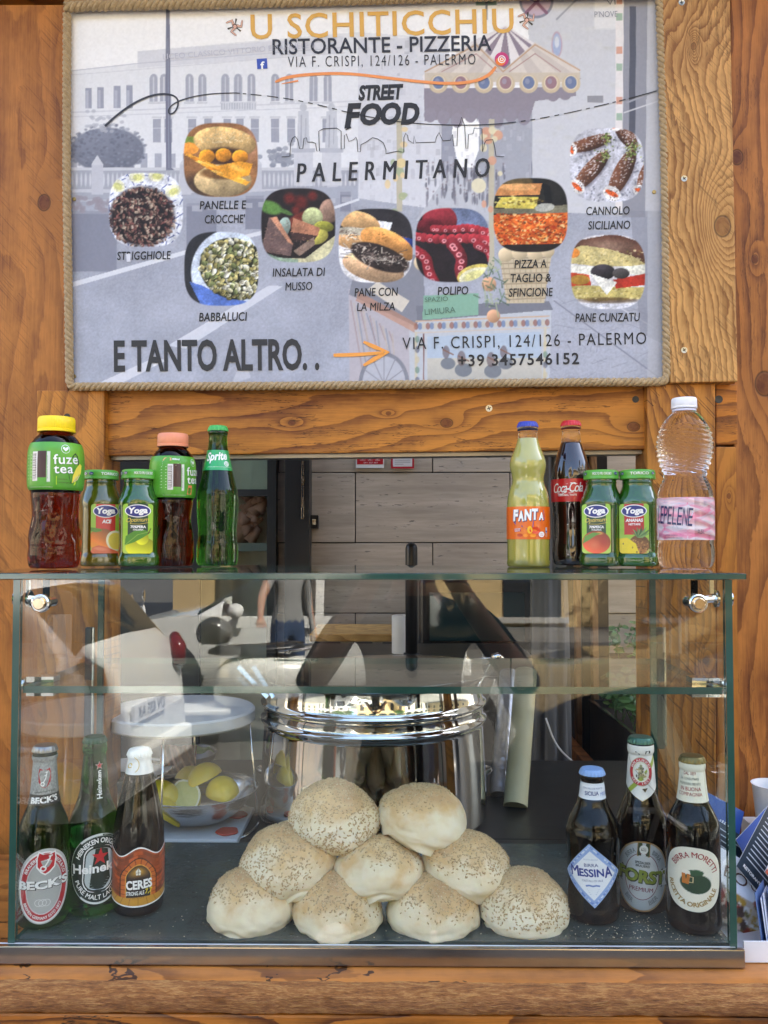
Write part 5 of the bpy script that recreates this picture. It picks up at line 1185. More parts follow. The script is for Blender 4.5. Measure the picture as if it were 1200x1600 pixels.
def bun(px, py, D, wpx, hpx, seed, label, tilt=(0, 0), rotz=0, ns=982, lean0=(0, -.25), lim=.05):
    rr = random.Random(seed); c = P(px, py, D); k = D / F; rx = wpx * k / 2; h = hpx * k * .92
    t = thing('sesame_bun', label, 'bread roll', (c.x, c.y, c.z), rotz, 'sesame buns stacked behind the front pane')
    ico = bmesh.new(); bmesh.ops.create_icosphere(ico, subdivisions=7, radius=1); V = []
    off = Vector((seed * 7.3, seed * 1.7, 0)); M = Matrix.Rotation(tilt[0], 3, 'X') @ Matrix.Rotation(tilt[1], 3, 'Y')
    ry = rx * rr.uniform(.95, 1.02); hb = h * .40; ht = h * .60; ca = rr.uniform(0, 6)
    def surf(d):
        z = d.z; q = math.sqrt(max(0, 1 - z * z)); e = 1.0
        if z < 0: w = (1 - abs(z) ** 2.4) ** .5 if abs(z) < 1 else 0
        else: w = (1 - abs(z) ** 1.9) ** .55 if z < 1 else 0
        dd = Vector((d.x, d.y, 0)); dd = dd.normalized() if dd.length > 1e-6 else Vector((1, 0, 0))
        nse = 1 + .075 * mnoise.noise(d * 1.5 + off) + .016 * mnoise.noise(d * 5 + off)
        a = math.atan2(d.y, d.x)
        # a soft folded crease low down, as where dough was pinched
        zc_ = -.42 + .10 * math.sin(a * 3 + seed) + .08 * math.sin(a * 7 + seed * 2); cr = math.exp(-((z - zc_) / .07) ** 2) * (.5 + .5 * math.sin(a * 2.0 + ca * 1.3)); w *= 1 - .10 * cr
        zz = z * (ht if z > 0 else hb) - .007 * math.exp(-((z - zc_ + .1) / .1) ** 2) * (.5 + .5 * math.sin(a * 5 + ca))
        return Vector((dd.x * w * rx * nse, dd.y * w * ry * nse, zz * nse))
    for v_ in ico.verts: v_.co = M @ surf(v_.co.copy())
    me = bpy.data.meshes.new('bread'); ico.to_mesh(me); ico.free(); me.materials.append(M_bun)
    for p in me.polygons: p.use_smooth = True
    o = bpy.data.objects.new('bread', me); COL.objects.link(o); o.parent = t
    s_ = MB(); n = 0; lean = Vector((lean0[0], lean0[1], 1)).normalized(); gr = []
    while n < ns:
        d = Vector((rr.gauss(0, 1), rr.gauss(0, 1), rr.gauss(0, 1))).normalized()
        q = d.dot(lean)
        if q < lim or rr.random() > min(1, (q - lim) * 2.2) * (.35 + 1.1 * max(0, mnoise.noise(d * 2.4 + off) + .55)): continue
        p0 = surf(d); e1 = surf((d + Vector((.02, .013, -.01))).normalized()) - p0; e2 = surf((d + Vector((-.013, .02, .011))).normalized()) - p0
        nn = e1.cross(e2)
        if nn.length < 1e-12: continue
        nn.normalize()
        if nn.dot(p0) < 0: nn = -nn
        a = rr.uniform(0, 6.28); t1 = (e1 - nn * e1.dot(nn)).normalized(); t2 = nn.cross(t1); u = t1 * math.cos(a) + t2 * math.sin(a); w2 = nn.cross(u)
        Ls = rr.uniform(.0014, .0019); Ws = Ls * .55; H = .0009; pts = []
        b0 = p0 + nn * .0001
        for qx, qy in ((1, 0), (.45, .8), (-.5, .75), (-1, 0), (-.5, -.75), (.45, -.8)): pts.append(M @ (b0 + u * Ls * qx + w2 * Ws * qy))
        pts.append(M @ (b0 + nn * H * 1.6 + u * Ls * .1)); s_.add(pts, [(i, (i + 1) % 6, 6) for i in range(6)]); n += 1
    so = s_.obj('sesame_seeds', M_ses, t, smooth=True); so['kind'] = 'stuff'
    return t
bun(392, 1418, 1.010, 136, 112, 1, 'sesame bun at the left end of the bottom row', ns=807, lean0=(-.1, .15), lim=.25)
bun(528, 1426, 1.008, 140, 108, 2, 'second sesame bun from the left in the bottom row', ns=737, lean0=(.15, -.05), lim=.22)
bun(677, 1427, 1.008, 142, 106, 3, 'third sesame bun from the left in the bottom row', ns=737, lean0=(.1, -.1), lim=.25)
bun(817, 1420, 1.012, 140, 112, 4, 'sesame bun at the right end of the bottom row beside the diamond label bottle', ns=1333, lean0=(.1, -.3), lim=.05)
bun(450, 1352, 1.036, 148, 116, 5, 'sesame bun on the left of the middle row, heavily seeded', (.12, -.14), ns=1404, lean0=(-.45, -.35), lim=.02)
bun(592, 1362, 1.030, 139, 96, 6, 'sesame bun in the centre of the middle row', (-.02, .02), ns=666, lean0=(.1, .1), lim=.30)
bun(728, 1356, 1.036, 136, 100, 7, 'sesame bun on the right of the middle row', (.06, .16), ns=1053, lean0=(.0, -.1), lim=.18)
bun(521, 1284, 1.060, 144, 110, 8, 'upper left sesame bun resting on top of the stack', (.16, -.02), ns=1333, lean0=(.05, -.7), lim=.0)
bun(661, 1284, 1.060, 138, 104, 9, 'upper right pale sesame bun resting on top of the stack', (-.05, .26), ns=578, lean0=(-.55, .0), lim=.42)
# crumbs on the slate
rr = random.Random(3); cb = MB()
for _ in range(420):
    px = rr.choice((rr.uniform(870, 1130), rr.uniform(870, 1130), rr.uniform(60, 1120))); D = YF + .012 + abs(rr.gauss(0, .05)); p = P(px, 0, D); x = p.x; s_ = rr.uniform(.0003, .0011)
    if D > 1.2: continue
    a = rr.uniform(0, 3); v4 = [(x + s_ * math.cos(a + q * 2.09), D + s_ * math.sin(a + q * 2.09), ZB + .0002) for q in range(3)] + [(x, D, ZB + s_)]; cb.add(v4, [(0, 1, 3), (1, 2, 3), (2, 0, 3)])
cr = cb.obj('bread_crumbs', simple('crumb', (.62, .52, .34), .8)); tag(cr, kind='stuff')

# ================================================================== steel stock pot with its lid
PX = P(584, 845, 1.475); RP = .191
pot = thing('stock_pot', 'large shiny steel stock pot with two raised bands standing behind the bun stack', 'pot', (PX.x, 1.475, zc))
HP = P(600, 1083, 1.285).z - zc
pr = [(.001, .002), (RP * .96, .001), (RP, .006), (RP, .02)]
pr = [(.001, .001), (RP + .000, .001), (RP + .008, .009), (RP, HP - .085), (RP + .0005, HP - .078), (RP + .006, HP - .073), (RP + .006, HP - .068), (RP + .0005, HP - .064), (RP, HP - .060), (RP, HP - .053), (RP + .0005, HP - .050), (RP + .0055, HP - .045), (RP + .0055, HP - .041), (RP + .0005, HP - .037), (RP - .001, HP - .033), (RP - .004, HP - .006), (RP, HP - .003), (RP + .001, HP), (RP - .002, HP + .001), (RP - .006, HP - .002), (RP - .006, .004), (.001, .004)]
g = G('polished_pot_steel'); v = g.coords((1, 1, .25)); n = g.noise(v, 7, 3, .5); n2 = g.noise(g.coords((1, 1, 14)), 20, 2)
g.bsdf((.70, .69, .66), g.math('MULTIPLY_ADD', n2, .05, .035), 1.0, g.bump(n, .10, .01)); M_pot = g.m
lathe_obj('body', pr, M_pot, pot, 128, None, 30, 1, capends=True)
for s_ in (-1, 1):
    f = MB(); a0 = R(110) * s_
    pts = [(RP * math.sin(a0 + q * .055) * (1 + .18 * math.sin(math.pi * (q + 3) / 6)), -RP * math.cos(a0 + q * .055) * (1 + .18 * math.sin(math.pi * (q + 3) / 6)), .055) for q in np.linspace(-3, 3, 14)]
    f.tube(pts, .0045, 10); f.obj('handle', M_chrome, pot, smooth=True)
lid = thing('pot_lid', 'flat steel lid lying slightly tilted over the stock pot', 'lid', (PX.x + .012, 1.475, zc + HP + .0055)); lid.rotation_euler = (R(-.4), R(-1.3), 0)
lathe_obj('disc', [(.001, .006), (.12, .006), (.165, .005), (.178, .003), (.198, .002), (.199, 0), (.198, -.0012), (.177, .001), (.001, .004)][::-1], M_brush, lid, 96, None, 40, 1, capends=False)
# ladle hooked over the pot
A = P(775, 1028, 1.42); B = P(745, 1073, 1.36); lad = thing('serving_spoon', 'steel spoon handle resting over the rim at the right of the pot', 'spoon', tuple(B))
f = MB(); C0 = B + (B - A).normalized() * .02; f.tube([C0, B, A + Vector((-.004, 0, 0))], [.0015, .0035, .0038], 10); f.tube([A + Vector((-.006, 0, .001)), A + Vector((.002, -.003, .003)), A + Vector((.010, 0, -.001))], [.0055, .007, .005], 12); f.obj('handle', M_chrome, lad, smooth=True, world=True)
f = MB(); f.tube([A, A + Vector((-.03, .02, -.004)), A + Vector((-.06, .03, -.03))], .0012, 8); f.obj('wire', M_chrome, lad, smooth=True, world=True)
# tongs at its left
A = P(372, 1043, 1.33); B = P(418, 1090, 1.30); tg = thing('tongs', 'pair of steel tongs leaning on the rim at the left of the pot', 'tongs', tuple(B))
for dx in (0, .024):
    f = MB(); a = A + Vector((dx, 0, .002)); b = B + Vector((dx * .4, .0, 0)); d = (b - a).normalized(); n_ = d.cross(Vector((0, 1, 0))).normalized()
    f.add([a - n_ * .0045, a + n_ * .0045, b + n_ * .0035, b - n_ * .0035, a - n_ * .0045 + Vector((0, .004, 0)), a + n_ * .0045 + Vector((0, .004, 0)), b + n_ * .0035 + Vector((0, .004, 0)), b - n_ * .0035 + Vector((0, .004, 0))], [(0, 1, 2, 3), (7, 6, 5, 4), (0, 4, 5, 1), (1, 5, 6, 2), (2, 6, 7, 3), (3, 7, 4, 0)])
    bevel(f.obj('arm', M_chrome, tg, world=True), .0008, 2)

# ================================================================== round stand, bowl of lemons, board, shaker
SC = P(284, 845, 1.40); RS = .124
zt_ = P(285, 1132, 1.276).z
std = thing('cake_stand', 'round white topped stand on thin chrome rods behind the left beer bottles', 'cake stand', (SC.x, 1.40, zc))
g = G('white_marbled_top'); v = g.coords(); n = g.noise(v, 14, 5, .7); n2 = g.noise(v, 5, 3); c = g.mixc(g.math('POWER', n, 2.0), (.74, .75, .75), (.45, .47, .48)); g.bsdf(c, .35, 0, g.bump(g.noise(v, 40, 3), .25, .002)); M_disc = g.m
h_ = zt_ - zc
lathe_obj('top', [(.001, h_ - .022), (RS - .003, h_ - .022), (RS, h_ - .019), (RS, h_ - .003), (RS - .003, h_), (.001, h_)], M_disc, std, 96, None, 40, 0)
for a_ in (2, 92, 182, 272):
    a = R(a_); f = MB(); f.tube([(RS * .93 * math.sin(a), -RS * .93 * math.cos(a), h_ - .022), (RS * 1.06 * math.sin(a), -RS * 1.06 * math.cos(a), .003)], .0017, 8); f.obj('rod', M_chrome, std, smooth=True)
f = MB(); f.tube([(RS * 1.06 * math.sin(t_), -RS * 1.06 * math.cos(t_), .0035) for t_ in np.linspace(0, 2 * math.pi, 61)], .0024, 8, cap=False); f.obj('base_ring', M_chrome, std, smooth=True)
BC = P(312, 845, 1.385)
bd = MB(); bd.box((BC.x - .085, 1.30, zc + .0035), (BC.x + .082, 1.46, zc + .013)); bo = bd.obj('cutting_board', simple('white_board', (.62, .63, .64), .4)); bevel(bo, .003, 2)
tag(bo, 'white cutting board lying under the bowl of lemons', 'cutting board')
for i, (px, py, rot) in enumerate(((412, 1232, .3), (362, 1303, 1.2))):
    p = P(px, 845, 1.33 + .08 * (i == 0)); s_ = thing('tomato_slice', ('red tomato slice at the far right of the cutting board', 'red tomato slice at the near edge of the cutting board')[i], 'tomato slice', (min(p.x, BC.x + .06), p.y, zc + .0132), rot)
    lathe_obj('flesh', [(.001, 0), (.016, 0), (.018, .002), (.017, .004), (.001, .0036)], simple('tomato_red', (.50, .06, .03), .25), s_, 28, lambda a, z: 1 + .06 * math.cos(5 * a), 40, 1)
bowl = thing('steel_bowl', 'brushed steel bowl of cut lemons under the round stand', 'bowl', (BC.x, 1.385, zc + .0133))
rb = .098; hb_ = P(0, 1255, 1.30).z - zc - .0133
pr = [(.001, 0), (.03, .0005), (.055, .008), (.078, .025), (.092, .048), (rb, hb_ - .002), (rb + .002, hb_), (rb + .0005, hb_ + .001), (rb - .003, hb_ - .002), (.089, .049), (.075, .027), (.052, .010), (.001, .003)]
g = G('hammered_steel'); v = g.coords(); n = g.noise(v, 16, 3); n3 = g.noise(g.coords((1, 1, 6)), 60, 2); g.bsdf((.42, .43, .44), g.math('MULTIPLY_ADD', n, .3, .06), 1.0, g.bump(g.math('ADD', n, g.math('MULTIPLY', n3, .3)), .25, .006)); M_ham = g.m
lathe_obj('body', pr, M_ham, bowl, 72, None, 60, 2)
g = G('lemon_peel'); v = g.coords(); n = g.noise(v, 300, 3); c = g.mixc(g.noise(v, 40, 3), (.72, .50, .02), (.60, .50, .03)); g.bsdf(c, .4, 0, g.bump(n, .4, .001), Subsurface_Weight=.2, Subsurface_Radius=(.01, .008, .002), Subsurface_Scale=.4); M_lem = g.m
g = G('lemon_flesh'); v = g.coords(); n = g.noise(v, 120, 3); c = g.mixc(n, (.66, .62, .28), (.50, .50, .14)); g.bsdf(c, .25, 0, g.bump(n, .3, .001), Subsurface_Weight=.3, Subsurface_Radius=(.01, .01, .004), Subsurface_Scale=.5); M_fl = g.m
M_pith = simple('lemon_pith', (.72, .70, .50), .5)
def lemon_wedge(x, y, z, r, rot, lab, seg_ang=R(170)):
    t = thing('lemon_wedge', lab, 'lemon', (x, y, z), 0, 'cut lemons heaped in the steel bowl'); t.rotation_euler = rot
    V = []; Fc = []; fm = []; nu, nv = 14, 12
    for j in range(nv + 1):
        ph = math.pi * j / nv; el = r * 1.22 * math.cos(ph) * (1 + .12 * abs(math.cos(ph)) ** 6)
        for i in range(nu + 1): th = seg_ang * i / nu; q = r * math.sin(ph); V.append((q * math.cos(th), el, q * math.sin(th)))
    for j in range(nv):
        for i in range(nu): a = j * (nu + 1) + i; Fc.append((a, a + 1, a + nu + 2, a + nu + 1)); fm.append(0)
    for e in (0, nu):                                   # the two cut faces: pith ring then flesh
        b0 = len(V); ring = [V[j * (nu + 1) + e] for j in range(nv + 1)]
        for p in ring: V.append((p[0] * .88, p[1] * .9, p[2] * .88))
        for j in range(nv):
            a, b = j * (nu + 1) + e, (j + 1) * (nu + 1) + e; q_ = (a, b, b0 + j + 1, b0 + j); Fc.append(q_ if e else q_[::-1]); fm.append(1)
        q_ = tuple(range(b0, b0 + nv + 1)); Fc.append(q_ if not e else q_[::-1]); fm.append(2)
    o = mesh('peel_and_flesh', V, Fc, [M_lem, M_pith, M_fl], t, smooth=False, fm=fm)
    autosmooth(o, 30); return t
zz = zc + .0133 + hb_ - .012
lemon_wedge(BC.x - .052, 1.355, zz + .006, .026, (R(20), R(-40), R(60)), 'lemon wedge at the left of the steel bowl')
lemon_wedge(BC.x - .012, 1.34, zz + .010, .027, (R(-35), R(150), R(10)), 'lemon wedge with its cut face to the front of the steel bowl')
lemon_wedge(BC.x + .012, 1.385, zz + .026, .026, (R(10), R(-20), R(-30)), 'topmost lemon piece in the steel bowl, rind up')
lemon_wedge(BC.x + .046, 1.36, zz + .010, .027, (R(5), R(-10), R(20)), 'lemon half at the right of the steel bowl, rind up')
lemon_wedge(BC.x - .044, 1.33, zz - .014, .026, (R(30), R(10), R(80)), 'lemon wedge low at the front left of the steel bowl')
lemon_wedge(BC.x - .02, 1.42, zz + .012, .026, (R(-10), R(10), R(40)), 'lemon piece at the back of the steel bowl')
# dark bowl with a green leaf, striped paper bag behind
db = P(285, 845, 1.60); z = P(285, 1200, 1.6).z
dk = thing('black_bowl', 'black bowl half hidden behind the bowl of lemons', 'bowl', (db.x, 1.60, zc + .0005))
lathe_obj('body', [(.001, 0), (.03, 0), (.05, .03), (.07, .07), (.068, .071), (.045, .03), (.001, .006)], M_black, dk, 48, None, 60, 1)
lf = MB(); V = []
for i in range(9):
    for j in range(5):
        u = i / 8 - .5; w_ = (j / 4 - .5) * math.cos(u * 3); V.append((db.x + .035 + u * .075, 1.56 + w_ * .03, zc + .082 + .012 * math.cos(u * 3) - .02 * abs(w_) + .004 * math.sin(i * 2)))
lo = mesh('lettuce_leaf', V, grid_faces(5, 9), simple('leaf_green', (.08, .22, .05), .4, 0, 60, .3)); lo.modifiers.new('s', 'SOLIDIFY').thickness = .001; tag(lo, 'green leaf lying over the edge of the black bowl', 'leaf')
sb = MB(); a = P(252, 1165, 1.52); b = P(305, 1215, 1.52)
sx, ex = a.x, b.x; n = 60; V = []; Cc = []
for j in range(40):
    for i in range(n):
        u, w_ = i / (n - 1), j / 39; V.append((sx + (ex - sx) * u, 1.52 + .006 * math.sin(u * 9) + .004 * math.sin(w_ * 7), zc + .012 + (a.z - zc - .012) * w_))
        s1 = math.sin((w_ * 9 + u * 14) * 2.2 + .8 * math.sin(u * 7)); Cc.append(s2l((206, 170, 160)) if s1 > .35 else s2l((104, 58, 60)))
bg_ = mesh('striped_bag', V, grid_faces(n, 40), print_mat('printed_paper', .6, .0), None, True, Cc); bg_.modifiers.new('s', 'SOLIDIFY').thickness = .002
tag(bg_, 'pink and maroon striped paper bag standing behind the lemons', 'paper bag')
# perforated steel shaker and white plate at the left
sc_ = P(184, 845, 1.36); sh_ = thing('steel_shaker', 'ribbed steel shaker with pierced lid between the green and brown beer bottles', 'shaker', (sc_.x, 1.36, zc + .0005))
zsh = P(0, 1222, 1.335).z - zc
lathe_obj('body', [(.001, 0), (.026, 0), (.027, .002), (.027, zsh * .3), (.0285, zsh * .33), (.027, zsh * .36), (.0285, zsh * .40), (.027, zsh * .43), (.0285, zsh * .47), (.027, zsh * .5), (.027, zsh * .9), (.029, zsh * .92), (.029, zsh), (.024, zsh + .003), (.001, zsh + .005)], M_brush, sh_, 48, None, 30, 0)
f = MB()
for i in range(3):
    for k in range(5 + 5 * i): a = 2 * math.pi * k / (5 + 5 * i); disc(f, (.006 * (i + 1) * math.cos(a), .006 * (i + 1) * math.sin(a), zsh + .0050 - .0007 * i), .0011, .0006, (0, 0, 1), 0, 8)
ho = f.obj('hole', M_dark, sh_); ho['kind'] = 'stuff'
pc = P(205, 845, 1.50); pt = lathe_obj('white_plate', [(.001, .060), (.05, .060), (.075, .066), (.0755, .068), (.05, .063), (.001, .063)], simple('paper_white', (.78, .78, .77), .5), None, 60, None, 60, 1); pt.location = (pc.x, 1.50, zc)
tag(pt, 'stack of white plates behind the steel shaker', 'plate')
# fill: column of plates under it
lathe_obj('plate_stack', [(.001, .0), (.045, .0), (.05, .004), (.05, .058), (.001, .0595)], simple('paper_white', (.78, .78, .77), .5), pt, 60, lambda a, z: 1 + .02 * math.sin(z * 1500), 60, 0)

# ================================================================== leaflets on the counter at the right
g = G('paper'); M_paper = simple('white_paper', (.76, .77, .79), .5)
hold = MB(); a = P(1146, 1486, .955); hx = a.x + .012
hold.box((hx, .956, zc + .001), (hx + .16, 1.10, zc + .0035)); hold.box((hx, .956, zc + .0036), (hx + .16, .9585, zc + .024)); hd = hold.obj('leaflet_tray', simple('white_acrylic', (.74, .75, .77), .25)); 
tag(hd, 'white tray holding the leaflets on the counter to the right of the case', 'tray')
M_lp = print_mat('printed_leaflet', .35, .35)
def leaflet(cx, cy, cz, w, h, rx, rz, style, label, ry=0, grp='leaflets fanned out beside the case'):
    t = thing('leaflet', label, 'leaflet', (cx, cy, cz), 0, grp); t.rotation_euler = (R(rx), R(ry), R(rz))
    cv_ = Canvas(-w / 2, -h / 2, w / 2, h / 2, 1.6, (238, 240, 244)); k = Ink(lambda x, y, l: (x / 1000, y / 1000, .0007 + .0001 * l))
    rr = np.random.default_rng(int(abs(cx) * 9999 + style))
    if style == 0: cv_.rect(-w, -h, w, h, (44, 84, 160)); k.text('In Sicilia', -w * .35, h * .2, w * .3, h * .2, 7, WHT, .02, .2, ydown=False)
    elif style == 1:
        cv_.rect(-w, -h, w, h, (36, 50, 62)); 
        for q in range(12): k.line([(-w * .42, h * .42 - q * h * .065), (w * (.40 - .2 * rr.random()), h * .42 - q * h * .065)], 1.5, (196, 204, 210))
        k.text('RISTORANTE PIZZERIA', -w * .4, -h * .43, w * .4, -h * .43, 4, WHT, .02, ydown=False)
    elif style == 2:
        cv_.rect(-w, -h, w, -h * .02, (206, 190, 170)); 
        for q in range(60): cv_.ell(rr.uniform(-w / 2, w / 2), rr.uniform(-h / 2, -h * .04), rr.uniform(2, 8), rr.uniform(2, 7), ((150, 60, 40), (236, 232, 226), (120, 110, 60), (90, 70, 60), (190, 150, 60))[q % 5], .9, rr.uniform(0, 3))
        k.text('BO', -w * .35, h * .12, w * .1, h * .12, 14, (90, 60, 50), 0, ydown=False); k.ringe(w * .25, h * .22, 6, 6, 1.2, (110, 60, 40)); k.line([(-w * .3, h * .36), (w * .3, h * .36)], 1, (150, 120, 100))
    nx_, ny_ = int(w * .5), int(h * .5); V = [((i / (nx_ - 1) - .5) * w / 1000, (j / (ny_ - 1) - .5) * h / 1000, .0006) for j in range(ny_) for i in range(nx_)]
    A_ = np.array(V) * 1000; 
    MB().box((-w / 2000, -h / 2000, -.0006), (w / 2000, h / 2000, .0004)).obj('sheet', M_paper, t)
    f_ = mesh('printed_face', V, grid_faces(nx_, ny_), M_lp, t, True, cv_.sample(A_[:, 0], A_[:, 1])); k.obj('print', f_, M_lp); return t
# an untidy pile leaning back on the kiosk wall
rr = random.Random(12)
X0 = P(1150, 845, 1.05).x
base = (X0 + .065, 1.10, zc)
lab = ['plain blue leaflet', 'white leaflet', 'dark leaflet']
for q in range(22):
    x = X0 + .006 + q * .0048; y = .992 + .0006 * q
    t = thing('leaflet', 'white edge-on leaflet in the fan standing on the leaflet tray', 'leaflet', (x, y, zc + .004), 0, 'edge-on leaflets standing in the tray'); t.rotation_euler = (R(-8), R(4 + q * 1.6), R(rr.uniform(-4, 4) + 58 + q * .6))
    MB().box((-.03, -.0004, 0), (.03, .0004, .062 + rr.uniform(-.006, .006))).obj('sheet', simple('blue_white_paper', (.62, .68, .80), .5) if q % 3 else simple('blue_paper', (.10, .17, .36), .5), t)
leaflet(X0 + .005, 1.165, zc + .068, 80, 112, 62, 0, 0, 'blue leaflet at the top left of the pile against the kiosk wall', ry=28)
leaflet(X0 + .085, 1.15, zc + .066, 80, 112, 60, 0, 0, 'blue leaflet with white lettering at the right top of the pile', ry=62)
leaflet(X0 - .004, 1.115, zc + .050, 78, 108, 58, 0, 1, 'dark leaflet covered in small text showing through the case side', ry=34)
leaflet(X0 + .050, 1.075, zc + .072, 76, 104, 56, 0, 1, 'dark leaflet with text lying across the pile', ry=50)
leaflet(X0 + .068, 1.045, zc + .070, 76, 92, 54, 0, 2, 'leaflet with a photo of food and large letters in front of the dark one', ry=52)
leaflet(X0 - .004, 1.045, zc + .040, 72, 84, 56, 0, 2, 'food photo leaflet low down beside the rightmost beer bottle', ry=30)
cw = P(1196, 1245, 1.17); cu = thing('paper_cup', 'white cup at the right edge above the leaflets', 'cup', (cw.x + .02, 1.19, cw.z - .05)); lathe_obj('body', [(.001, 0), (.022, 0), (.028, .06), (.0295, .062), (.027, .062), (.021, .003), (.001, .002)], simple('paper_white', (.78, .78, .77), .5), cu, 40, None, 40, 0)
MB().box((cw.x - .005, 1.14, zc + .001), (cw.x + .09, 1.24, cw.z - .0502)).obj('box', simple('plain_card_box', (.66, .66, .66), .6)); o = bpy.data.objects['box']; o.name = 'card_box'; tag(o, 'white card box under the cup behind the leaflets', 'box')
# ================================================================== the printed poster over the opening
TLq, TRq, BRq, BLq = (106, 13), (1030, -12), (1044, 596), (107, 604)
bgc = Canvas(90, -30, 1060, 620, 1.5, (238, 238, 244)); B = bgc
# left building
B.poly([(100, 112), (215, 99), (215, 80), (420, 62), (560, 50), (700, 60), (700, 330), (100, 330)], (223, 224, 232))
B.poly([(215, 80), (536, 56), (536, 84), (215, 106)], (214, 215, 225)); B.line([(100, 112), (215, 99), (540, 74)], 1.4, (196, 197, 210)); B.line([(100, 118), (540, 82)], 1, (205, 206, 216)); B.line([(100, 176), (560, 158)], 2, (206, 207, 217)); B.line([(100, 183), (560, 166)], 1, (200, 201, 212))
rr = np.random.default_rng(11)
BUSH = 1
for x in (138, 157, 183, 202): B.rect(x - 5, 138 - (x - 138) * .08, x + 5, 169, (168, 170, 186)); B.rect(x - 4, 141, x, 168, (186, 188, 202))
for x in (240, 256, 296, 316, 352, 372, 393, 430, 452, 490, 512): B.ell(x, 121, 6, 6, (176, 178, 192)); B.rect(x - 6, 121, x + 6, 158, (176, 178, 192)); B.rect(x - 1, 120, x + 1, 158, (205, 206, 216)); B.rect(x - 8, 159, x + 8, 162, (204, 205, 214))
for x in (245, 263, 300, 325, 355, 375, 398, 430, 455, 510): B.rect(x - 6, 186, x + 6, 222, (172, 174, 188)); B.rect(x - 6, 200, x + 6, 201, (200, 201, 212)); B.rect(x - 8, 182, x + 8, 185, (206, 207, 216))
for x in range(110, 300, 22): B.rect(x, 240, x + 10, 262, (178, 180, 194))
B.rect(345, 160, 400, 172, (210, 211, 220)); 
for x in range(346, 400, 4): B.rect(x, 161, x + 1.4, 171, (188, 190, 202))
B.ell(168, 234, 60, 36, (142, 145, 160), 1, 0, .08, .1)
for q in range(420): 
    x, y = rr.uniform(108, 230), rr.uniform(176, 262); 
    if ((x - 168) / 62) ** 2 + ((y - 232) / 38) ** 2 < 1: B.ell(x, y, 3, 2.4, tuple(np.array((136, 139, 154)) + rr.integers(-14, 20)), .6)
for q in range(30): B.ell(rr.uniform(135, 200), rr.uniform(172, 205), 4, 3, (186, 188, 200), .7)
for q in range(60): B.ell(440 + rr.normal(0, 11), 247 + rr.normal(0, 8), 5, 4, tuple(np.array((160, 163, 176)) + rr.integers(-12, 14)), .8)
B.poly([(100, 264), (560, 262), (560, 310), (100, 312)], (176, 178, 191)); B.rect(100, 262, 560, 266, (206, 207, 216)); B.rect(100, 296, 560, 301, (200, 201, 211))
for x in range(106, 560, 7): B.ell(x, 281, 2.1, 13, (206, 207, 216)); 
for x in (152, 290, 400, 520): B.rect(x - 9, 258, x + 9, 304, (198, 199, 210)); B.poly([(x - 10, 258), (x, 242), (x + 10, 258)], (206, 207, 216))
for x in (474, 518): B.ell(x, 168, 6, 7, (196, 198, 208)); B.poly([(x - 8, 174), (x + 8, 174), (x + 10, 232), (x - 10, 232)], (200, 202, 212)); B.line([(x - 3, 180), (x - 4, 230)], 1.5, (170, 172, 186)); B.line([(x + 4, 185), (x + 3, 225)], 1.2, (176, 178, 190)); B.rect(x - 15, 232, x + 15, 290, (206, 207, 217)); B.rect(x - 18, 232, x + 18, 238, (190, 192, 204))
B.poly([(259, 10), (265, 10), (268, 262), (273, 266), (259, 266)], (138, 140, 158)); B.line([(262, 60), (264, 262)], 1.2, (160, 162, 178))
# road
B.poly([(90, 318), (560, 290), (900, 300), (1060, 330), (1060, 640), (90, 640)], (178, 181, 195)); B.grad(90, 310, 560, 620, (172, 174, 188), (180, 184, 200), .7)
n_ = vnoise(B.h, B.w, 3, 2, 5) - .5; n2_ = vnoise(B.h, B.w, 60, 3, 6) - .5; j0 = int(350 * 1.5); B.a[j0:] = np.clip(B.a[j0:] * (1 + .10 * n_[j0:, :, None] + .12 * n2_[j0:, :, None]), 0, 1)
for (x0, y0, x1, y1) in ((100, 330, 182, 424), (292, 318, 338, 420), (384, 306, 412, 358), (532, 300, 548, 330)): B.rect(x0, y0, x1, y1, (150, 152, 167)); B.rect(x0, y0, x1, y0 + 4, (164, 166, 180))
for q in range(40): B.ell(rr.uniform(102, 180), rr.uniform(308, 330), 5, 4, (164, 158, 168), .7)
B.poly([(112, 441), (300, 388), (410, 360), (560, 310), (562, 313), (412, 366), (300, 395), (112, 449)], (216, 218, 228)); B.poly([(142, 604), (238, 560), (262, 562), (176, 606)], (212, 214, 226)); B.poly([(262, 540), (420, 446), (442, 447), (290, 545)], (210, 212, 224)); B.poly([(370, 580), (386, 572), (392, 590), (362, 600)], (206, 208, 220), .6)
for x in range(300, 560, 26): B.rect(x, 322 - (x - 300) * .06, x + 16, 330 - (x - 300) * .06, (205, 206, 216), .5)
# street canyon, crowd
B.poly([(560, 60), (700, 60), (720, 300), (700, 330), (560, 310)], (212, 213, 223)); B.poly([(690, 150), (720, 150), (716, 330), (690, 330)], (166, 168, 182)); B.poly([(742, 180), (832, 140), (832, 330), (742, 330)], (176, 178, 190))
B.poly([(710, 165), (722, 190), (735, 160), (746, 190), (750, 170), (748, 235), (738, 262), (716, 262), (706, 210)], (244, 244, 248)); B.poly([(706, 262), (750, 262), (770, 345), (650, 345)], (196, 198, 208))
for q in range(260):
    x, y = rr.uniform(560, 830), rr.uniform(60, 330); c_ = rr.integers(165, 225); B.rect(x, y, x + rr.uniform(2, 8), y + rr.uniform(3, 16), (c_, c_, c_ + 10), .35)
for q in range(90):
    x, y = rr.uniform(660, 790), rr.uniform(262, 318); c_ = rr.integers(110, 160); B.ell(x, y, 2.2, rr.uniform(5, 12), (c_, c_, c_ + 12), .7); B.ell(x, y - 9, 1.8, 2, (150, 140, 148), .7)
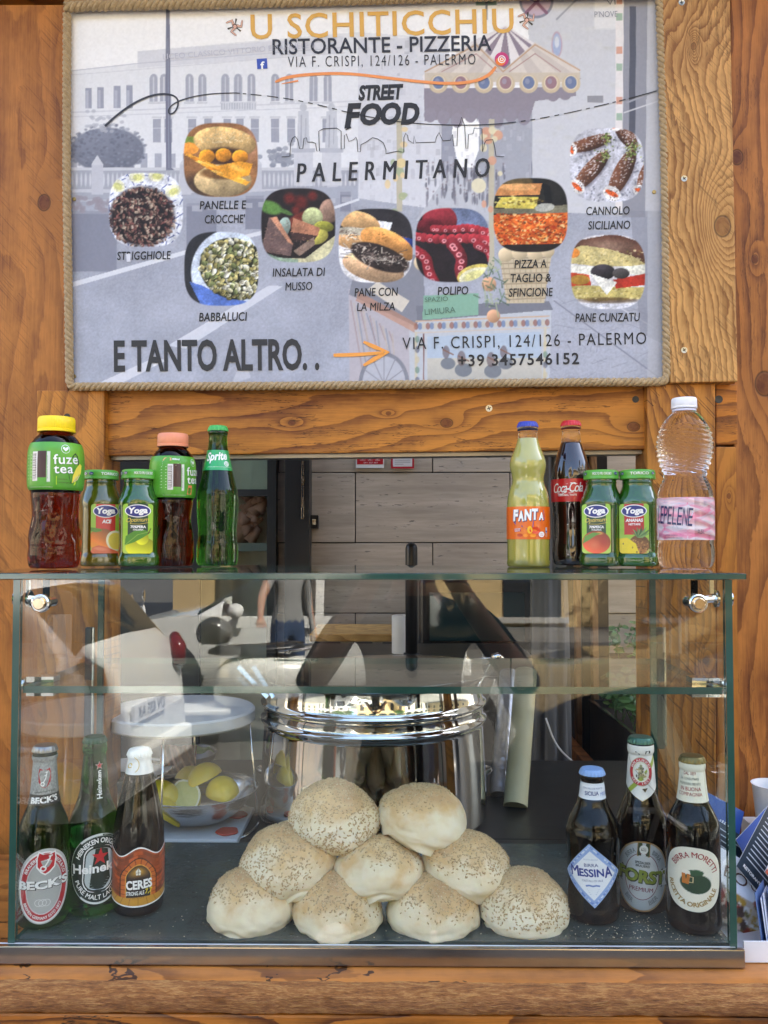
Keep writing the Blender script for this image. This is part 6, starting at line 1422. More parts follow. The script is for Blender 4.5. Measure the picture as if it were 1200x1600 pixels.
B.ell(838, 262, 8, 22, (118, 120, 134), .8); B.ell(836, 240, 5, 6, (150, 142, 148))
# wall, road sign and pillar at the right
B.poly([(820, -30), (1060, -30), (1060, 340), (832, 330), (832, 140)], (206, 207, 216)); B.rect(928, -10, 968, 46, (214, 215, 222)); B.rect(930, -8, 966, 44, (222, 222, 228))
B.poly([(962, -30), (975, -30), (972, 330), (962, 330)], (226, 222, 226)); 
for q in range(9): B.rect(963, -5 + q * 26, 972, 6 + q * 26, ((198, 120, 90), (120, 160, 130), (226, 226, 230))[q % 3], .5)
B.poly([(975, -30), (1012, -30), (1008, 340), (972, 340)], (160, 161, 172)); B.poly([(984, 10), (994, 10), (992, 300), (982, 300)], (112, 114, 126)); B.poly([(1012, -30), (1060, -30), (1060, 340), (1008, 340)], (196, 197, 206)); B.line([(980, 160), (1030, 140)], 3, (170, 171, 182)); B.line([(975, 176), (1034, 156)], 2, (210, 210, 218))
B.ell(870, 70, 9, 22, (196, 176, 190)); B.ell(870, 70, 7, 19, (176, 186, 214)); B.ell(870, 66, 4, 10, (210, 214, 226)); B.ell(838, 2, 27, 27, (150, 152, 168)); B.ell(838, 2, 23, 23, (196, 180, 196)); B.line([(822, -14), (854, 20)], 5, (150, 120, 140)); B.line([(854, -14), (822, 20)], 5, (150, 120, 140)); B.rect(744, -30, 776, 8, (150, 168, 160)); B.line([(760, -20), (760, 30)], 3, (140, 142, 156))
B.line([(870, 30), (900, 0), (960, -25)], 3, (170, 172, 184))
for q in range(40): x, y = rr.uniform(845, 960), rr.uniform(40, 330); B.ell(x, y, rr.uniform(4, 16), rr.uniform(2, 8), (rr.integers(190, 216),) * 3, .3, 0, .8)
B.rect(918, 150, 942, 160, (160, 160, 168)); 
# market cart awning
B.poly([(660, 118), (742, 62), (790, 40), (905, 110), (900, 130), (664, 138)], (226, 222, 228))
ap = (790, 42)
for q in range(9):
    xa = 666 + q * 27; 
    if q % 2 == 0: B.poly([ap, (xa, 124), (xa + 27, 124)], (158, 148, 162))
B.poly([(664, 112), (744, 66), (788, 108), (836, 66), (906, 108), (906, 116), (664, 116)], (214, 206, 202), .85); B.line([(664, 112), (744, 70), (786, 112), (836, 70), (906, 110)], 2.2, (196, 170, 150)); B.line([(690, 112), (744, 84), (776, 112)], 1.4, (180, 150, 150)); B.line([(796, 112), (836, 84), (876, 112)], 1.4, (180, 150, 150))
B.rect(664, 114, 906, 128, (206, 196, 186))
B.poly([(662, 138), (900, 136), (900, 150), (836, 158), (828, 185), (700, 185), (664, 190)], (158, 152, 164)); 
for q in range(12): B.ell(674 + q * 19, 150 - (q % 2) * 2, 10, 9, (158, 152, 164))
for q in range(8): B.ell(672 + q * 21, 180 + (q % 3) * 4, 10, 12, (160, 155, 168))
for q, x in enumerate((685, 720, 756, 790, 826, 861, 892)): B.ell(x, 131, 15, 15, (206, 192, 172)); B.ell(x, 129, 11, 12, (226, 214, 196)); B.ell(x, 129, 9.5, 10.5, ((132, 142, 172), (166, 140, 150))[q % 2]); B.ell(x - 2, 127, 4, 5, (170, 172, 190), .6)
# hanging fruit and poles
for x, y0, y1 in ((624, 186, 330), (768, 186, 420)): B.rect(x - 4, y0, x + 4, y1, (196, 190, 176))
for q in range(26): x = (624, 768)[q % 2] + rr.normal(0, 8); B.ell(x, rr.uniform(200, 340), rr.uniform(4, 8), rr.uniform(4, 8), ((226, 206, 170), (216, 170, 150), (176, 186, 160), (224, 216, 190))[q % 4], .85)
B.ell(748, 290, 12, 12, (222, 216, 196)); B.ell(627, 255, 8, 8, (224, 208, 170))
# cart body
B.poly([(545, 452), (650, 440), (652, 604), (546, 604)], (190, 186, 196)); B.poly([(640, 480), (862, 480), (858, 606), (640, 606)], (196, 200, 210))
B.poly([(560, 400), (660, 398), (664, 470), (650, 510), (545, 460)], (150, 152, 164)); B.poly([(590, 440), (640, 470), (628, 488), (575, 452)], (212, 206, 200)); B.poly([(650, 478), (858, 470), (864, 484), (652, 502)], (140, 142, 154)); 
B.poly([(662, 462), (748, 458), (748, 492), (660, 500)], (150, 184, 170)); 
for q in range(34):
    t_ = q / 33; x = 650 + 205 * t_; B.ell(x, 510 - 6 * t_, 4, 6, ((150, 100, 90), (110, 130, 170), (206, 196, 180))[q % 3], .6)
B.line([(650, 502), (858, 494)], 2, (206, 180, 160)); B.line([(650, 520), (858, 512)], 2, (206, 196, 190)); B.line([(650, 520), (650, 604)], 4, (206, 200, 186)); B.line([(852, 512), (850, 604)], 4, (206, 200, 186)); B.line([(662, 522), (662, 604)], 2, (150, 120, 120)); B.poly([(668, 526), (846, 518), (844, 600), (668, 604)], (186, 198, 216)); B.grad(668, 560, 846, 604, (206, 200, 190), (190, 186, 180), .8)
for q in range(11): B.ell(652 + (q % 2) * 200, 530 + q * 8, 4, 6, ((120, 150, 140), (206, 196, 170), (110, 116, 140))[q % 3], .6)
for x, y, s_ in ((700, 560, 12), (724, 570, 14), (790, 560, 12), (770, 572, 14)): B.ell(x, y + 8, s_, s_ * .8, (116, 124, 140), .7); B.ell(x - 3, y - 10, s_ * .5, s_ * .9, (130, 120, 126), .7); B.line([(x - 8, y - 14), (x + 8, y - 6)], 2, (150, 120, 110))
for q in range(14): B.line([(548 + q * 5, 470 + q * 4), (566 + q * 4, 560 + rr.uniform(-30, 30))], 2.5, ((170, 150, 150), (196, 186, 176), (140, 150, 170))[q % 3], .5)
B.poly([(560, 455), (650, 505), (648, 520), (556, 470)], (196, 150, 130), .6); B.ell(600, 600, 40, 50, (150, 152, 164)); B.ell(600, 600, 34, 44, (190, 192, 204))
for q in range(12): a = q * math.pi / 6; B.line([(600, 600), (600 + 36 * math.cos(a), 600 + 46 * math.sin(a))], 1.6, (160, 160, 172))
B.poly([(780, 400), (862, 398), (850, 474), (792, 474)], (204, 192, 172)); 
for q in range(9): B.line([(782 + q, 404 + q * 8), (860 - q, 402 + q * 8)], 1.6, (170, 156, 140))
for q in range(9): B.line([(784 + q * 9, 402), (796 + q * 7, 472)], 1, (180, 168, 150))
for x, y, r_ in ((790, 398, 12), (812, 394, 13), (836, 396, 13), (856, 392, 11), (764, 444, 12), (771, 494, 11), (660, 410, 14)): B.ell(x, y, r_, r_, (214, 176, 150) if x in (764, 771) else (222, 206, 180), 1, 0, .1, .2)
for q in range(46): x, y = 768 + rr.normal(0, 10), rr.uniform(400, 482); B.line([(x, y), (x + rr.normal(0, 9), y + rr.normal(0, 9))], 2, ((130, 150, 130), (110, 126, 112), (176, 186, 160))[q % 3], .8)
# paving at the right with cracks
for q in range(60): y = rr.uniform(420, 600); x = rr.uniform(868, 1035); B.line([(x, y), (x + rr.uniform(-30, 30), y + rr.uniform(-14, 14))], 1.2, (156, 158, 172), .6)
B.line([(866, 470), (1030, 590)], 2, (150, 152, 166)); B.line([(900, 440), (1035, 520)], 1.6, (206, 207, 216)); B.poly([(985, 330), (1040, 330), (1040, 540), (1000, 520)], (150, 152, 164), .6); B.rect(1012, 330, 1040, 600, (190, 192, 202), .6)
# veil of the print
B.a = np.clip((B.a - .80) * 1.22 + .785, 0, 1) * np.array((1, .997, .972))
B.mottle(.025, 3, 21, 2)

def dish(cx, cy, fn, half=58.5):
    c = Canvas(-60, -60, 60, 60, 2); fn(c, np.random.default_rng(int(cx))); nz = vnoise(c.h, c.w, 4, 2, int(cx)) - .5; nz2 = vnoise(c.h, c.w, 26, 3, int(cy)) - .5; c.a = np.clip(c.a * (1 + .30 * nz[..., None] + .45 * nz2[..., None]), 0, 1)
    w = B._win(cx - half, cy - half, cx + half, cy + half); X, Y = np.broadcast_arrays(w[2] - cx, w[3] - cy)
    m = np.clip((1 - (np.abs(X / half) ** 3.1 + np.abs(Y / half) ** 3.1)) * 14, 0, 1)[..., None]
    fx = np.clip((X + 60) * 2, 0, c.w - 1).astype(int); fy = np.clip((Y + 60) * 2, 0, c.h - 1).astype(int)
    a = B.a[w[0], w[1]]; a[:] = a * (1 - m) + c.a[fy, fx] * m
def f_stigg(c, r):
    c.rect(-60, -60, 60, 60, (226, 228, 236))
    for q in range(150): c.line([(x := r.uniform(-60, 60), y := r.uniform(-60, 60)), (x + r.normal(0, 6), y + r.normal(0, 6))], 1.6, (58, 70, 130), .8)
    c.ell(-6, 10, 54, 50, (34, 28, 28), 1, 0, .15)
    for x, y, a in ((-45, -38, .5), (-14, -52, 0), (16, -54, 0), (42, -30, -.4)): c.ell(x, y, 13, 10, (232, 230, 200), 1, a, .1); c.ell(x + 1, y + 1, 9, 6, (206, 206, 130), .9, a, .3)
    for q in range(520):
        a, d = r.uniform(0, 6.3), 52 * math.sqrt(r.random()); x, y = -5 + d * math.cos(a), 12 + d * .92 * math.sin(a); b = r.random(); cl = np.array(((150, 116, 100), (96, 64, 58), (190, 170, 150), (60, 42, 40), (126, 78, 72))[q % 5]); c.ell(x, y, r.uniform(1.5, 5), r.uniform(1, 3), tuple(cl), .85, r.uniform(0, 3), .3, .5)
def f_pan(c, r):
    c.rect(-60, -60, 60, 60, (150, 104, 66)); c.ell(-40, 45, 40, 30, (62, 50, 42), .8, 0, .6); c.ell(50, -30, 20, 40, (190, 140, 110), .7, 0, .6); c.rect(-60, -36, -38, -24, (120, 140, 60)); c.ell(-50, -18, 16, 10, (230, 150, 60))
    c.ell(3, 32, 46, 26, (206, 178, 130), 1, 0, .05, .45); c.ell(4, 20, 44, 12, (110, 74, 40), .9, 0, .3); c.ell(6, -28, 50, 24, (206, 170, 112), 1, .12, .04, .4); c.ell(6, -6, 40, 16, (60, 40, 28), .9, 0, .3)
    for q in range(220): a, d = r.uniform(3.2, 6.2), r.uniform(.1, .95); c.ell(6 + 46 * d * math.cos(a), -26 + 22 * d * math.sin(a), 1.2, .8, (236, 214, 170), .9)
    for x in (-22, 4, 30): c.ell(x, -8 + abs(x) * .1, 13, 11, (228, 148, 44), 1, 0, .06, .45)
    for q in range(7): c.poly([(-56 + q * 8, -8 + q * 5), (-50 + q * 8, -10 + q * 5), (10 + q * 6, 16 + q * 3), (4 + q * 6, 22 + q * 3)], ((240, 170, 60), (222, 140, 40), (246, 190, 90))[q % 3])
    c.poly([(-10, 10), (30, 2), (50, 6), (44, 24), (14, 30)], (236, 160, 50)); c.ell(24, 12, 16, 6, (246, 190, 90), .8, .3, .6)
def f_snail(c, r):
    c.rect(-60, -60, 60, 60, (44, 44, 48)); c.ell(14, 2, 62, 66, (206, 216, 232), 1, .35, .03); c.ell(10, 36, 62, 34, (86, 120, 200), .0); c.poly([(-50, 20), (-30, 60), (60, 60), (60, 54), (10, 46), (-30, 26)], (90, 120, 196)); c.ell(20, 0, 56, 48, (40, 40, 26), 1, .35, .03)
    for q in range(420):
        a, d = r.uniform(0, 6.3), math.sqrt(r.random()); u, v = 54 * d * math.cos(a), 45 * d * math.sin(a); x = 20 + u * math.cos(.35) - v * math.sin(.35); y = 0 + u * math.sin(.35) + v * math.cos(.35); s_ = r.uniform(3, 6); cl = ((196, 184, 120), (216, 210, 170), (150, 140, 84), (120, 128, 80), (226, 222, 200))[q % 5]
        c.ell(x + 1, y + 1.4, s_, s_ * .8, (30, 32, 18), .7, 0, .3); c.ell(x, y, s_, s_ * .78, cl, 1, r.uniform(0, 3), .1, .5)
        if q % 3 == 0: c.ell(x, y, s_ * .55, s_ * .45, (70, 62, 40), .8, 0, .3); c.ell(x, y, s_ * .35, s_ * .3, cl, .9)
def f_mus(c, r):
    c.rect(-60, -60, 60, 60, (38, 32, 32)); 
    for x, y, s_ in ((-14, -42, 12), (4, -36, 15), (22, -46, 10), (-4, -24, 9)): c.ell(x, y, s_, s_, (116, 40, 34), .8, 0, .6)
    c.ell(-44, -28, 22, 12, (96, 140, 66), .9, .3, .3); c.ell(-22, -22, 16, 4, (90, 130, 66), .8, .4, .3); c.ell(10, -8, 30, 16, (120, 50, 40), .9, -.3, .2); c.ell(48, -22, 16, 20, (150, 120, 104), 1, 0, .1, .4)
    c.poly([(-60, 40), (-40, 50), (10, 52), (60, 14), (60, 60), (-60, 60)], (206, 200, 160)); c.poly([(-60, 40), (-30, 50), (0, 53), (0, 60), (-60, 60)], (140, 170, 150), .8)
    c.ell(22, -12, 17, 17, (170, 176, 130), 1, .4, .1, .4); c.ell(40, 2, 16, 9, (150, 150, 60), 1, .1, .1, .4); c.ell(30, 18, 18, 12, (200, 190, 90), 1, -.3, .1, .35); c.ell(-22, 2, 10, 16, (150, 170, 160), 1, .2, .1, .3)
    c.poly([(-46, -12), (-36, -14), (-8, 28), (-12, 48), (-50, 42), (-56, 30)], (110, 88, 84)); c.poly([(-44, -12), (-34, -14), (-8, 30), (-16, 26)], (196, 140, 110)); c.poly([(-8, -12), (34, 4), (30, 18), (-12, 12)], (176, 120, 92)); c.poly([(-12, 10), (30, 16), (24, 24), (-10, 22)], (70, 48, 44)); c.poly([(-8, 40), (24, 18), (26, 30), (2, 48)], (140, 118, 104))
    for q in range(90): x, y = r.uniform(-54, 30), r.uniform(-10, 44); c.line([(x, y), (x + r.normal(0, 4), y + r.normal(0, 3))], 1, ((90, 60, 56), (196, 150, 130))[q % 2], .4)
def f_milza(c, r):
    c.rect(-60, -60, 60, 60, (44, 42, 46)); c.poly([(-60, -20), (60, -10), (60, 60), (-60, 60)], (236, 234, 236)); c.poly([(0, -40), (26, -36), (20, -18), (4, -20)], (226, 226, 230)); c.poly([(10, -22), (60, -10), (60, 4), (10, -14)], (40, 60, 130))
    c.ell(-26, -36, 34, 18, (216, 170, 116), 1, .25, .04, .4); c.ell(-36, -18, 30, 12, (190, 180, 160), 1, .1, .1); c.ell(-34, -6, 34, 12, (206, 160, 110), 1, .15, .08, .4)
    for q in range(60): x, y = -36 + r.normal(0, 14), -18 + r.normal(0, 4); c.line([(x, y), (x + r.normal(0, 6), y + r.normal(0, 3))], 1.2, ((236, 226, 206), (110, 90, 80))[q % 2], .8)
    c.ell(-4, 34, 50, 22, (220, 180, 140), 1, .25, .03, .4); c.ell(18, -2, 46, 22, (212, 148, 82), 1, .45, .03, .45); c.ell(6, 18, 50, 20, (50, 40, 38), 1, .35, .1)
    for q in range(170): x = 6 + r.normal(0, 22); y = 18 + (x - 6) * .3 + r.normal(0, 7); c.line([(x, y), (x + r.normal(0, 7), y + r.normal(0, 4))], r.uniform(.8, 2.4), ((96, 82, 78), (150, 136, 126), (34, 28, 28), (200, 190, 176))[q % 4], .8)
    for q in range(14): c.ell(16 + r.normal(0, 18), -10 + r.normal(0, 6), 2, 1.2, (150, 90, 40), .6)
def f_pol(c, r):
    c.rect(-60, -60, 60, 60, (34, 28, 34)); c.poly([(-10, -60), (60, -60), (60, -22), (4, -26)], (108, 120, 150)); c.ell(-20, -40, 28, 24, (130, 40, 50), 1, .2, .05, .5); c.ell(-36, -30, 22, 12, (96, 26, 36), 1, 0, .1, .4)
    def tent(p, w0, w1, cl):
        p = chaikin(p, 2); n = len(p)
        for i, (x, y) in enumerate(p): w_ = w0 + (w1 - w0) * i / n; c.ell(x, y, w_, w_, cl, 1, 0, .1, .4)
        for i in range(0, n, 2):
            x, y = p[i]; w_ = w0 + (w1 - w0) * i / n; c.ell(x, y + w_ * .3, w_ * .48, w_ * .42, (226, 150, 156), 1); c.ell(x, y + w_ * .3, w_ * .26, w_ * .22, (120, 44, 54), .9)
    tent([(-30, -26), (0, -24), (26, -28), (60, -18)], 6, 8, (150, 44, 54)); tent([(-60, -14), (-20, -8), (30, -12), (62, -4)], 7, 10, (160, 48, 58)); tent([(-60, 8), (-40, 20), (-38, 40), (-28, 60)], 9, 9, (130, 34, 44)); tent([(0, -2), (16, 20), (10, 40), (20, 60)], 11, 8, (110, 32, 42))
    tent([(40, 0), (58, 10), (60, 24)], 8, 5, (140, 40, 50)); c.ell(36, 46, 30, 16, (226, 206, 110), 1, -.25, .03); c.ell(36, 48, 27, 13, (240, 234, 196), 1, -.25, .05); c.ell(36, 48, 22, 10, (226, 220, 150), 1, -.25, .3)
def f_piz(c, r):
    c.rect(-60, -60, 60, 60, (34, 34, 32)); c.ell(-20, -52, 26, 12, (96, 80, 50), 1, 0, .2); c.poly([(-60, -48), (18, -50), (14, -32), (-58, -30)], (206, 140, 84)); c.ell(-20, -44, 30, 6, (226, 170, 110), .8); c.poly([(-60, -10), (60, -16), (60, -2), (-60, -2)], (120, 116, 96)); c.poly([(-56, -12), (-46, -28), (12, -28), (8, -10)], (214, 196, 90))
    for q in range(50): c.ell(-20 + r.normal(0, 18), -20 + r.normal(0, 4), 3, 1.6, ((110, 90, 40), (236, 226, 140))[q % 2], .7)
    c.poly([(18, -50), (30, -46), (34, -20), (24, -18)], (20, 22, 24)); c.ell(22, -12, 16, 7, (170, 170, 160), 1, -.1); c.poly([(-60, 0), (60, -4), (60, 46), (-60, 48)], (206, 92, 34))
    for q in range(560): x, y = r.uniform(-60, 60), r.uniform(-2, 47); c.ell(x, y, r.uniform(1.5, 5), r.uniform(.8, 2.4), ((226, 120, 50), (240, 170, 90), (190, 60, 24), (236, 200, 140), (120, 50, 24), (210, 90, 30))[q % 6], .85, r.uniform(-.6, .6))
    for q in range(60): c.ell(r.uniform(-60, 60), r.uniform(-2, 46), 1.5, 1.3, (70, 50, 26), .9)
    c.poly([(-60, 47), (60, 44), (60, 60), (-60, 60)], (32, 26, 26))
def f_can(c, r):
    c.rect(-60, -60, 60, 60, (206, 206, 216)); 
    for q in range(120): a = r.uniform(0, 6.3); d = r.uniform(36, 58); c.ell(6 + d * math.cos(a), 8 + d * .9 * math.sin(a), 2.4, 1.6, (130, 132, 146), .8, a)
    def cann(x, y, a, L_, w_):
        c.ell(x + 3, y + 4, L_, w_, (96, 90, 100), .6, a, .3); c.ell(x, y, L_, w_, (104, 66, 48), 1, a, .06, .5)
        for q in range(130): u, v = r.uniform(-.95, .9), r.uniform(-.9, .5); c.ell(x + L_ * u * math.cos(a) - w_ * v * math.sin(a), y + L_ * u * math.sin(a) + w_ * v * math.cos(a), 1.6, 1.1, ((226, 222, 224), (150, 110, 84), (196, 186, 186))[q % 3], .8)
        ex, ey = x - L_ * .86 * math.cos(a), y - L_ * .86 * math.sin(a); c.ell(ex, ey, w_ * .8, w_ * 1.05, (236, 232, 230), 1, a, .06); c.ell(ex, ey, w_ * .3, w_ * .85, (226, 96, 40), 1, a, .1)
        for q in range(16): c.ell(ex + r.normal(0, w_ * .4), ey + r.normal(0, w_ * .5), 1.2, 1.2, (60, 44, 40), .8)
        fx_, fy_ = x + L_ * .8 * math.cos(a), y + L_ * .8 * math.sin(a)
        for q in range(40): c.ell(fx_ + r.normal(0, 5), fy_ + r.normal(0, 5), 1.8, 1.5, ((110, 130, 60), (66, 80, 40), (170, 180, 110))[q % 3], .9)
    cann(-26, -34, 2.85 + math.pi, 36, 11); cann(30, -46, .9, 26, 12); cann(-24, 8, -.85, 40, 13); cann(24, 12, -1.1, 42, 14); cann(62, 16, -1.2, 30, 12)
def f_cun(c, r):
    c.rect(-60, -60, 60, 60, (214, 210, 212)); c.poly([(-60, 34), (60, 30), (60, 60), (-60, 60)], (222, 222, 228))
    for q in range(50): x, y = r.uniform(-58, 58), r.uniform(40, 60); c.line([(x, y), (x + r.normal(0, 14), y + r.normal(0, 3))], 1.2, (186, 188, 198), .7)
    c.poly([(-60, -34), (-44, -50), (10, -60), (60, -44), (60, -12), (-60, -16)], (96, 62, 50)); c.ell(0, -40, 54, 16, (150, 122, 104), .8, .05, .8); c.poly([(-60, -34), (-40, -42), (0, -36), (40, -24), (60, -12), (60, -10), (-10, -8), (-60, -14)], (206, 190, 130))
    c.poly([(-60, 20), (60, 24), (58, 42), (-20, 46), (-58, 40)], (196, 180, 110)); c.ell(0, 44, 58, 6, (80, 58, 34), .7, 0, .4)
    for q in range(130): x, y = r.uniform(-58, 58), r.choice([r.uniform(-34, -12), r.uniform(24, 42)]); c.ell(x, y, r.uniform(1, 3.4), r.uniform(.8, 2), ((230, 216, 164), (140, 120, 66))[q % 2], .7)
    c.ell(-54, -30, 10, 8, (226, 140, 60)); c.poly([(-60, -12), (-20, -8), (-24, 4), (-60, 2)], (236, 234, 222)); c.poly([(20, -8), (60, -12), (58, 6), (26, 2)], (232, 230, 214)); c.poly([(-60, 0), (-30, 4), (-26, 20), (-60, 22)], (196, 70, 40)); c.ell(-44, 12, 16, 8, (170, 160, 60), .7); c.poly([(8, 12), (60, 2), (60, 20), (12, 26)], (176, 50, 34)); c.ell(-8, 0, 20, 13, (50, 46, 52), 1, 0, .08, .6); c.ell(20, 2, 14, 9, (70, 66, 66), 1, 0, .1, .5); c.poly([(-28, 2), (14, 16), (-2, 36)], (240, 238, 228))
for (cx_, cy_), fn_ in (((228, 328), f_stigg), ((345, 250), f_pan), ((346, 420), f_snail), ((466, 352), f_mus), ((587, 384), f_milza), ((707, 383), f_pol), ((829, 336), f_piz), ((948, 258), f_can), ((950, 425), f_cun)): dish(cx_, cy_, fn_)

pc = W(575, 602, .012)
poster = thing('food_poster', 'street food poster with nine dish photos framed in rope above the opening', 'poster', tuple(pc))
NU, NV = 740, 480; uu, vv = np.meshgrid(np.linspace(0, 1, NU), np.linspace(0, 1, NV)); q4 = np.array([TLq, TRq, BRq, BLq], float)
PXY = ((q4[0] * (1 - uu[..., None]) + q4[1] * uu[..., None]) * (1 - vv[..., None]) + (q4[3] * (1 - uu[..., None]) + q4[2] * uu[..., None]) * vv[..., None]).reshape(-1, 2)
def Wv(xy, off):
    fx, rx_, ux = np.array(_f), np.array(_r), np.array(_u); d = fx + np.outer((xy[:, 0] - 600) / F, rx_) + np.outer((800 - xy[:, 1]) / F, ux)
    t = (YW - off) / (d[:, 1] + d[:, 0] * WT); return d * t[:, None] + np.array([0, 0, CAMZ])
OFP = .014
n2_ = vnoise(NV, NU, 90, 2, 3).ravel() - .5
V = Wv(PXY, OFP); V = V - np.outer(n2_ * .0016, np.array(WN)) * -1
g = G('poster_print'); at = g.n('Attribute'); at.attribute_name = 'Col'; b = g.bsdf(at.outputs[0], .45, 0, None, Specular_IOR_Level=.25); M_post = g.m
mesh('sheet', V, grid_faces(NU, NV)[:, ::-1].copy(), M_post, poster, True, bgc.sample(PXY[:, 0], PXY[:, 1]), world=True)
ink = Ink(lambda x, y, l: tuple(W(x, y, OFP + .0009 + .00012 * l)))
K = (34, 34, 38)
ink.text('U SCHITICCHIU', 392, 60.5, 803, 50.5, 37, (222, 172, 84), .012, 0, 1.08)
ink.text('RISTORANTE - PIZZERIA', 426, 85, 768, 78.5, 23.5, (44, 46, 58), .012)
ink.text('VIA F. CRISPI, 124/126 - PALERMO', 450, 105, 743, 100.5, 16.5, (40, 42, 52), -.004, 0, 1.25)
ink.poly([(401, 92), (417, 91), (418, 107), (402, 108)], (58, 84, 176)); ink.text('f', 407, 107.6, 413.5, 107.4, 11, WHT, .03, lift=1)
ink.ell(784, 92.5, 11, 11, (200, 60, 120)); ink.ell(782, 96, 7.5, 6.5, (240, 130, 50), 1); ink.ringe(784, 92.5, 6, 6, 1.4, WHT, 2, 4 * 6); ink.ringe(784, 92.5, 3, 3, 1.2, WHT, 2, 18); ink.ell(787.4, 89, .9, .9, WHT, 2, 8)
for cx_, cy_ in ((367, 41), (823, 31)):       # three-legged emblem
    for q in range(3):
        a = q * 2.094 - .3; p = [(cx_ + 3 * math.cos(a), cy_ + 3 * math.sin(a)), (cx_ + 10 * math.cos(a + .35), cy_ + 10 * math.sin(a + .35)), (cx_ + 13 * math.cos(a - .25), cy_ + 13 * math.sin(a - .25)), (cx_ + 15 * math.cos(a - .4), cy_ + 15 * math.sin(a - .4))]
        ink.line(p, [5, 4.4, 3, 1.6], (70, 44, 40), 0); ink.line(p, [3.8, 3.2, 2, .8], (226, 180, 160), 1); ink.line([(cx_ + 4 * math.cos(a + 1), cy_ + 4 * math.sin(a + 1)), (cx_ + 12 * math.cos(a + 1), cy_ + 12 * math.sin(a + 1))], [1, 3], (60, 52, 44), 0)
    ink.ell(cx_, cy_, 4, 4, (60, 44, 40), 2, 14); ink.ell(cx_, cy_ + .6, 2.8, 3, (222, 176, 156), 3, 12)
OR = (236, 148, 84)
ink.line(chaikin([(430, 128), (446, 121), (480, 116), (540, 114), (600, 121), (650, 127), (700, 131), (740, 128), (764, 118), (775, 104)], 2), list(np.interp(np.linspace(0, 1, len(chaikin([(0, 0)] * 10, 2))), [0, .1, .5, .9, 1], [3, 5, 4.5, 5, 3.5])), OR); ink.line([(440, 131), (466, 126)], [1, 3], OR)
ink.text('STREET', 560, 156, 631, 153.5, 21, K, .05, .22)
for ch, x0, x1, y0, h in (('F', 538, 566, 198, 34), ('O', 563, 597, 194, 30), ('O', 595, 627, 193, 30), ('D', 626, 656, 193, 30)): ink.text(ch, x0, y0, x1, y0 - 1, h, K, .05, .22)
ink.line([(548, 198), (540, 203)], [4, 1], K)
loop = chaikin([(164, 197), (182, 180), (210, 160), (238, 148), (262, 146), (277, 152), (279, 164), (273, 176), (264, 179), (263, 170), (272, 161), (295, 152), (330, 146), (368, 145)], 3)
ink.line(loop, list(np.interp(np.linspace(0, 1, len(loop)), [0, .3, .6, 1], [3.6, 2.8, 2.4, 1.2])), (52, 54, 64))
def arcpt(t): return (368 + (1026 - 368) * t, 145 + 4 * (t * 180 / 1) * (1 - t) * .60 * 1 + (t ** 3) * 0 - t * 3 + 0)
crv = [(368, 145), (440, 152), (500, 164), (560, 180), (640, 193), (720, 196), (780, 194), (840, 186), (900, 174), (950, 162), (990, 152), (1026, 142)]; crv = chaikin(crv, 3); dd = 0
pts = [];
for i in range(len(crv) - 1):
    a, b = crv[i], crv[i + 1]; dd += math.hypot(b[0] - a[0], b[1] - a[1])
    solid = 545 < a[0] < 800 or a[0] > 982
    if solid or (dd % 13) < 8: ink.line([a, b], 1.4, K)
sk = [(440, 245), (453, 244), (454, 224), (457, 216), (461, 213), (465, 218), (468, 232), (473, 232), (475, 216), (479, 215), (480, 222), (488, 222), (493, 224), (495, 236), (499, 236), (498, 205), (505, 201), (526, 200), (533, 205), (533, 233), (538, 232), (538, 212), (541, 209), (545, 221), (553, 218), (556, 214), (558, 219), (559, 237), (563, 237), (564, 226), (572, 222), (582, 215), (590, 217), (599, 223), (603, 234), (603, 240), (612, 238), (622, 236), (631, 238), (631, 215), (634, 208), (637, 212), (638, 219), (646, 224), (647, 212), (650, 223), (680, 222), (682, 214), (686, 207), (690, 216), (692, 220), (704, 219), (707, 210), (709, 228), (714, 228), (715, 200), (719, 192), (721, 183), (726, 196), (728, 232), (731, 232), (732, 210), (739, 209), (741, 200), (753, 201), (754, 237), (757, 224), (760, 219), (770, 218), (773, 230), (775, 244), (788, 245)]
ink.line(sk, 1.1, K)
ink.text('PALERMITANO', 464, 284.5, 765, 276, 29, K, .03, .14, 1.7)
def cap(s, x0, x1, y, h=12.5, dy=-1.2, sh=.12): ink.text(s, x0, y, x1, y + dy, h, (22, 22, 24), .012, sh, 1.02)
cap('STRIGGHIOLE', 183, 267, 406); ink.poly([(197, 397), (204, 396), (204, 409), (198, 409)], (216, 217, 226), 1)
cap('PANELLE E', 312, 385, 327); cap("CROCCHE'", 320, 383, 349); cap('BABBALUCI', 311, 386, 502, 13); cap('INSALATA DI', 426, 508, 432); cap('MUSSO', 446, 488, 454); cap('PANE CON', 554, 622, 463, 12.5); cap('LA MILZA', 558, 617, 486, 12.5); cap('POLIPO', 684, 732, 461); cap('PIZZA A', 804, 854, 419); cap('TAGLIO &', 798, 861, 441); cap('SFINCIONE', 795, 864, 463.5); cap('CANNOLO', 916, 984, 336); cap('SICILIANO', 919, 985, 358.5); cap('PANE CUNZATU', 899, 1000, 503, 13)
ink.text('E TANTO ALTRO. .', 178, 579, 499, 576, 45, (40, 40, 42), .03, 0, 1.0)
ink.line(chaikin([(521, 555), (560, 554), (600, 551)], 1), [5, 6, 6, 5, 5], (240, 160, 70)); ink.line([(568, 534), (585, 542), (606, 550), (585, 561), (568, 571)], [4, 7, 7, 7, 4], (240, 160, 70))
ink.text('VIA F. CRISPI, 124/126 - PALERMO', 629, 546, 1010, 537.5, 18.5, (28, 28, 32), .0, 0, 1.2); ink.text('+39 3457546152', 716, 572, 905, 568.5, 17, (28, 28, 32), .02, 0, 1.15)
FA = (190, 190, 202)
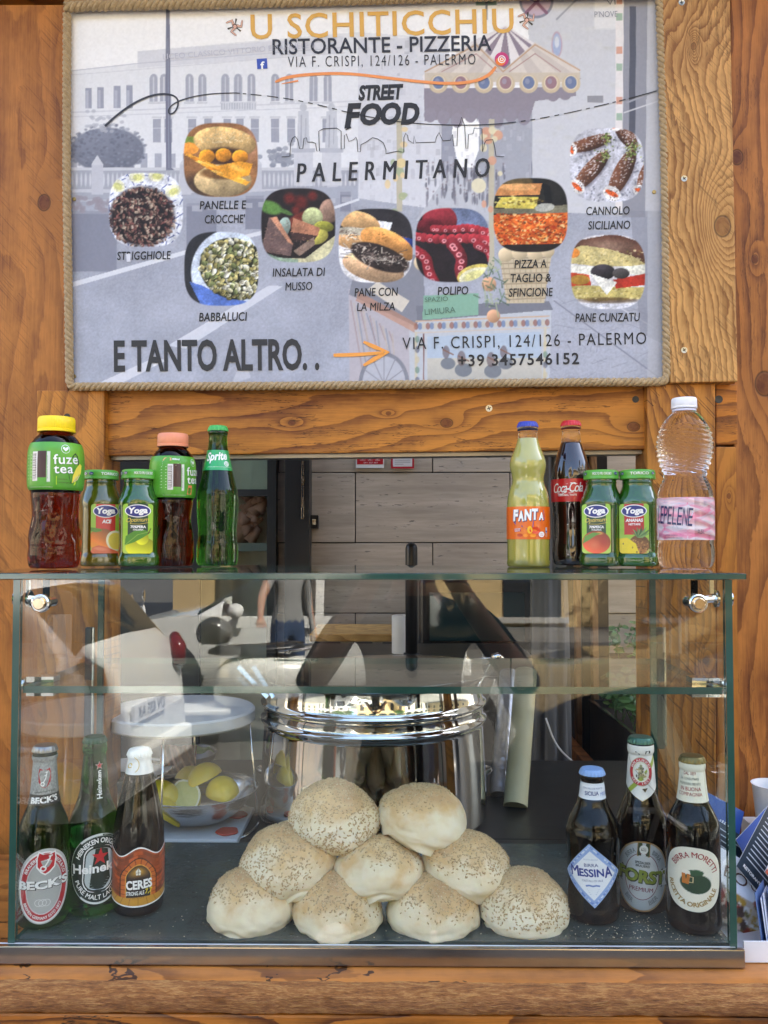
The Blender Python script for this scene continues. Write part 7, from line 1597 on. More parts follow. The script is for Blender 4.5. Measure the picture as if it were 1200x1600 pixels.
ink.text('LICEO CLASSICO VITTORIO EMANUELE II', 255, 93, 492, 74, 8.5, (196, 197, 210), 0); ink.text("VI", 948, 8, 962, 7, 9, (150, 152, 164)); ink.text("P'NOVE", 929, 27, 965, 26, 9, (150, 152, 164)); ink.text('SPAZIO', 664, 472, 700, 470, 7, (90, 120, 106), 0); ink.text('LIMIURA', 664, 492, 712, 488, 9, (90, 120, 106), 0)
ink.obj('lettering', poster, print_mat('poster_ink', .55, 0), world=True)
for sx, sy in ((116, 311), (116, 588), (1022, 300)): 
    f = MB(); disc(f, W(sx, sy, OFP + .001), .003, .002, tuple(WN)); f.obj('nail', simple('brass_nail', (.4, .3, .12), .4, .8), poster, world=True)
# ---- the rope round it: three strands twisted
g = G('jute_rope'); v = g.coords(); n = g.noise(v, 160, 4, .7); n2 = g.noise(v, 1200, 3); n4 = g.noise(v, 6, 2)
c = g.ramp(g.math('ADD', g.math('MULTIPLY', n, .6), g.math('MULTIPLY', n2, .4)), [(.3, (.20, .13, .06)), (.5, (.44, .31, .16)), (.72, (.68, .52, .31))]); c = g.mixc(g.math('MULTIPLY', n4, .3), c, (.32, .22, .11)); g.bsdf(c, .85, 0, g.bump(g.math('ADD', n, n2), .6, .0012), Sheen_Weight=.3); M_rope = g.m
def rope(path, rad, pitch, off):
    P_ = [W(x, y, off) for x, y in path]; cum = [0]
    for a, b in zip(P_[:-1], P_[1:]): cum.append(cum[-1] + (b - a).length)
    L_ = cum[-1]; n = int(L_ / .0016); ctr = []
    for i in range(n + 1):
        s_ = L_ * i / n; j = max(0, min(len(P_) - 2, int(np.searchsorted(cum, s_)) - 1)); t_ = (s_ - cum[j]) / max(1e-9, cum[j + 1] - cum[j]); ctr.append(P_[j].lerp(P_[j + 1], t_))
    Nn = WN; 
    for st_ in range(3):
        V = []; Fc = []; sg = 8
        cen = []
        for i in range(n + 1):
            T = (ctr[min(i + 2, n)] - ctr[max(i - 2, 0)]).normalized(); S = T.cross(Nn).normalized(); a = 2 * math.pi * (i / n * L_ / pitch + st_ / 3); cen.append(ctr[i] + (S * math.cos(a) + Nn * math.sin(a)) * rad * .52 + S * .0008 * math.sin(i * .013))
        for i in range(n + 1):
            T = (cen[min(i + 1, n)] - cen[max(i - 1, 0)]).normalized(); S = T.cross(Nn).normalized(); U = S.cross(T)
            for k in range(sg):
                a = 2 * math.pi * k / sg; q = rad * .50 * (1 + .07 * math.sin(i * .9 + k * 2.3)); V.append(tuple(cen[i] + (S * math.cos(a) + U * math.sin(a)) * q))
        V = np.array(V); j, k = np.meshgrid(np.arange(n), np.arange(sg), indexing='ij'); a = j * sg + k; b = j * sg + (k + 1) % sg; Fc = np.column_stack([a.ravel(), b.ravel(), (b + sg).ravel(), (a + sg).ravel()])
        mesh('rope_strand', V, Fc, M_rope, poster, True, world=True)
    return ctr
ro = []
cor = 8
ro += rope([(105, 22), (105, 300), (108, 595), (109, 600), (113, 604), (120, 605), (560, 601), (1030, 597), (1038, 595), (1042, 588), (1040, 400), (1037, 200), (1031, -20)], .0068, .026, .022)
ro += rope([(102, 12), (140, 9), (600, -1), (1034, -14)], .0078, .028, .025)
rr = random.Random(4); fz = MB()
for _ in range(700):
    c_ = rr.choice(ro); a = rr.uniform(0, 6.3); S = Vector((math.cos(a), -.5, math.sin(a))) ; L_ = rr.uniform(.003, .011); p0 = c_ + WN * .003; p1 = p0 + S * L_ * .5 + Vector((rr.uniform(-1, 1), 0, rr.uniform(-1, 1))) * .002; p2 = p0 + S * L_ + Vector((rr.uniform(-1, 1), 0, rr.uniform(-1, 1))) * .004; fz.tube([p0, p1, p2], .00010, 3, cap=False)
fo = fz.obj('loose_fibres', M_rope, poster, world=True); fo['kind'] = 'stuff'
# ================================================================== things behind the counter
def tg(o, l, c, gr=None): return tag(o, l, c, gr)
def bx(name, a, b, m, label, cat, bev=.003):
    o = MB().box(a, b).obj(name, m, center=True); bevel(o, bev, 2) if bev else None
    return tg(o, label, cat)
xa = P(440, 845, 2.1).x; xb = P(838, 845, 2.1).x
cab = thing('black_cabinet', 'low black cabinet behind the stock pot under the stone wall', 'cabinet', ((xa + xb) / 2, 2.25, GZ + .12))
zt0 = P(600, 1031, 2.08).z
o = MB().box((xa, 2.08, GZ + .121), (xb, 2.42, zt0)).obj('body', M_black, cab, world=True, center=True); bevel(o, .006, 2)
for k in range(2):
    o = MB().box((xa + .01 + (xb - xa) / 2 * k, 2.072, GZ + .2), (xa - .01 + (xb - xa) / 2 * (k + 1), 2.0795, zt0 - .04)).obj('door', M_black, cab, world=True, center=True)
ta = P(655, 845, 2.5).x; tb = P(834, 845, 2.5).x
tall = thing('black_refrigerator', 'tall black cooler with rounded top right of the white paper roll', 'cooler', ((ta + tb) / 2, 2.65, GZ + .12))
o = MB().box((ta, 2.5, GZ + .121), (tb, 2.85, P(0, 900, 2.5).z)).obj('body', simple('black_plastic', (.008, .008, .01), .25, 0, 10, .2), tall, world=True, center=True); bevel(o, .03, 5)
f = MB(); f.box((ta + .03, 2.492, P(0, 1000, 2.5).z), (tb - .03, 2.4985, P(0, 925, 2.5).z)); f.obj('glass_door', simple('dark_teal_glass', (.01, .03, .035), .05), tall, world=True)
# table with a wooden top and pale legs
za, zb = P(0, 990, 2.5).z, P(0, 1002, 2.5).z; ba = P(484, 845, 2.5).x; bb = P(616, 845, 2.5).x
ben = thing('wooden_bench', 'bench with a yellow wooden top and pale legs against the stone wall', 'bench', ((ba + bb) / 2, 2.6, GZ + .12))
o = MB().box((ba, 2.5, zb), (bb, 2.8, za)).obj('top', wood('bench_wood', (.50, .30, .10), (.26, .13, .04), 'X', 14, [], .4, 4, seed=91), ben, world=True, center=True); bevel(o, .003, 2)
for c0 in (539, 589):
    for yy in (2.51, 2.74):
        a = P(c0 - 7, 845, 2.5).x; b = P(c0 + 7, 845, 2.5).x; o = MB().box((a, yy, GZ + .121), (b, yy + .03, zb)).obj('leg', simple('pale_grey_paint', (.34, .33, .31), .6), ben, world=True, center=True)
bx('black_board', (ba - .02, 2.86, GZ + .121), (bb + .06, 2.95, P(0, 1003, 2.86).z), M_black, 'black board standing under the bench against the stone wall', 'board')
c = P(626, 845, 2.2); zz = zt0 + .0005; t = thing('paper_roll', 'white paper roll standing on the black cabinet beside the black pole', 'paper roll', (c.x, 2.2, zz))
lathe_obj('paper', [(.007, 0), (.0225, 0), (.0235, .001), (.0235, .098), (.0225, .0995), (.007, .0995)], simple('paper_white', (.78, .78, .77), .5), t, 40, None, 40, 0)
lathe_obj('core', [(.0069, .002), (.0069, .1)], simple('cardboard', (.35, .25, .15), .8), t, 20, None, 40, 0, capends=False)
p0 = P(643, 1034, 2.12); p1 = P(643, 856, 2.12); t = thing('black_pole', 'black round-topped pole standing before the stone wall beside the white paper roll', 'pole', (p0.x, 2.12, zt0))
f = MB(); f.tube([(p0.x, 2.12, zt0 + .0005), (p0.x, 2.12, p1.z), (p0.x, 2.12, p1.z + .008), (p0.x, 2.12, p1.z + .014)], [.0155, .0155, .0125, .004], 20); f.obj('pole', M_black, t, smooth=True, world=True)
f = MB(); f.tube([(p0.x + .002, 2.12, zt0 + .0006), (p0.x + .002, 2.12, zt0 + .012)], .022, 20); f.obj('foot', M_black, t, smooth=True, world=True)
# rolls of wrapping
def roll(name, xb_, yb_, Db, xt, yt, Dt, r, m, label):
    a = P(xb_, 845, Db); a.z = zc + .002; b = P(xt, yt, Dt); t = thing(name, label, 'roll', tuple(a)); f = MB(); f.tube([a, b], r, 28); o = f.obj('sheet', m, t, smooth=True, world=True); autosmooth(o, 40)
    d = (b - a).normalized(); f = MB(); f.tube([b - d * .02, b + d * .0012], r * .5, 16); f.obj('core', simple('cardboard', (.35, .25, .15), .8), t, world=True); return t
g = G('silver_film'); v = g.coords(); n = g.noise(v, 30, 4); g.bsdf((.40, .41, .44), .3, .6, g.bump(n, .6, .01)); 
roll('foil_roll', 779, 1290, 1.56, 795, 1052, 1.74, .019, g.m, 'silver grey roll of film leaning behind the cream roll')
roll('paper_roll', 803, 1290, 1.50, 822, 1050, 1.66, .0215, simple('cream_paper', (.62, .60, .36), .5), 'cream coloured paper roll leaning to the right of the stock pot')
# folded grey parasol
c = P(858, 845, 2.0); t = thing('folded_parasol', 'folded grey parasol hanging in pleats right of the cream roll', 'parasol', (c.x, 2.0, GZ + .12))
g = G('grey_cloth'); v = g.coords(); n = g.noise(v, 300, 2); g.bsdf(g.mixc(g.noise(v, 6, 3), (.10, .10, .098), (.17, .165, .16)), .9, 0, g.bump(n, .2, .001)); M_cloth = g.m
v_, f_ = lathe(resample([(.02, 2.0 - .0), (.035, 1.7), (.040, 1.3), (.046, .9), (.040, .5), (.02, .42)][::-1], 40), 72, lambda a, z: 1 + .16 * math.sin(7 * a + z * 2.2) + .07 * math.sin(13 * a - z * 5)); mesh('cloth', v_, f_, M_cloth, t, smooth=True)
f = MB(); f.tube([(0, 0, .005), (0, 0, 2.2)], .011, 12); f.obj('pole', M_black, t, smooth=True); f = MB(); f.box((-.15, -.15, .0), (.15, .15, .03)); f.obj('base', M_black, t)
A = Vector((c.x - .02, 1.95, P(0, 1120, 1.95).z)); f = MB(); f.tube(chaikin([tuple(A), tuple(A + Vector((.02, -.01, -.06))), tuple(A + Vector((.06, 0, -.10))), tuple(A + Vector((.08, .02, -.11)))], 2), .0022, 8); f.obj('cord', M_white, t, smooth=True, world=True)
# frame of wooden and black uprights at the right of the opening
def upr(pa, pb, Y, m, name, label):
    return bx(name, (P(pa, 845, Y).x, Y, GZ + .121), (P(pb, 845, Y).x, Y + .03, 2.3), m, label, 'post', .002)
wv = wood('upright_wood', (.30, .16, .075), (.12, .055, .02), 'Z', 12, [], .5, 5, seed=95)
upr(899, 907, 2.30, wv, 'wooden_upright', 'thin brown upright left of the black post in the opening'); upr(908, 924, 2.34, M_black, 'black_upright', 'black post between two thin brown uprights in the opening'); upr(925, 934, 2.30, wv, 'wooden_upright', 'thin brown upright right of the black post in the opening')
bx('dark_curtain', (P(868, 845, 2.42).x, 2.42, GZ + .121), (P(950, 845, 2.42).x, 2.43, 2.1), simple('dark_brown_cloth', (.035, .028, .026), .9), 'dark brown cloth hanging behind the brown uprights', 'cloth', .001)
bx('wooden_rail', (.45, 1.84, .86), (.478, 2.6, .93), wood('rail_wood', (.34, .12, .03), (.12, .035, .01), 'X', 10, [], .4, 4, seed=97), 'orange brown rail running back at the right of the worktop', 'rail')
rs = MB(); 
for yy in (1.86, 2.55): rs.box((.455, yy, GZ + .121), (.475, yy + .03, .8598))
ro_ = rs.obj('leg', M_dark, None); ro_.parent = bpy.data.objects['wooden_rail']; ro_.location = -Vector(bpy.data.objects['wooden_rail'].location)
# planters
g = G('leaf'); v = g.coords(rnd=True); oi = g.noise(v, 40, 2); g.bsdf(g.mixc(oi, (.035, .11, .02), (.12, .24, .06)), .45, 0, None, Subsurface_Weight=.1); M_leaf = g.m
M_red = simple('red_petal', (.55, .02, .04), .5)
def planter(x0, x1, y0, y1, z0, z1, label, seed, hh, red):
    t = thing('planter', label, 'planter', ((x0 + x1) / 2, (y0 + y1) / 2, z0)); rr = random.Random(seed); w_ = .006; f = MB()
    f.box((x0, y0, z0), (x1, y0 + w_, z1)); f.box((x0, y1 - w_, z0), (x1, y1, z1)); f.box((x0, y0 + w_, z0), (x0 + w_, y1 - w_, z1)); f.box((x1 - w_, y0 + w_, z0), (x1, y1 - w_, z1)); f.box((x0 + w_, y0 + w_, z0), (x1 - w_, y1 - w_, z0 + .01)); f.obj('box', simple('dark_grey_plastic', (.02, .021, .022), .4), t, world=True)
    MB().box((x0 - .004, y0 - .004, z1), (x0 + .004, y1, z1 + .004)).obj('rim', M_steel, t, world=True)
    MB().box((x0 + w_, y0 + w_, z1 - .03), (x1 - w_, y1 - w_, z1 - .02)).obj('soil', simple('soil', (.03, .02, .014), .9), t, world=True)
    lf = MB(); st_ = MB(); pt_ = MB()
    for q in range(34):
        x, y = rr.uniform(x0 + .02, x1 - .02), rr.uniform(y0 + .02, y1 - .02); h = rr.uniform(.4, 1) * hh; tx, ty = x + rr.uniform(-.05, .05), y + rr.uniform(-.05, .05); st_.tube([(x, y, z1 - .02), ((x + tx) / 2, (y + ty) / 2, z1 + h * .6), (tx, ty, z1 + h)], .0012, 5)
        for k in range(14):
            u = rr.uniform(.25, 1.05); c_ = Vector((x + (tx - x) * u + rr.gauss(0, .014), y + (ty - y) * u + rr.gauss(0, .014), z1 + h * u + rr.gauss(0, .008))); s_ = rr.uniform(.009, .019); d1 = Vector((rr.gauss(0, 1), rr.gauss(0, 1), rr.gauss(0, .5))).normalized(); d2 = d1.orthogonal().normalized(); n_ = d1.cross(d2)
            lf.add([c_ - d1 * s_, c_ - d1 * s_ * .3 + d2 * s_ * .62 + n_ * s_ * .15, c_ + d1 * s_ * .5 + d2 * s_ * .5 + n_ * s_ * .15, c_ + d1 * s_, c_ + d1 * s_ * .5 - d2 * s_ * .5 + n_ * s_ * .15, c_ - d1 * s_ * .3 - d2 * s_ * .62 + n_ * s_ * .15], [(0, 1, 2, 3), (0, 3, 4, 5)])
        if red and q % 5 == 0:
            for k in range(10): c_ = Vector((tx + rr.gauss(0, .007), ty + rr.gauss(0, .007), z1 + h + .008 + rr.gauss(0, .004))); pt_.add([c_, c_ + Vector((.007, 0, .002)), c_ + Vector((.004, -.004, .007)), c_ + Vector((-.003, -.003, .005))], [(0, 1, 2, 3)])
    for m_, nm, mt in ((lf, 'leaves', M_leaf), (st_, 'stems', M_leaf), (pt_, 'petals', M_red)):
        if m_.v: o = m_.obj(nm, mt, t, world=True); o['kind'] = 'stuff'
    return t
planter(.535, .86, 1.86, 2.28, .74, 1.02, 'near black planter of green leaves at the right behind the worktop', 1, .09, False)
planter(.70, 1.0, 2.5, 3.3, .80, 1.07, 'far planter with red flowers at the foot of the pale stone house', 2, .10, True)
for nm, (x, y0, y1, z) in (('planter_stand', (.6, 1.9, 2.24, .74)), ('planter_stand', (.78, 2.55, 3.2, .80))):
    f = MB(); [f.box((x + dx, yy, GZ + .121), (x + dx + .02, yy + .02, z - .0005)) for dx in (0, .15) for yy in (y0, y1)]; f.box((x, y0, z - .03), (x + .17, y1 + .02, z - .0006)); o = f.obj(nm, M_black); tag(o, 'black stand carrying the near planter' if y0 < 2.4 else 'black stand carrying the far planter', 'plant stand')

# ================================================================== the street in front, mirrored in the glass
M_cw = None
def paint(name, c): 
    g = G(name); v = g.coords(); n = g.noise(v, 3, 3); g.bsdf(g.mixc(n, tuple(x * .94 for x in c), c), .25, 0, None, Coat_Weight=1.0, Coat_Roughness=.03); return g.m
M_cg = simple('car_glass', (.012, .016, .016), .03); M_tyre = simple('tyre_rubber', (.02, .02, .02), .8); M_rim = simple('wheel_alloy', (.4, .4, .4), .3, .8); M_tail = simple('tail_lamp_red', (.16, .006, .006), .1); M_head = simple('head_lamp', (.6, .6, .58), .05)
def car(name, label, loc, rz, L_, Wd, H, prof, cabin, m, plate):
    """prof: (x, height) roof line from rear (0) to front (1) as shares of length and height; cabin: glass from..to"""
    t = thing(name, label, 'car', (loc[0], loc[1], GZ + .0005), rz); n = 44; bm_ = MB(); ring = 13
    zb_ = .17; zm = .62 * H; V = []; fm = []; Fc = []
    pxs, pzs = [p[0] for p in prof], [p[1] * H for p in prof]
    for i in range(n):
        u = i / (n - 1); x = (u - .5) * L_; zt = float(np.interp(u, pxs, pzs)); e = min(1, ((.5 - abs(u - .5)) / .10)); w_ = Wd / 2 * (.80 + .20 * math.sqrt(max(0, 1 - (1 - e) ** 2))); zbe = min(zm + .05, zt); rf = .76 if zt > zm + .15 else .86
        pts = [(w_ * .93, zb_), (w_ * .99, zb_ + .14), (w_, zb_ + .3), (w_ * .985, (zb_ + .3 + zbe) / 2 + .04), (w_ * .955, zbe), (w_ * .95 + (w_ * rf - w_ * .95) * .92, zt - .05 if zt - .05 > zbe else zbe + .001), (w_ * rf * .86, zt)]
        r_ = pts + [(0, zt + .015)] + [(-a, b) for a, b in pts[::-1]]
        V += [(x, a, b) for a, b in r_]
    m_ = 15
    for i in range(n - 1):
        u = (i + .5) / (n - 1)
        for k in range(m_ - 1):
            Fc.append((i * m_ + k, (i + 1) * m_ + k, (i + 1) * m_ + k + 1, i * m_ + k + 1)); zt = float(np.interp(u, pxs, pzs)); side = k in (4, 9); top = k in (5, 6, 7, 8)
            pillar = any(abs(u - q) < .013 for q in cabin[2:]); steep = abs(np.interp(u + .012, pxs, pzs) - np.interp(u - .012, pxs, pzs)) > .02 * H and zt > zm + .09
            fm.append(1 if (side and cabin[0] < u < cabin[1] and zt > zm + .16 and not pillar) or (top and steep and zt < H * .985 and zt > zm + .1) else 0)
    Fc += [tuple(range(m_ - 1, -1, -1)), tuple(range((n - 1) * m_, n * m_))]; fm += [0, 0]
    b = mesh('body', V, Fc, [m, M_cg], t, smooth=True, fm=fm); autosmooth(b, 40)
    for wx in (-.5 * L_ + .19 * L_, .5 * L_ - .19 * L_):
        for s_ in (-1, 1):
            f = MB(); disc(f, (wx, s_ * (Wd / 2 - .10), .30), .30, .19, (0, 1, 0), 0, 32); w_ = f.obj('wheel', M_tyre, t, smooth=False); f = MB(); disc(f, (wx, s_ * (Wd / 2 - .012), .30), .19, .02, (0, 1, 0), 0, 24)
            for q in range(5): a = q * 1.2566; f.tube([(wx, s_ * (Wd / 2 + .004), .3), (wx + .17 * math.cos(a), s_ * (Wd / 2 + .004), .3 + .17 * math.sin(a))], .018, 6)
            f.obj('rim', M_rim, w_)
            f = MB(); disc(f, (wx, s_ * (Wd / 2 - .06), .31), .36, .13, (0, 1, 0), 0, 32); f.obj('wheel_arch', M_dark, t)
    for s_ in (-1, 1):
        f = MB(); f.tube([(-.5 * L_ + .03, s_ * Wd * .36, zm - .10), (-.5 * L_ + .05, s_ * Wd * .385, zm + .02), (-.5 * L_ + .10, s_ * Wd * .42, zm + .10)], [.05, .062, .035], 12); f.obj('tail_lamp', M_tail, t, smooth=True)
        f = MB(); f.tube([(.5 * L_ - .12, s_ * Wd * .36, zm - .05), (.5 * L_ - .02, s_ * Wd * .34, zm - .06)], [.12, .10], 20); f.obj('headlight', M_head, t, smooth=True)
        f = MB(); f.tube([(cabin[1] * L_ - .5 * L_ - .2, s_ * (Wd / 2 - .02), zm + .05), (cabin[1] * L_ - .5 * L_ - .2, s_ * (Wd / 2 + .12), zm + .12)], [.03, .09], 10); f.obj('side_mirror', m, t, smooth=True)
        for q in (.42, .62): f = MB(); f.box(((q - .5) * L_, s_ * (Wd / 2 - .01), zm - .10), ((q - .5) * L_ + .14, s_ * (Wd / 2 + .02), zm - .075)); f.obj('door_handle', M_rim, t)
    f = MB(); f.box((-.5 * L_ - .025, -.26, .50 * zm + .14), (-.5 * L_ - .008, .26, .50 * zm + .25)); p_ = f.obj('number_plate', M_white, t)
    ik = Ink(lambda x, y, l: (-.5 * L_ - .026 - .0005 * l, -x, y)); ik.text(plate, -.21, .50 * zm + .16, .21, .50 * zm + .16, .07, (20, 20, 24), .02, ydown=False); ik.obj('plate_print', p_)
    f = MB(); f.box((-.5 * L_ - .05, -Wd * .42, .24), (-.5 * L_ + .1, Wd * .42, .44)); o = f.obj('bumper', m, t); bevel(o, .04, 4)
    return t
WC = paint('white_car_paint', (.80, .79, .74)); DC = paint('dark_car_paint', (.008, .010, .013))
hatch = [(0, .40), (.02, .62), (.05, .74), (.12, .92), (.20, .985), (.40, 1), (.55, .99), (.70, .76), (.74, .69), (.92, .60), (.98, .48), (1, .34)]
sedan = [(0, .42), (.02, .58), (.18, .66), (.30, .93), (.42, 1), (.55, .97), (.68, .76), (.72, .70), (.92, .60), (.98, .5), (1, .36)]
c1 = (-3.42, -3.72); car('white_hatchback', 'white hatchback parked in the street, mirrored at the left of the case', c1, R(187), 3.7, 1.65, 1.56, hatch, (.17, .66, .42), WC, 'DV 635 AK')
car('white_small_car', 'white car parked beyond the scooter, mirrored behind it in the glass', (-1.2, -8.0), R(178), 4.0, 1.66, 1.42, hatch, (.10, .68, .40), WC, 'CY 218 RF')
car('dark_car', 'dark car parked behind the photographer, mirrored at the right of the case', (2.75, -3.5), R(181), 4.2, 1.75, 1.48, sedan, (.2, .68, .46), DC, 'EK 904 TB')
# scooter
sc_t = thing('scooter', 'white scooter parked in the street, mirrored in the glass behind the stand', 'scooter', (-1.50, -5.35, GZ + .0005), R(-8)); WS = paint('white_scooter_paint', (.80, .79, .72))
for x in (-.62, .62):
    f = MB(); disc(f, (x, 0, .22), .22, .10, (0, 1, 0), 0, 28); w_ = f.obj('wheel', M_tyre, sc_t); f = MB(); disc(f, (x, 0, .22), .13, .11, (0, 1, 0), 0, 20); f.obj('rim', M_rim, w_)
f = MB(); v_ = []; 
def blob(mb, secs, seg=18, mi=0):
    """secs: (x, z, half width, half height)"""
    vv = []; n = len(secs)
    for (x, z, w_, h_) in secs: vv += [(x, w_ * math.cos(2 * math.pi * k / seg), z + h_ * math.sin(2 * math.pi * k / seg)) for k in range(seg)]
    ff = [(i * seg + k, i * seg + (k + 1) % seg, (i + 1) * seg + (k + 1) % seg, (i + 1) * seg + k) for i in range(n - 1) for k in range(seg)] + [tuple(range(seg - 1, -1, -1)), tuple(range((n - 1) * seg, n * seg))]; mb.add(vv, ff, None, mi)
blob(f, [(-.05, .50, .08, .12), (.05, .52, .17, .20), (.25, .54, .22, .24), (.5, .54, .22, .23), (.72, .56, .17, .18), (.86, .60, .08, .09), (.92, .62, .03, .03)]); f.obj('rear_body', WS, sc_t, smooth=True)
f = MB(); f.box((-.55, -.17, .27), (.1, .17, .32)); o = f.obj('floorboard', WS, sc_t); bevel(o, .02, 3)
f = MB(); f.add([(-.56, -.2, .3), (-.56, .2, .3), (-.68, .24, .75), (-.68, -.24, .75), (-.75, .12, 1.02), (-.75, -.12, 1.02), (-.60, -.2, .3), (-.60, .2, .3), (-.73, .24, .75), (-.73, -.24, .75), (-.80, .12, 1.02), (-.80, -.12, 1.02)], [(0, 1, 2, 3), (3, 2, 4, 5), (6, 9, 8, 7), (9, 11, 10, 8), (0, 3, 9, 6), (1, 7, 8, 2), (3, 5, 11, 9), (2, 8, 10, 4), (5, 4, 10, 11), (0, 6, 7, 1)]); o = f.obj('leg_shield', WS, sc_t); bevel(o, .02, 3)
f = MB(); f.tube([(-.68, -.34, 1.05), (-.76, -.2, 1.04), (-.78, 0, 1.03), (-.76, .2, 1.04), (-.68, .34, 1.05)], .022, 10); f.obj('handlebar', M_chrome, sc_t, smooth=True)
f = MB(); f.tube([(-.86, 0, 1.03), (-.74, 0, 1.04)], [.08, .09], 18); f.obj('headlight', M_head, sc_t, smooth=True)
f = MB(); f.tube([(-.65, 0, .9), (-.64, 0, .3)], .04, 10); f.obj('fork', M_chrome, sc_t, smooth=True)
f = MB(); blob(f, [(-.1, .79, .04, .02), (0, .80, .13, .045), (.3, .80, .15, .05), (.6, .82, .14, .05), (.72, .84, .06, .03)]); f.obj('seat', M_black, sc_t, smooth=True)
f = MB(); f.tube([(.5, .17, .80), (.78, .14, .82), (.84, 0, .83), (.78, -.14, .82), (.5, -.17, .80)], .012, 8); f.obj('grab_rail', M_chrome, sc_t, smooth=True)
f = MB(); f.tube([(.86, 0, .66), (.94, 0, .62)], [.07, .05], 12); f.obj('tail_lamp', M_tail, sc_t, smooth=True)
for s_ in (-1, 1): f = MB(); f.tube([(-.72, s_ * .2, 1.05), (-.70, s_ * .3, 1.22)], .006, 6); disc(f, (-.70, s_ * .32, 1.26), .06, .015, (1, 0, 0), 0, 16); f.obj('mirror', M_chrome, sc_t)
hm = thing('helmet', 'black helmet resting on the scooter seat', 'helmet', (-1.56, -5.36, GZ + .86)); f = MB(); bm2 = bmesh.new(); bmesh.ops.create_uvsphere(bm2, u_segments=24, v_segments=16, radius=.14); f.add([(v.co.x * 1.1, v.co.y * .9, max(v.co.z, -.09) + .09) for v in bm2.verts], [tuple(q.index for q in p.verts) for p in bm2.faces]); bm2.free(); f.obj('shell', simple('helmet_black', (.03, .03, .03), .2, Coat_Weight=.5), hm, smooth=True)
# people -----------------------------------------------------------
M_skin = simple('skin', (.42, .22, .14), .5, 0, 40, .1, Subsurface_Weight=.2); M_hair = simple('dark_hair', (.03, .02, .014), .7)
def person(label, loc, rz, J, mats, zones, hairc=M_hair):
    """J: name -> (place, radius); one continuous skin-grown body, coloured by zone"""
    t = thing('person', label, 'person', loc, rz)
    E = [('pelvis', 'belly'), ('belly', 'chest'), ('chest', 'neck'), ('neck', 'head0'), ('head0', 'head1'), ('head1', 'head2')]
    for s_ in ('l', 'r'): E += [('pelvis', 'hip' + s_), ('hip' + s_, 'knee' + s_), ('knee' + s_, 'ankle' + s_), ('ankle' + s_, 'toe' + s_), ('chest', 'shoulder' + s_), ('shoulder' + s_, 'elbow' + s_), ('elbow' + s_, 'wrist' + s_), ('wrist' + s_, 'palm' + s_)]
    # fingers grow from the palm
    names = list(J); idx = {n: i for i, n in enumerate(names)}; vs_ = [Vector(J[n][0]) for n in names]; rs_ = [J[n][1] for n in names]; ed = [(idx[a], idx[b]) for a, b in E]
    for s_ in ('l', 'r'):
        w_ = Vector(J['wrist' + s_][0]); p_ = Vector(J['palm' + s_][0]); d = (p_ - w_).normalized(); sd = d.cross(Vector((0, 0, 1))); sd = sd.normalized() if sd.length > .2 else Vector((1, 0, 0))
        for q in range(4):
            o_ = sd * (q - 1.5) * .022; a = p_ + o_ * .8 + d * .015; b = p_ + o_ * 1.1 + d * (.045 + .008 * (q in (1, 2))); c_ = b + d * .022 + Vector((0, 0, -.018)); i0 = len(vs_); vs_ += [a, b, c_]; rs_ += [.011, .009, .008]; ed += [(idx['palm' + s_], i0), (i0, i0 + 1), (i0 + 1, i0 + 2)]
        a = p_ - sd * .035 + Vector((0, 0, .005)); b = a - sd * .012 + d * .03; i0 = len(vs_); vs_ += [a, b]; rs_ += [.012, .010]; ed += [(idx['palm' + s_], i0), (i0, i0 + 1)]
    me = bpy.data.meshes.new('body'); me.from_pydata([tuple(v) for v in vs_], ed, []); o = bpy.data.objects.new('body', me); COL.objects.link(o); o.parent = t
    sk_ = o.modifiers.new('skin', 'SKIN'); sk_.use_smooth_shade = True
    for i, d in enumerate(me.skin_vertices[0].data): r_ = rs_[i]; d.radius = r_ if hasattr(r_, '__len__') else (r_, r_); d.use_root = (i == idx['pelvis'])
    sb_ = o.modifiers.new('sub', 'SUBSURF'); sb_.levels = 2; sb_.render_levels = 2
    dg = bpy.context.evaluated_depsgraph_get(); dg.update(); m2 = bpy.data.meshes.new_from_object(o.evaluated_get(dg)); o.modifiers.clear(); o.data = m2; m2.name = 'body'
    m2.materials.clear(); [m2.materials.append(m) for m in mats]
    for p in m2.polygons: p.use_smooth = True; p.material_index = zones(p.center)
    h = Vector(J['head1'][0]); f = MB(); bm3 = bmesh.new(); bmesh.ops.create_uvsphere(bm3, u_segments=20, v_segments=14, radius=.105)
    f.add([(v.co.x * .92 + h.x, v.co.y * 1.06 + h.y - .012, v.co.z * 1.12 + h.z + .03) for v in bm3.verts if True], [tuple(q.index for q in p.verts) for p in bm3.faces if p.calc_center_median().z > -.01 or p.calc_center_median().y < -.035]); bm3.free(); f.obj('hair', hairc, t, smooth=True)
    for s_ in (-1, 1):
        f = MB(); disc(f, (h.x + s_ * .034, h.y + .092, h.z + .012), .011, .008, (0, 1, 0), 0, 10); f.obj('eye', M_hair, t); f = MB(); f.tube([(h.x + s_ * .088, h.y, h.z + .02), (h.x + s_ * .100, h.y - .008, h.z), (h.x + s_ * .09, h.y, h.z - .022)], [.010, .013, .008], 8); f.obj('ear', M_skin, t, smooth=True)
    f = MB(); f.tube([(h.x, h.y + .092, h.z + .02), (h.x, h.y + .118, h.z - .018), (h.x, h.y + .096, h.z - .024)], [.007, .014, .009], 8); f.obj('nose', M_skin, t, smooth=True); f = MB(); f.tube([(h.x - .022, h.y + .092, h.z - .05), (h.x, h.y + .100, h.z - .052), (h.x + .022, h.y + .092, h.z - .05)], [.003, .006, .003], 6); f.obj('mouth', simple('lips', (.35, .12, .1), .5), t, smooth=True)
    return t
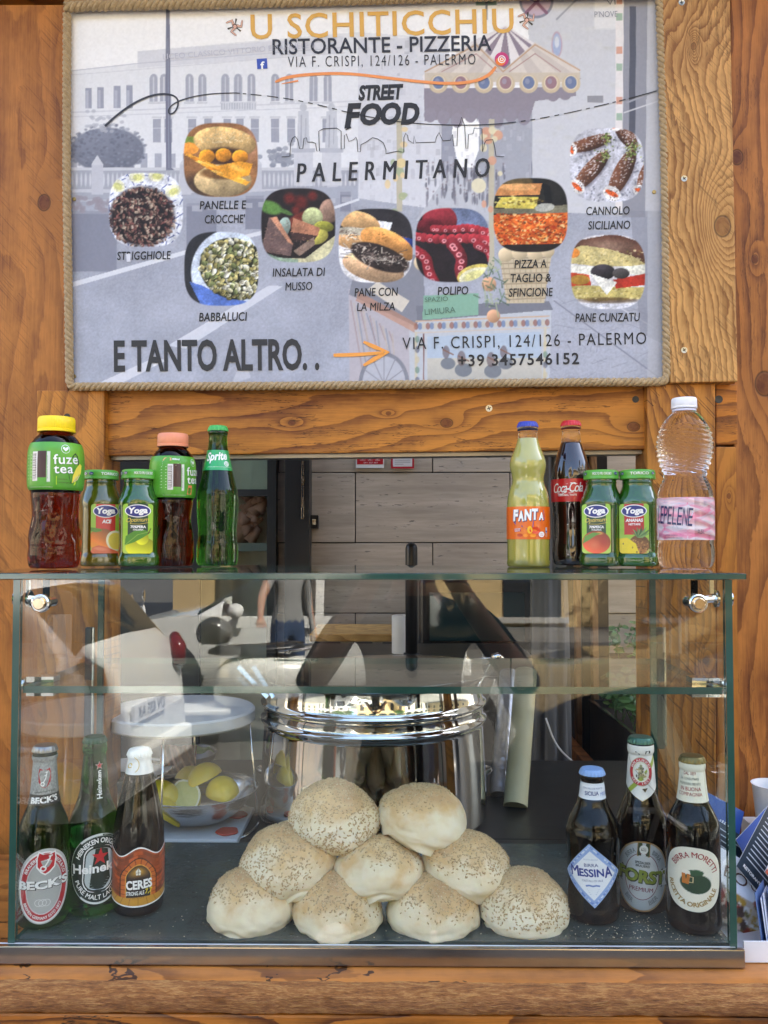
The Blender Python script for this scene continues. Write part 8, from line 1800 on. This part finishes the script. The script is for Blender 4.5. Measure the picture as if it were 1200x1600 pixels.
def joints(lean=0, arms=None):
    J = dict(pelvis=((0, 0, .96), (.15, .11)), belly=((0, 0, 1.10), (.145, .10)), chest=((0, .0, 1.32), (.165, .11)), neck=((0, .0, 1.47), .058), head0=((0, .01, 1.555), .062), head1=((0, .015, 1.63), (.078, .092)), head2=((0, .01, 1.70), (.062, .075)))
    for s_, k in (('l', -1), ('r', 1)):
        J['hip' + s_] = ((k * .10, 0, .88), .095); J['knee' + s_] = ((k * .11, .01, .49), .062); J['ankle' + s_] = ((k * .115, -.02, .09), .042); J['toe' + s_] = ((k * .125, .15, .035), (.045, .032)); J['shoulder' + s_] = ((k * .185, 0, 1.41), .062)
        el, wr, pa = (arms or {}).get(s_, ((k * .24, -.02, 1.13), (k * .25, .06, .88), (k * .25, .09, .80))); J['elbow' + s_] = (el, .044); J['wrist' + s_] = (wr, .028); J['palm' + s_] = (pa, (.038, .020))
    return J
M_blk = simple('black_cotton', (.012, .012, .014), .9); M_navy = simple('navy_cotton', (.015, .02, .04), .9); M_grey = simple('grey_tee', (.30, .30, .29), .9, 0, 30, .1); M_jean = simple('blue_denim', (.035, .07, .15), .85, 0, 90, .3); M_shoe = simple('dark_shoe', (.03, .03, .03), .6)
def zone(sl, cuff): 
    def z(p):
        if p.z < .10: return 3
        if p.z > 1.47: return 0
        if p.z < .98 and abs(p.x) < .21 and p.y < .2: return 2
        if abs(p.x) > sl or p.y > cuff: return 0
        return 1
    return z
ph = person('person in black taking the picture before the case, mirrored in its glass', (.06, -.50, GZ + .12), 0, joints(0, {'l': ((-.30, .10, 1.22), (-.13, .36, 1.50), (-.09, .40, 1.58)), 'r': ((.32, .10, 1.22), (.11, .36, 1.50), (.07, .40, 1.58))}), [M_skin, M_blk, M_navy, M_shoe], zone(.40, .16))
f = MB().box((-.045, -.062, CAMZ - .09), (.045, -.054, CAMZ + .07)); o = f.obj('phone', M_black, center=True); bevel(o, .003, 3); tag(o, 'black phone held up by the person in black', 'phone')
person('person in a grey T-shirt and jeans with a hand on the scooter seat', (-1.02, -6.2, GZ + .0005), R(-35), joints(0, {'l': ((-.34, .12, 1.22), (-.46, .34, 1.06), (-.49, .42, 1.02))}), [M_skin, M_grey, M_jean, M_shoe], zone(.25, .16))
# street trees across the road
M_bark = simple('bark', (.10, .07, .05), .9, 0, 30, .4, .6, 40)
def tree(x, y, h, seed, label):
    rr = random.Random(seed); t = thing('tree', label, 'tree', (x, y, GZ + .1)); f = MB(); f.tube([(0, 0, 0), (.05, 0, h * .3), (0, .05, h * .5), (.1, 0, h * .75)], [.16, .13, .10, .04], 10)
    for k in range(7): a = rr.uniform(0, 6.3); z0 = h * rr.uniform(.38, .6); f.tube([(0, 0, z0), (.6 * math.cos(a), .6 * math.sin(a), z0 + h * .14), (1.3 * math.cos(a), 1.3 * math.sin(a), z0 + h * .24)], [.06, .04, .015], 7)
    f.obj('trunk', M_bark, t, smooth=True); V = []; n = 9000; r_ = np.random.default_rng(seed); cl = r_.normal(0, 1, (60, 3)); cl /= np.linalg.norm(cl, axis=1)[:, None]; cl = cl * r_.uniform(.3, 1, (60, 1)) * np.array([1.7, 1.7, h * .25]) + np.array([0, 0, h * .72])
    c_ = cl[r_.integers(0, 60, n)] + r_.normal(0, .26, (n, 3)); a = r_.normal(0, 1, (n, 3)); a /= np.linalg.norm(a, axis=1)[:, None]; b = np.cross(a, r_.normal(0, 1, (n, 3))); b /= np.linalg.norm(b, axis=1)[:, None]; s_ = r_.uniform(.04, .09, (n, 1))
    V = np.stack([c_ - a * s_, c_ + b * s_ * .5, c_ + a * s_, c_ - b * s_ * .5], 1).reshape(-1, 3); o = mesh('crown', V, np.arange(n * 4).reshape(-1, 4), M_leaf, t); return t
tree(-6.2, -12.6, 6.0, 1, 'street tree across the road left of the yellow house'); tree(-9.5, -12.4, 6.5, 2, 'street tree across the road farther left'); tree(7.0, -12.5, 5.0, 3, 'street tree across the road before the yellow house')
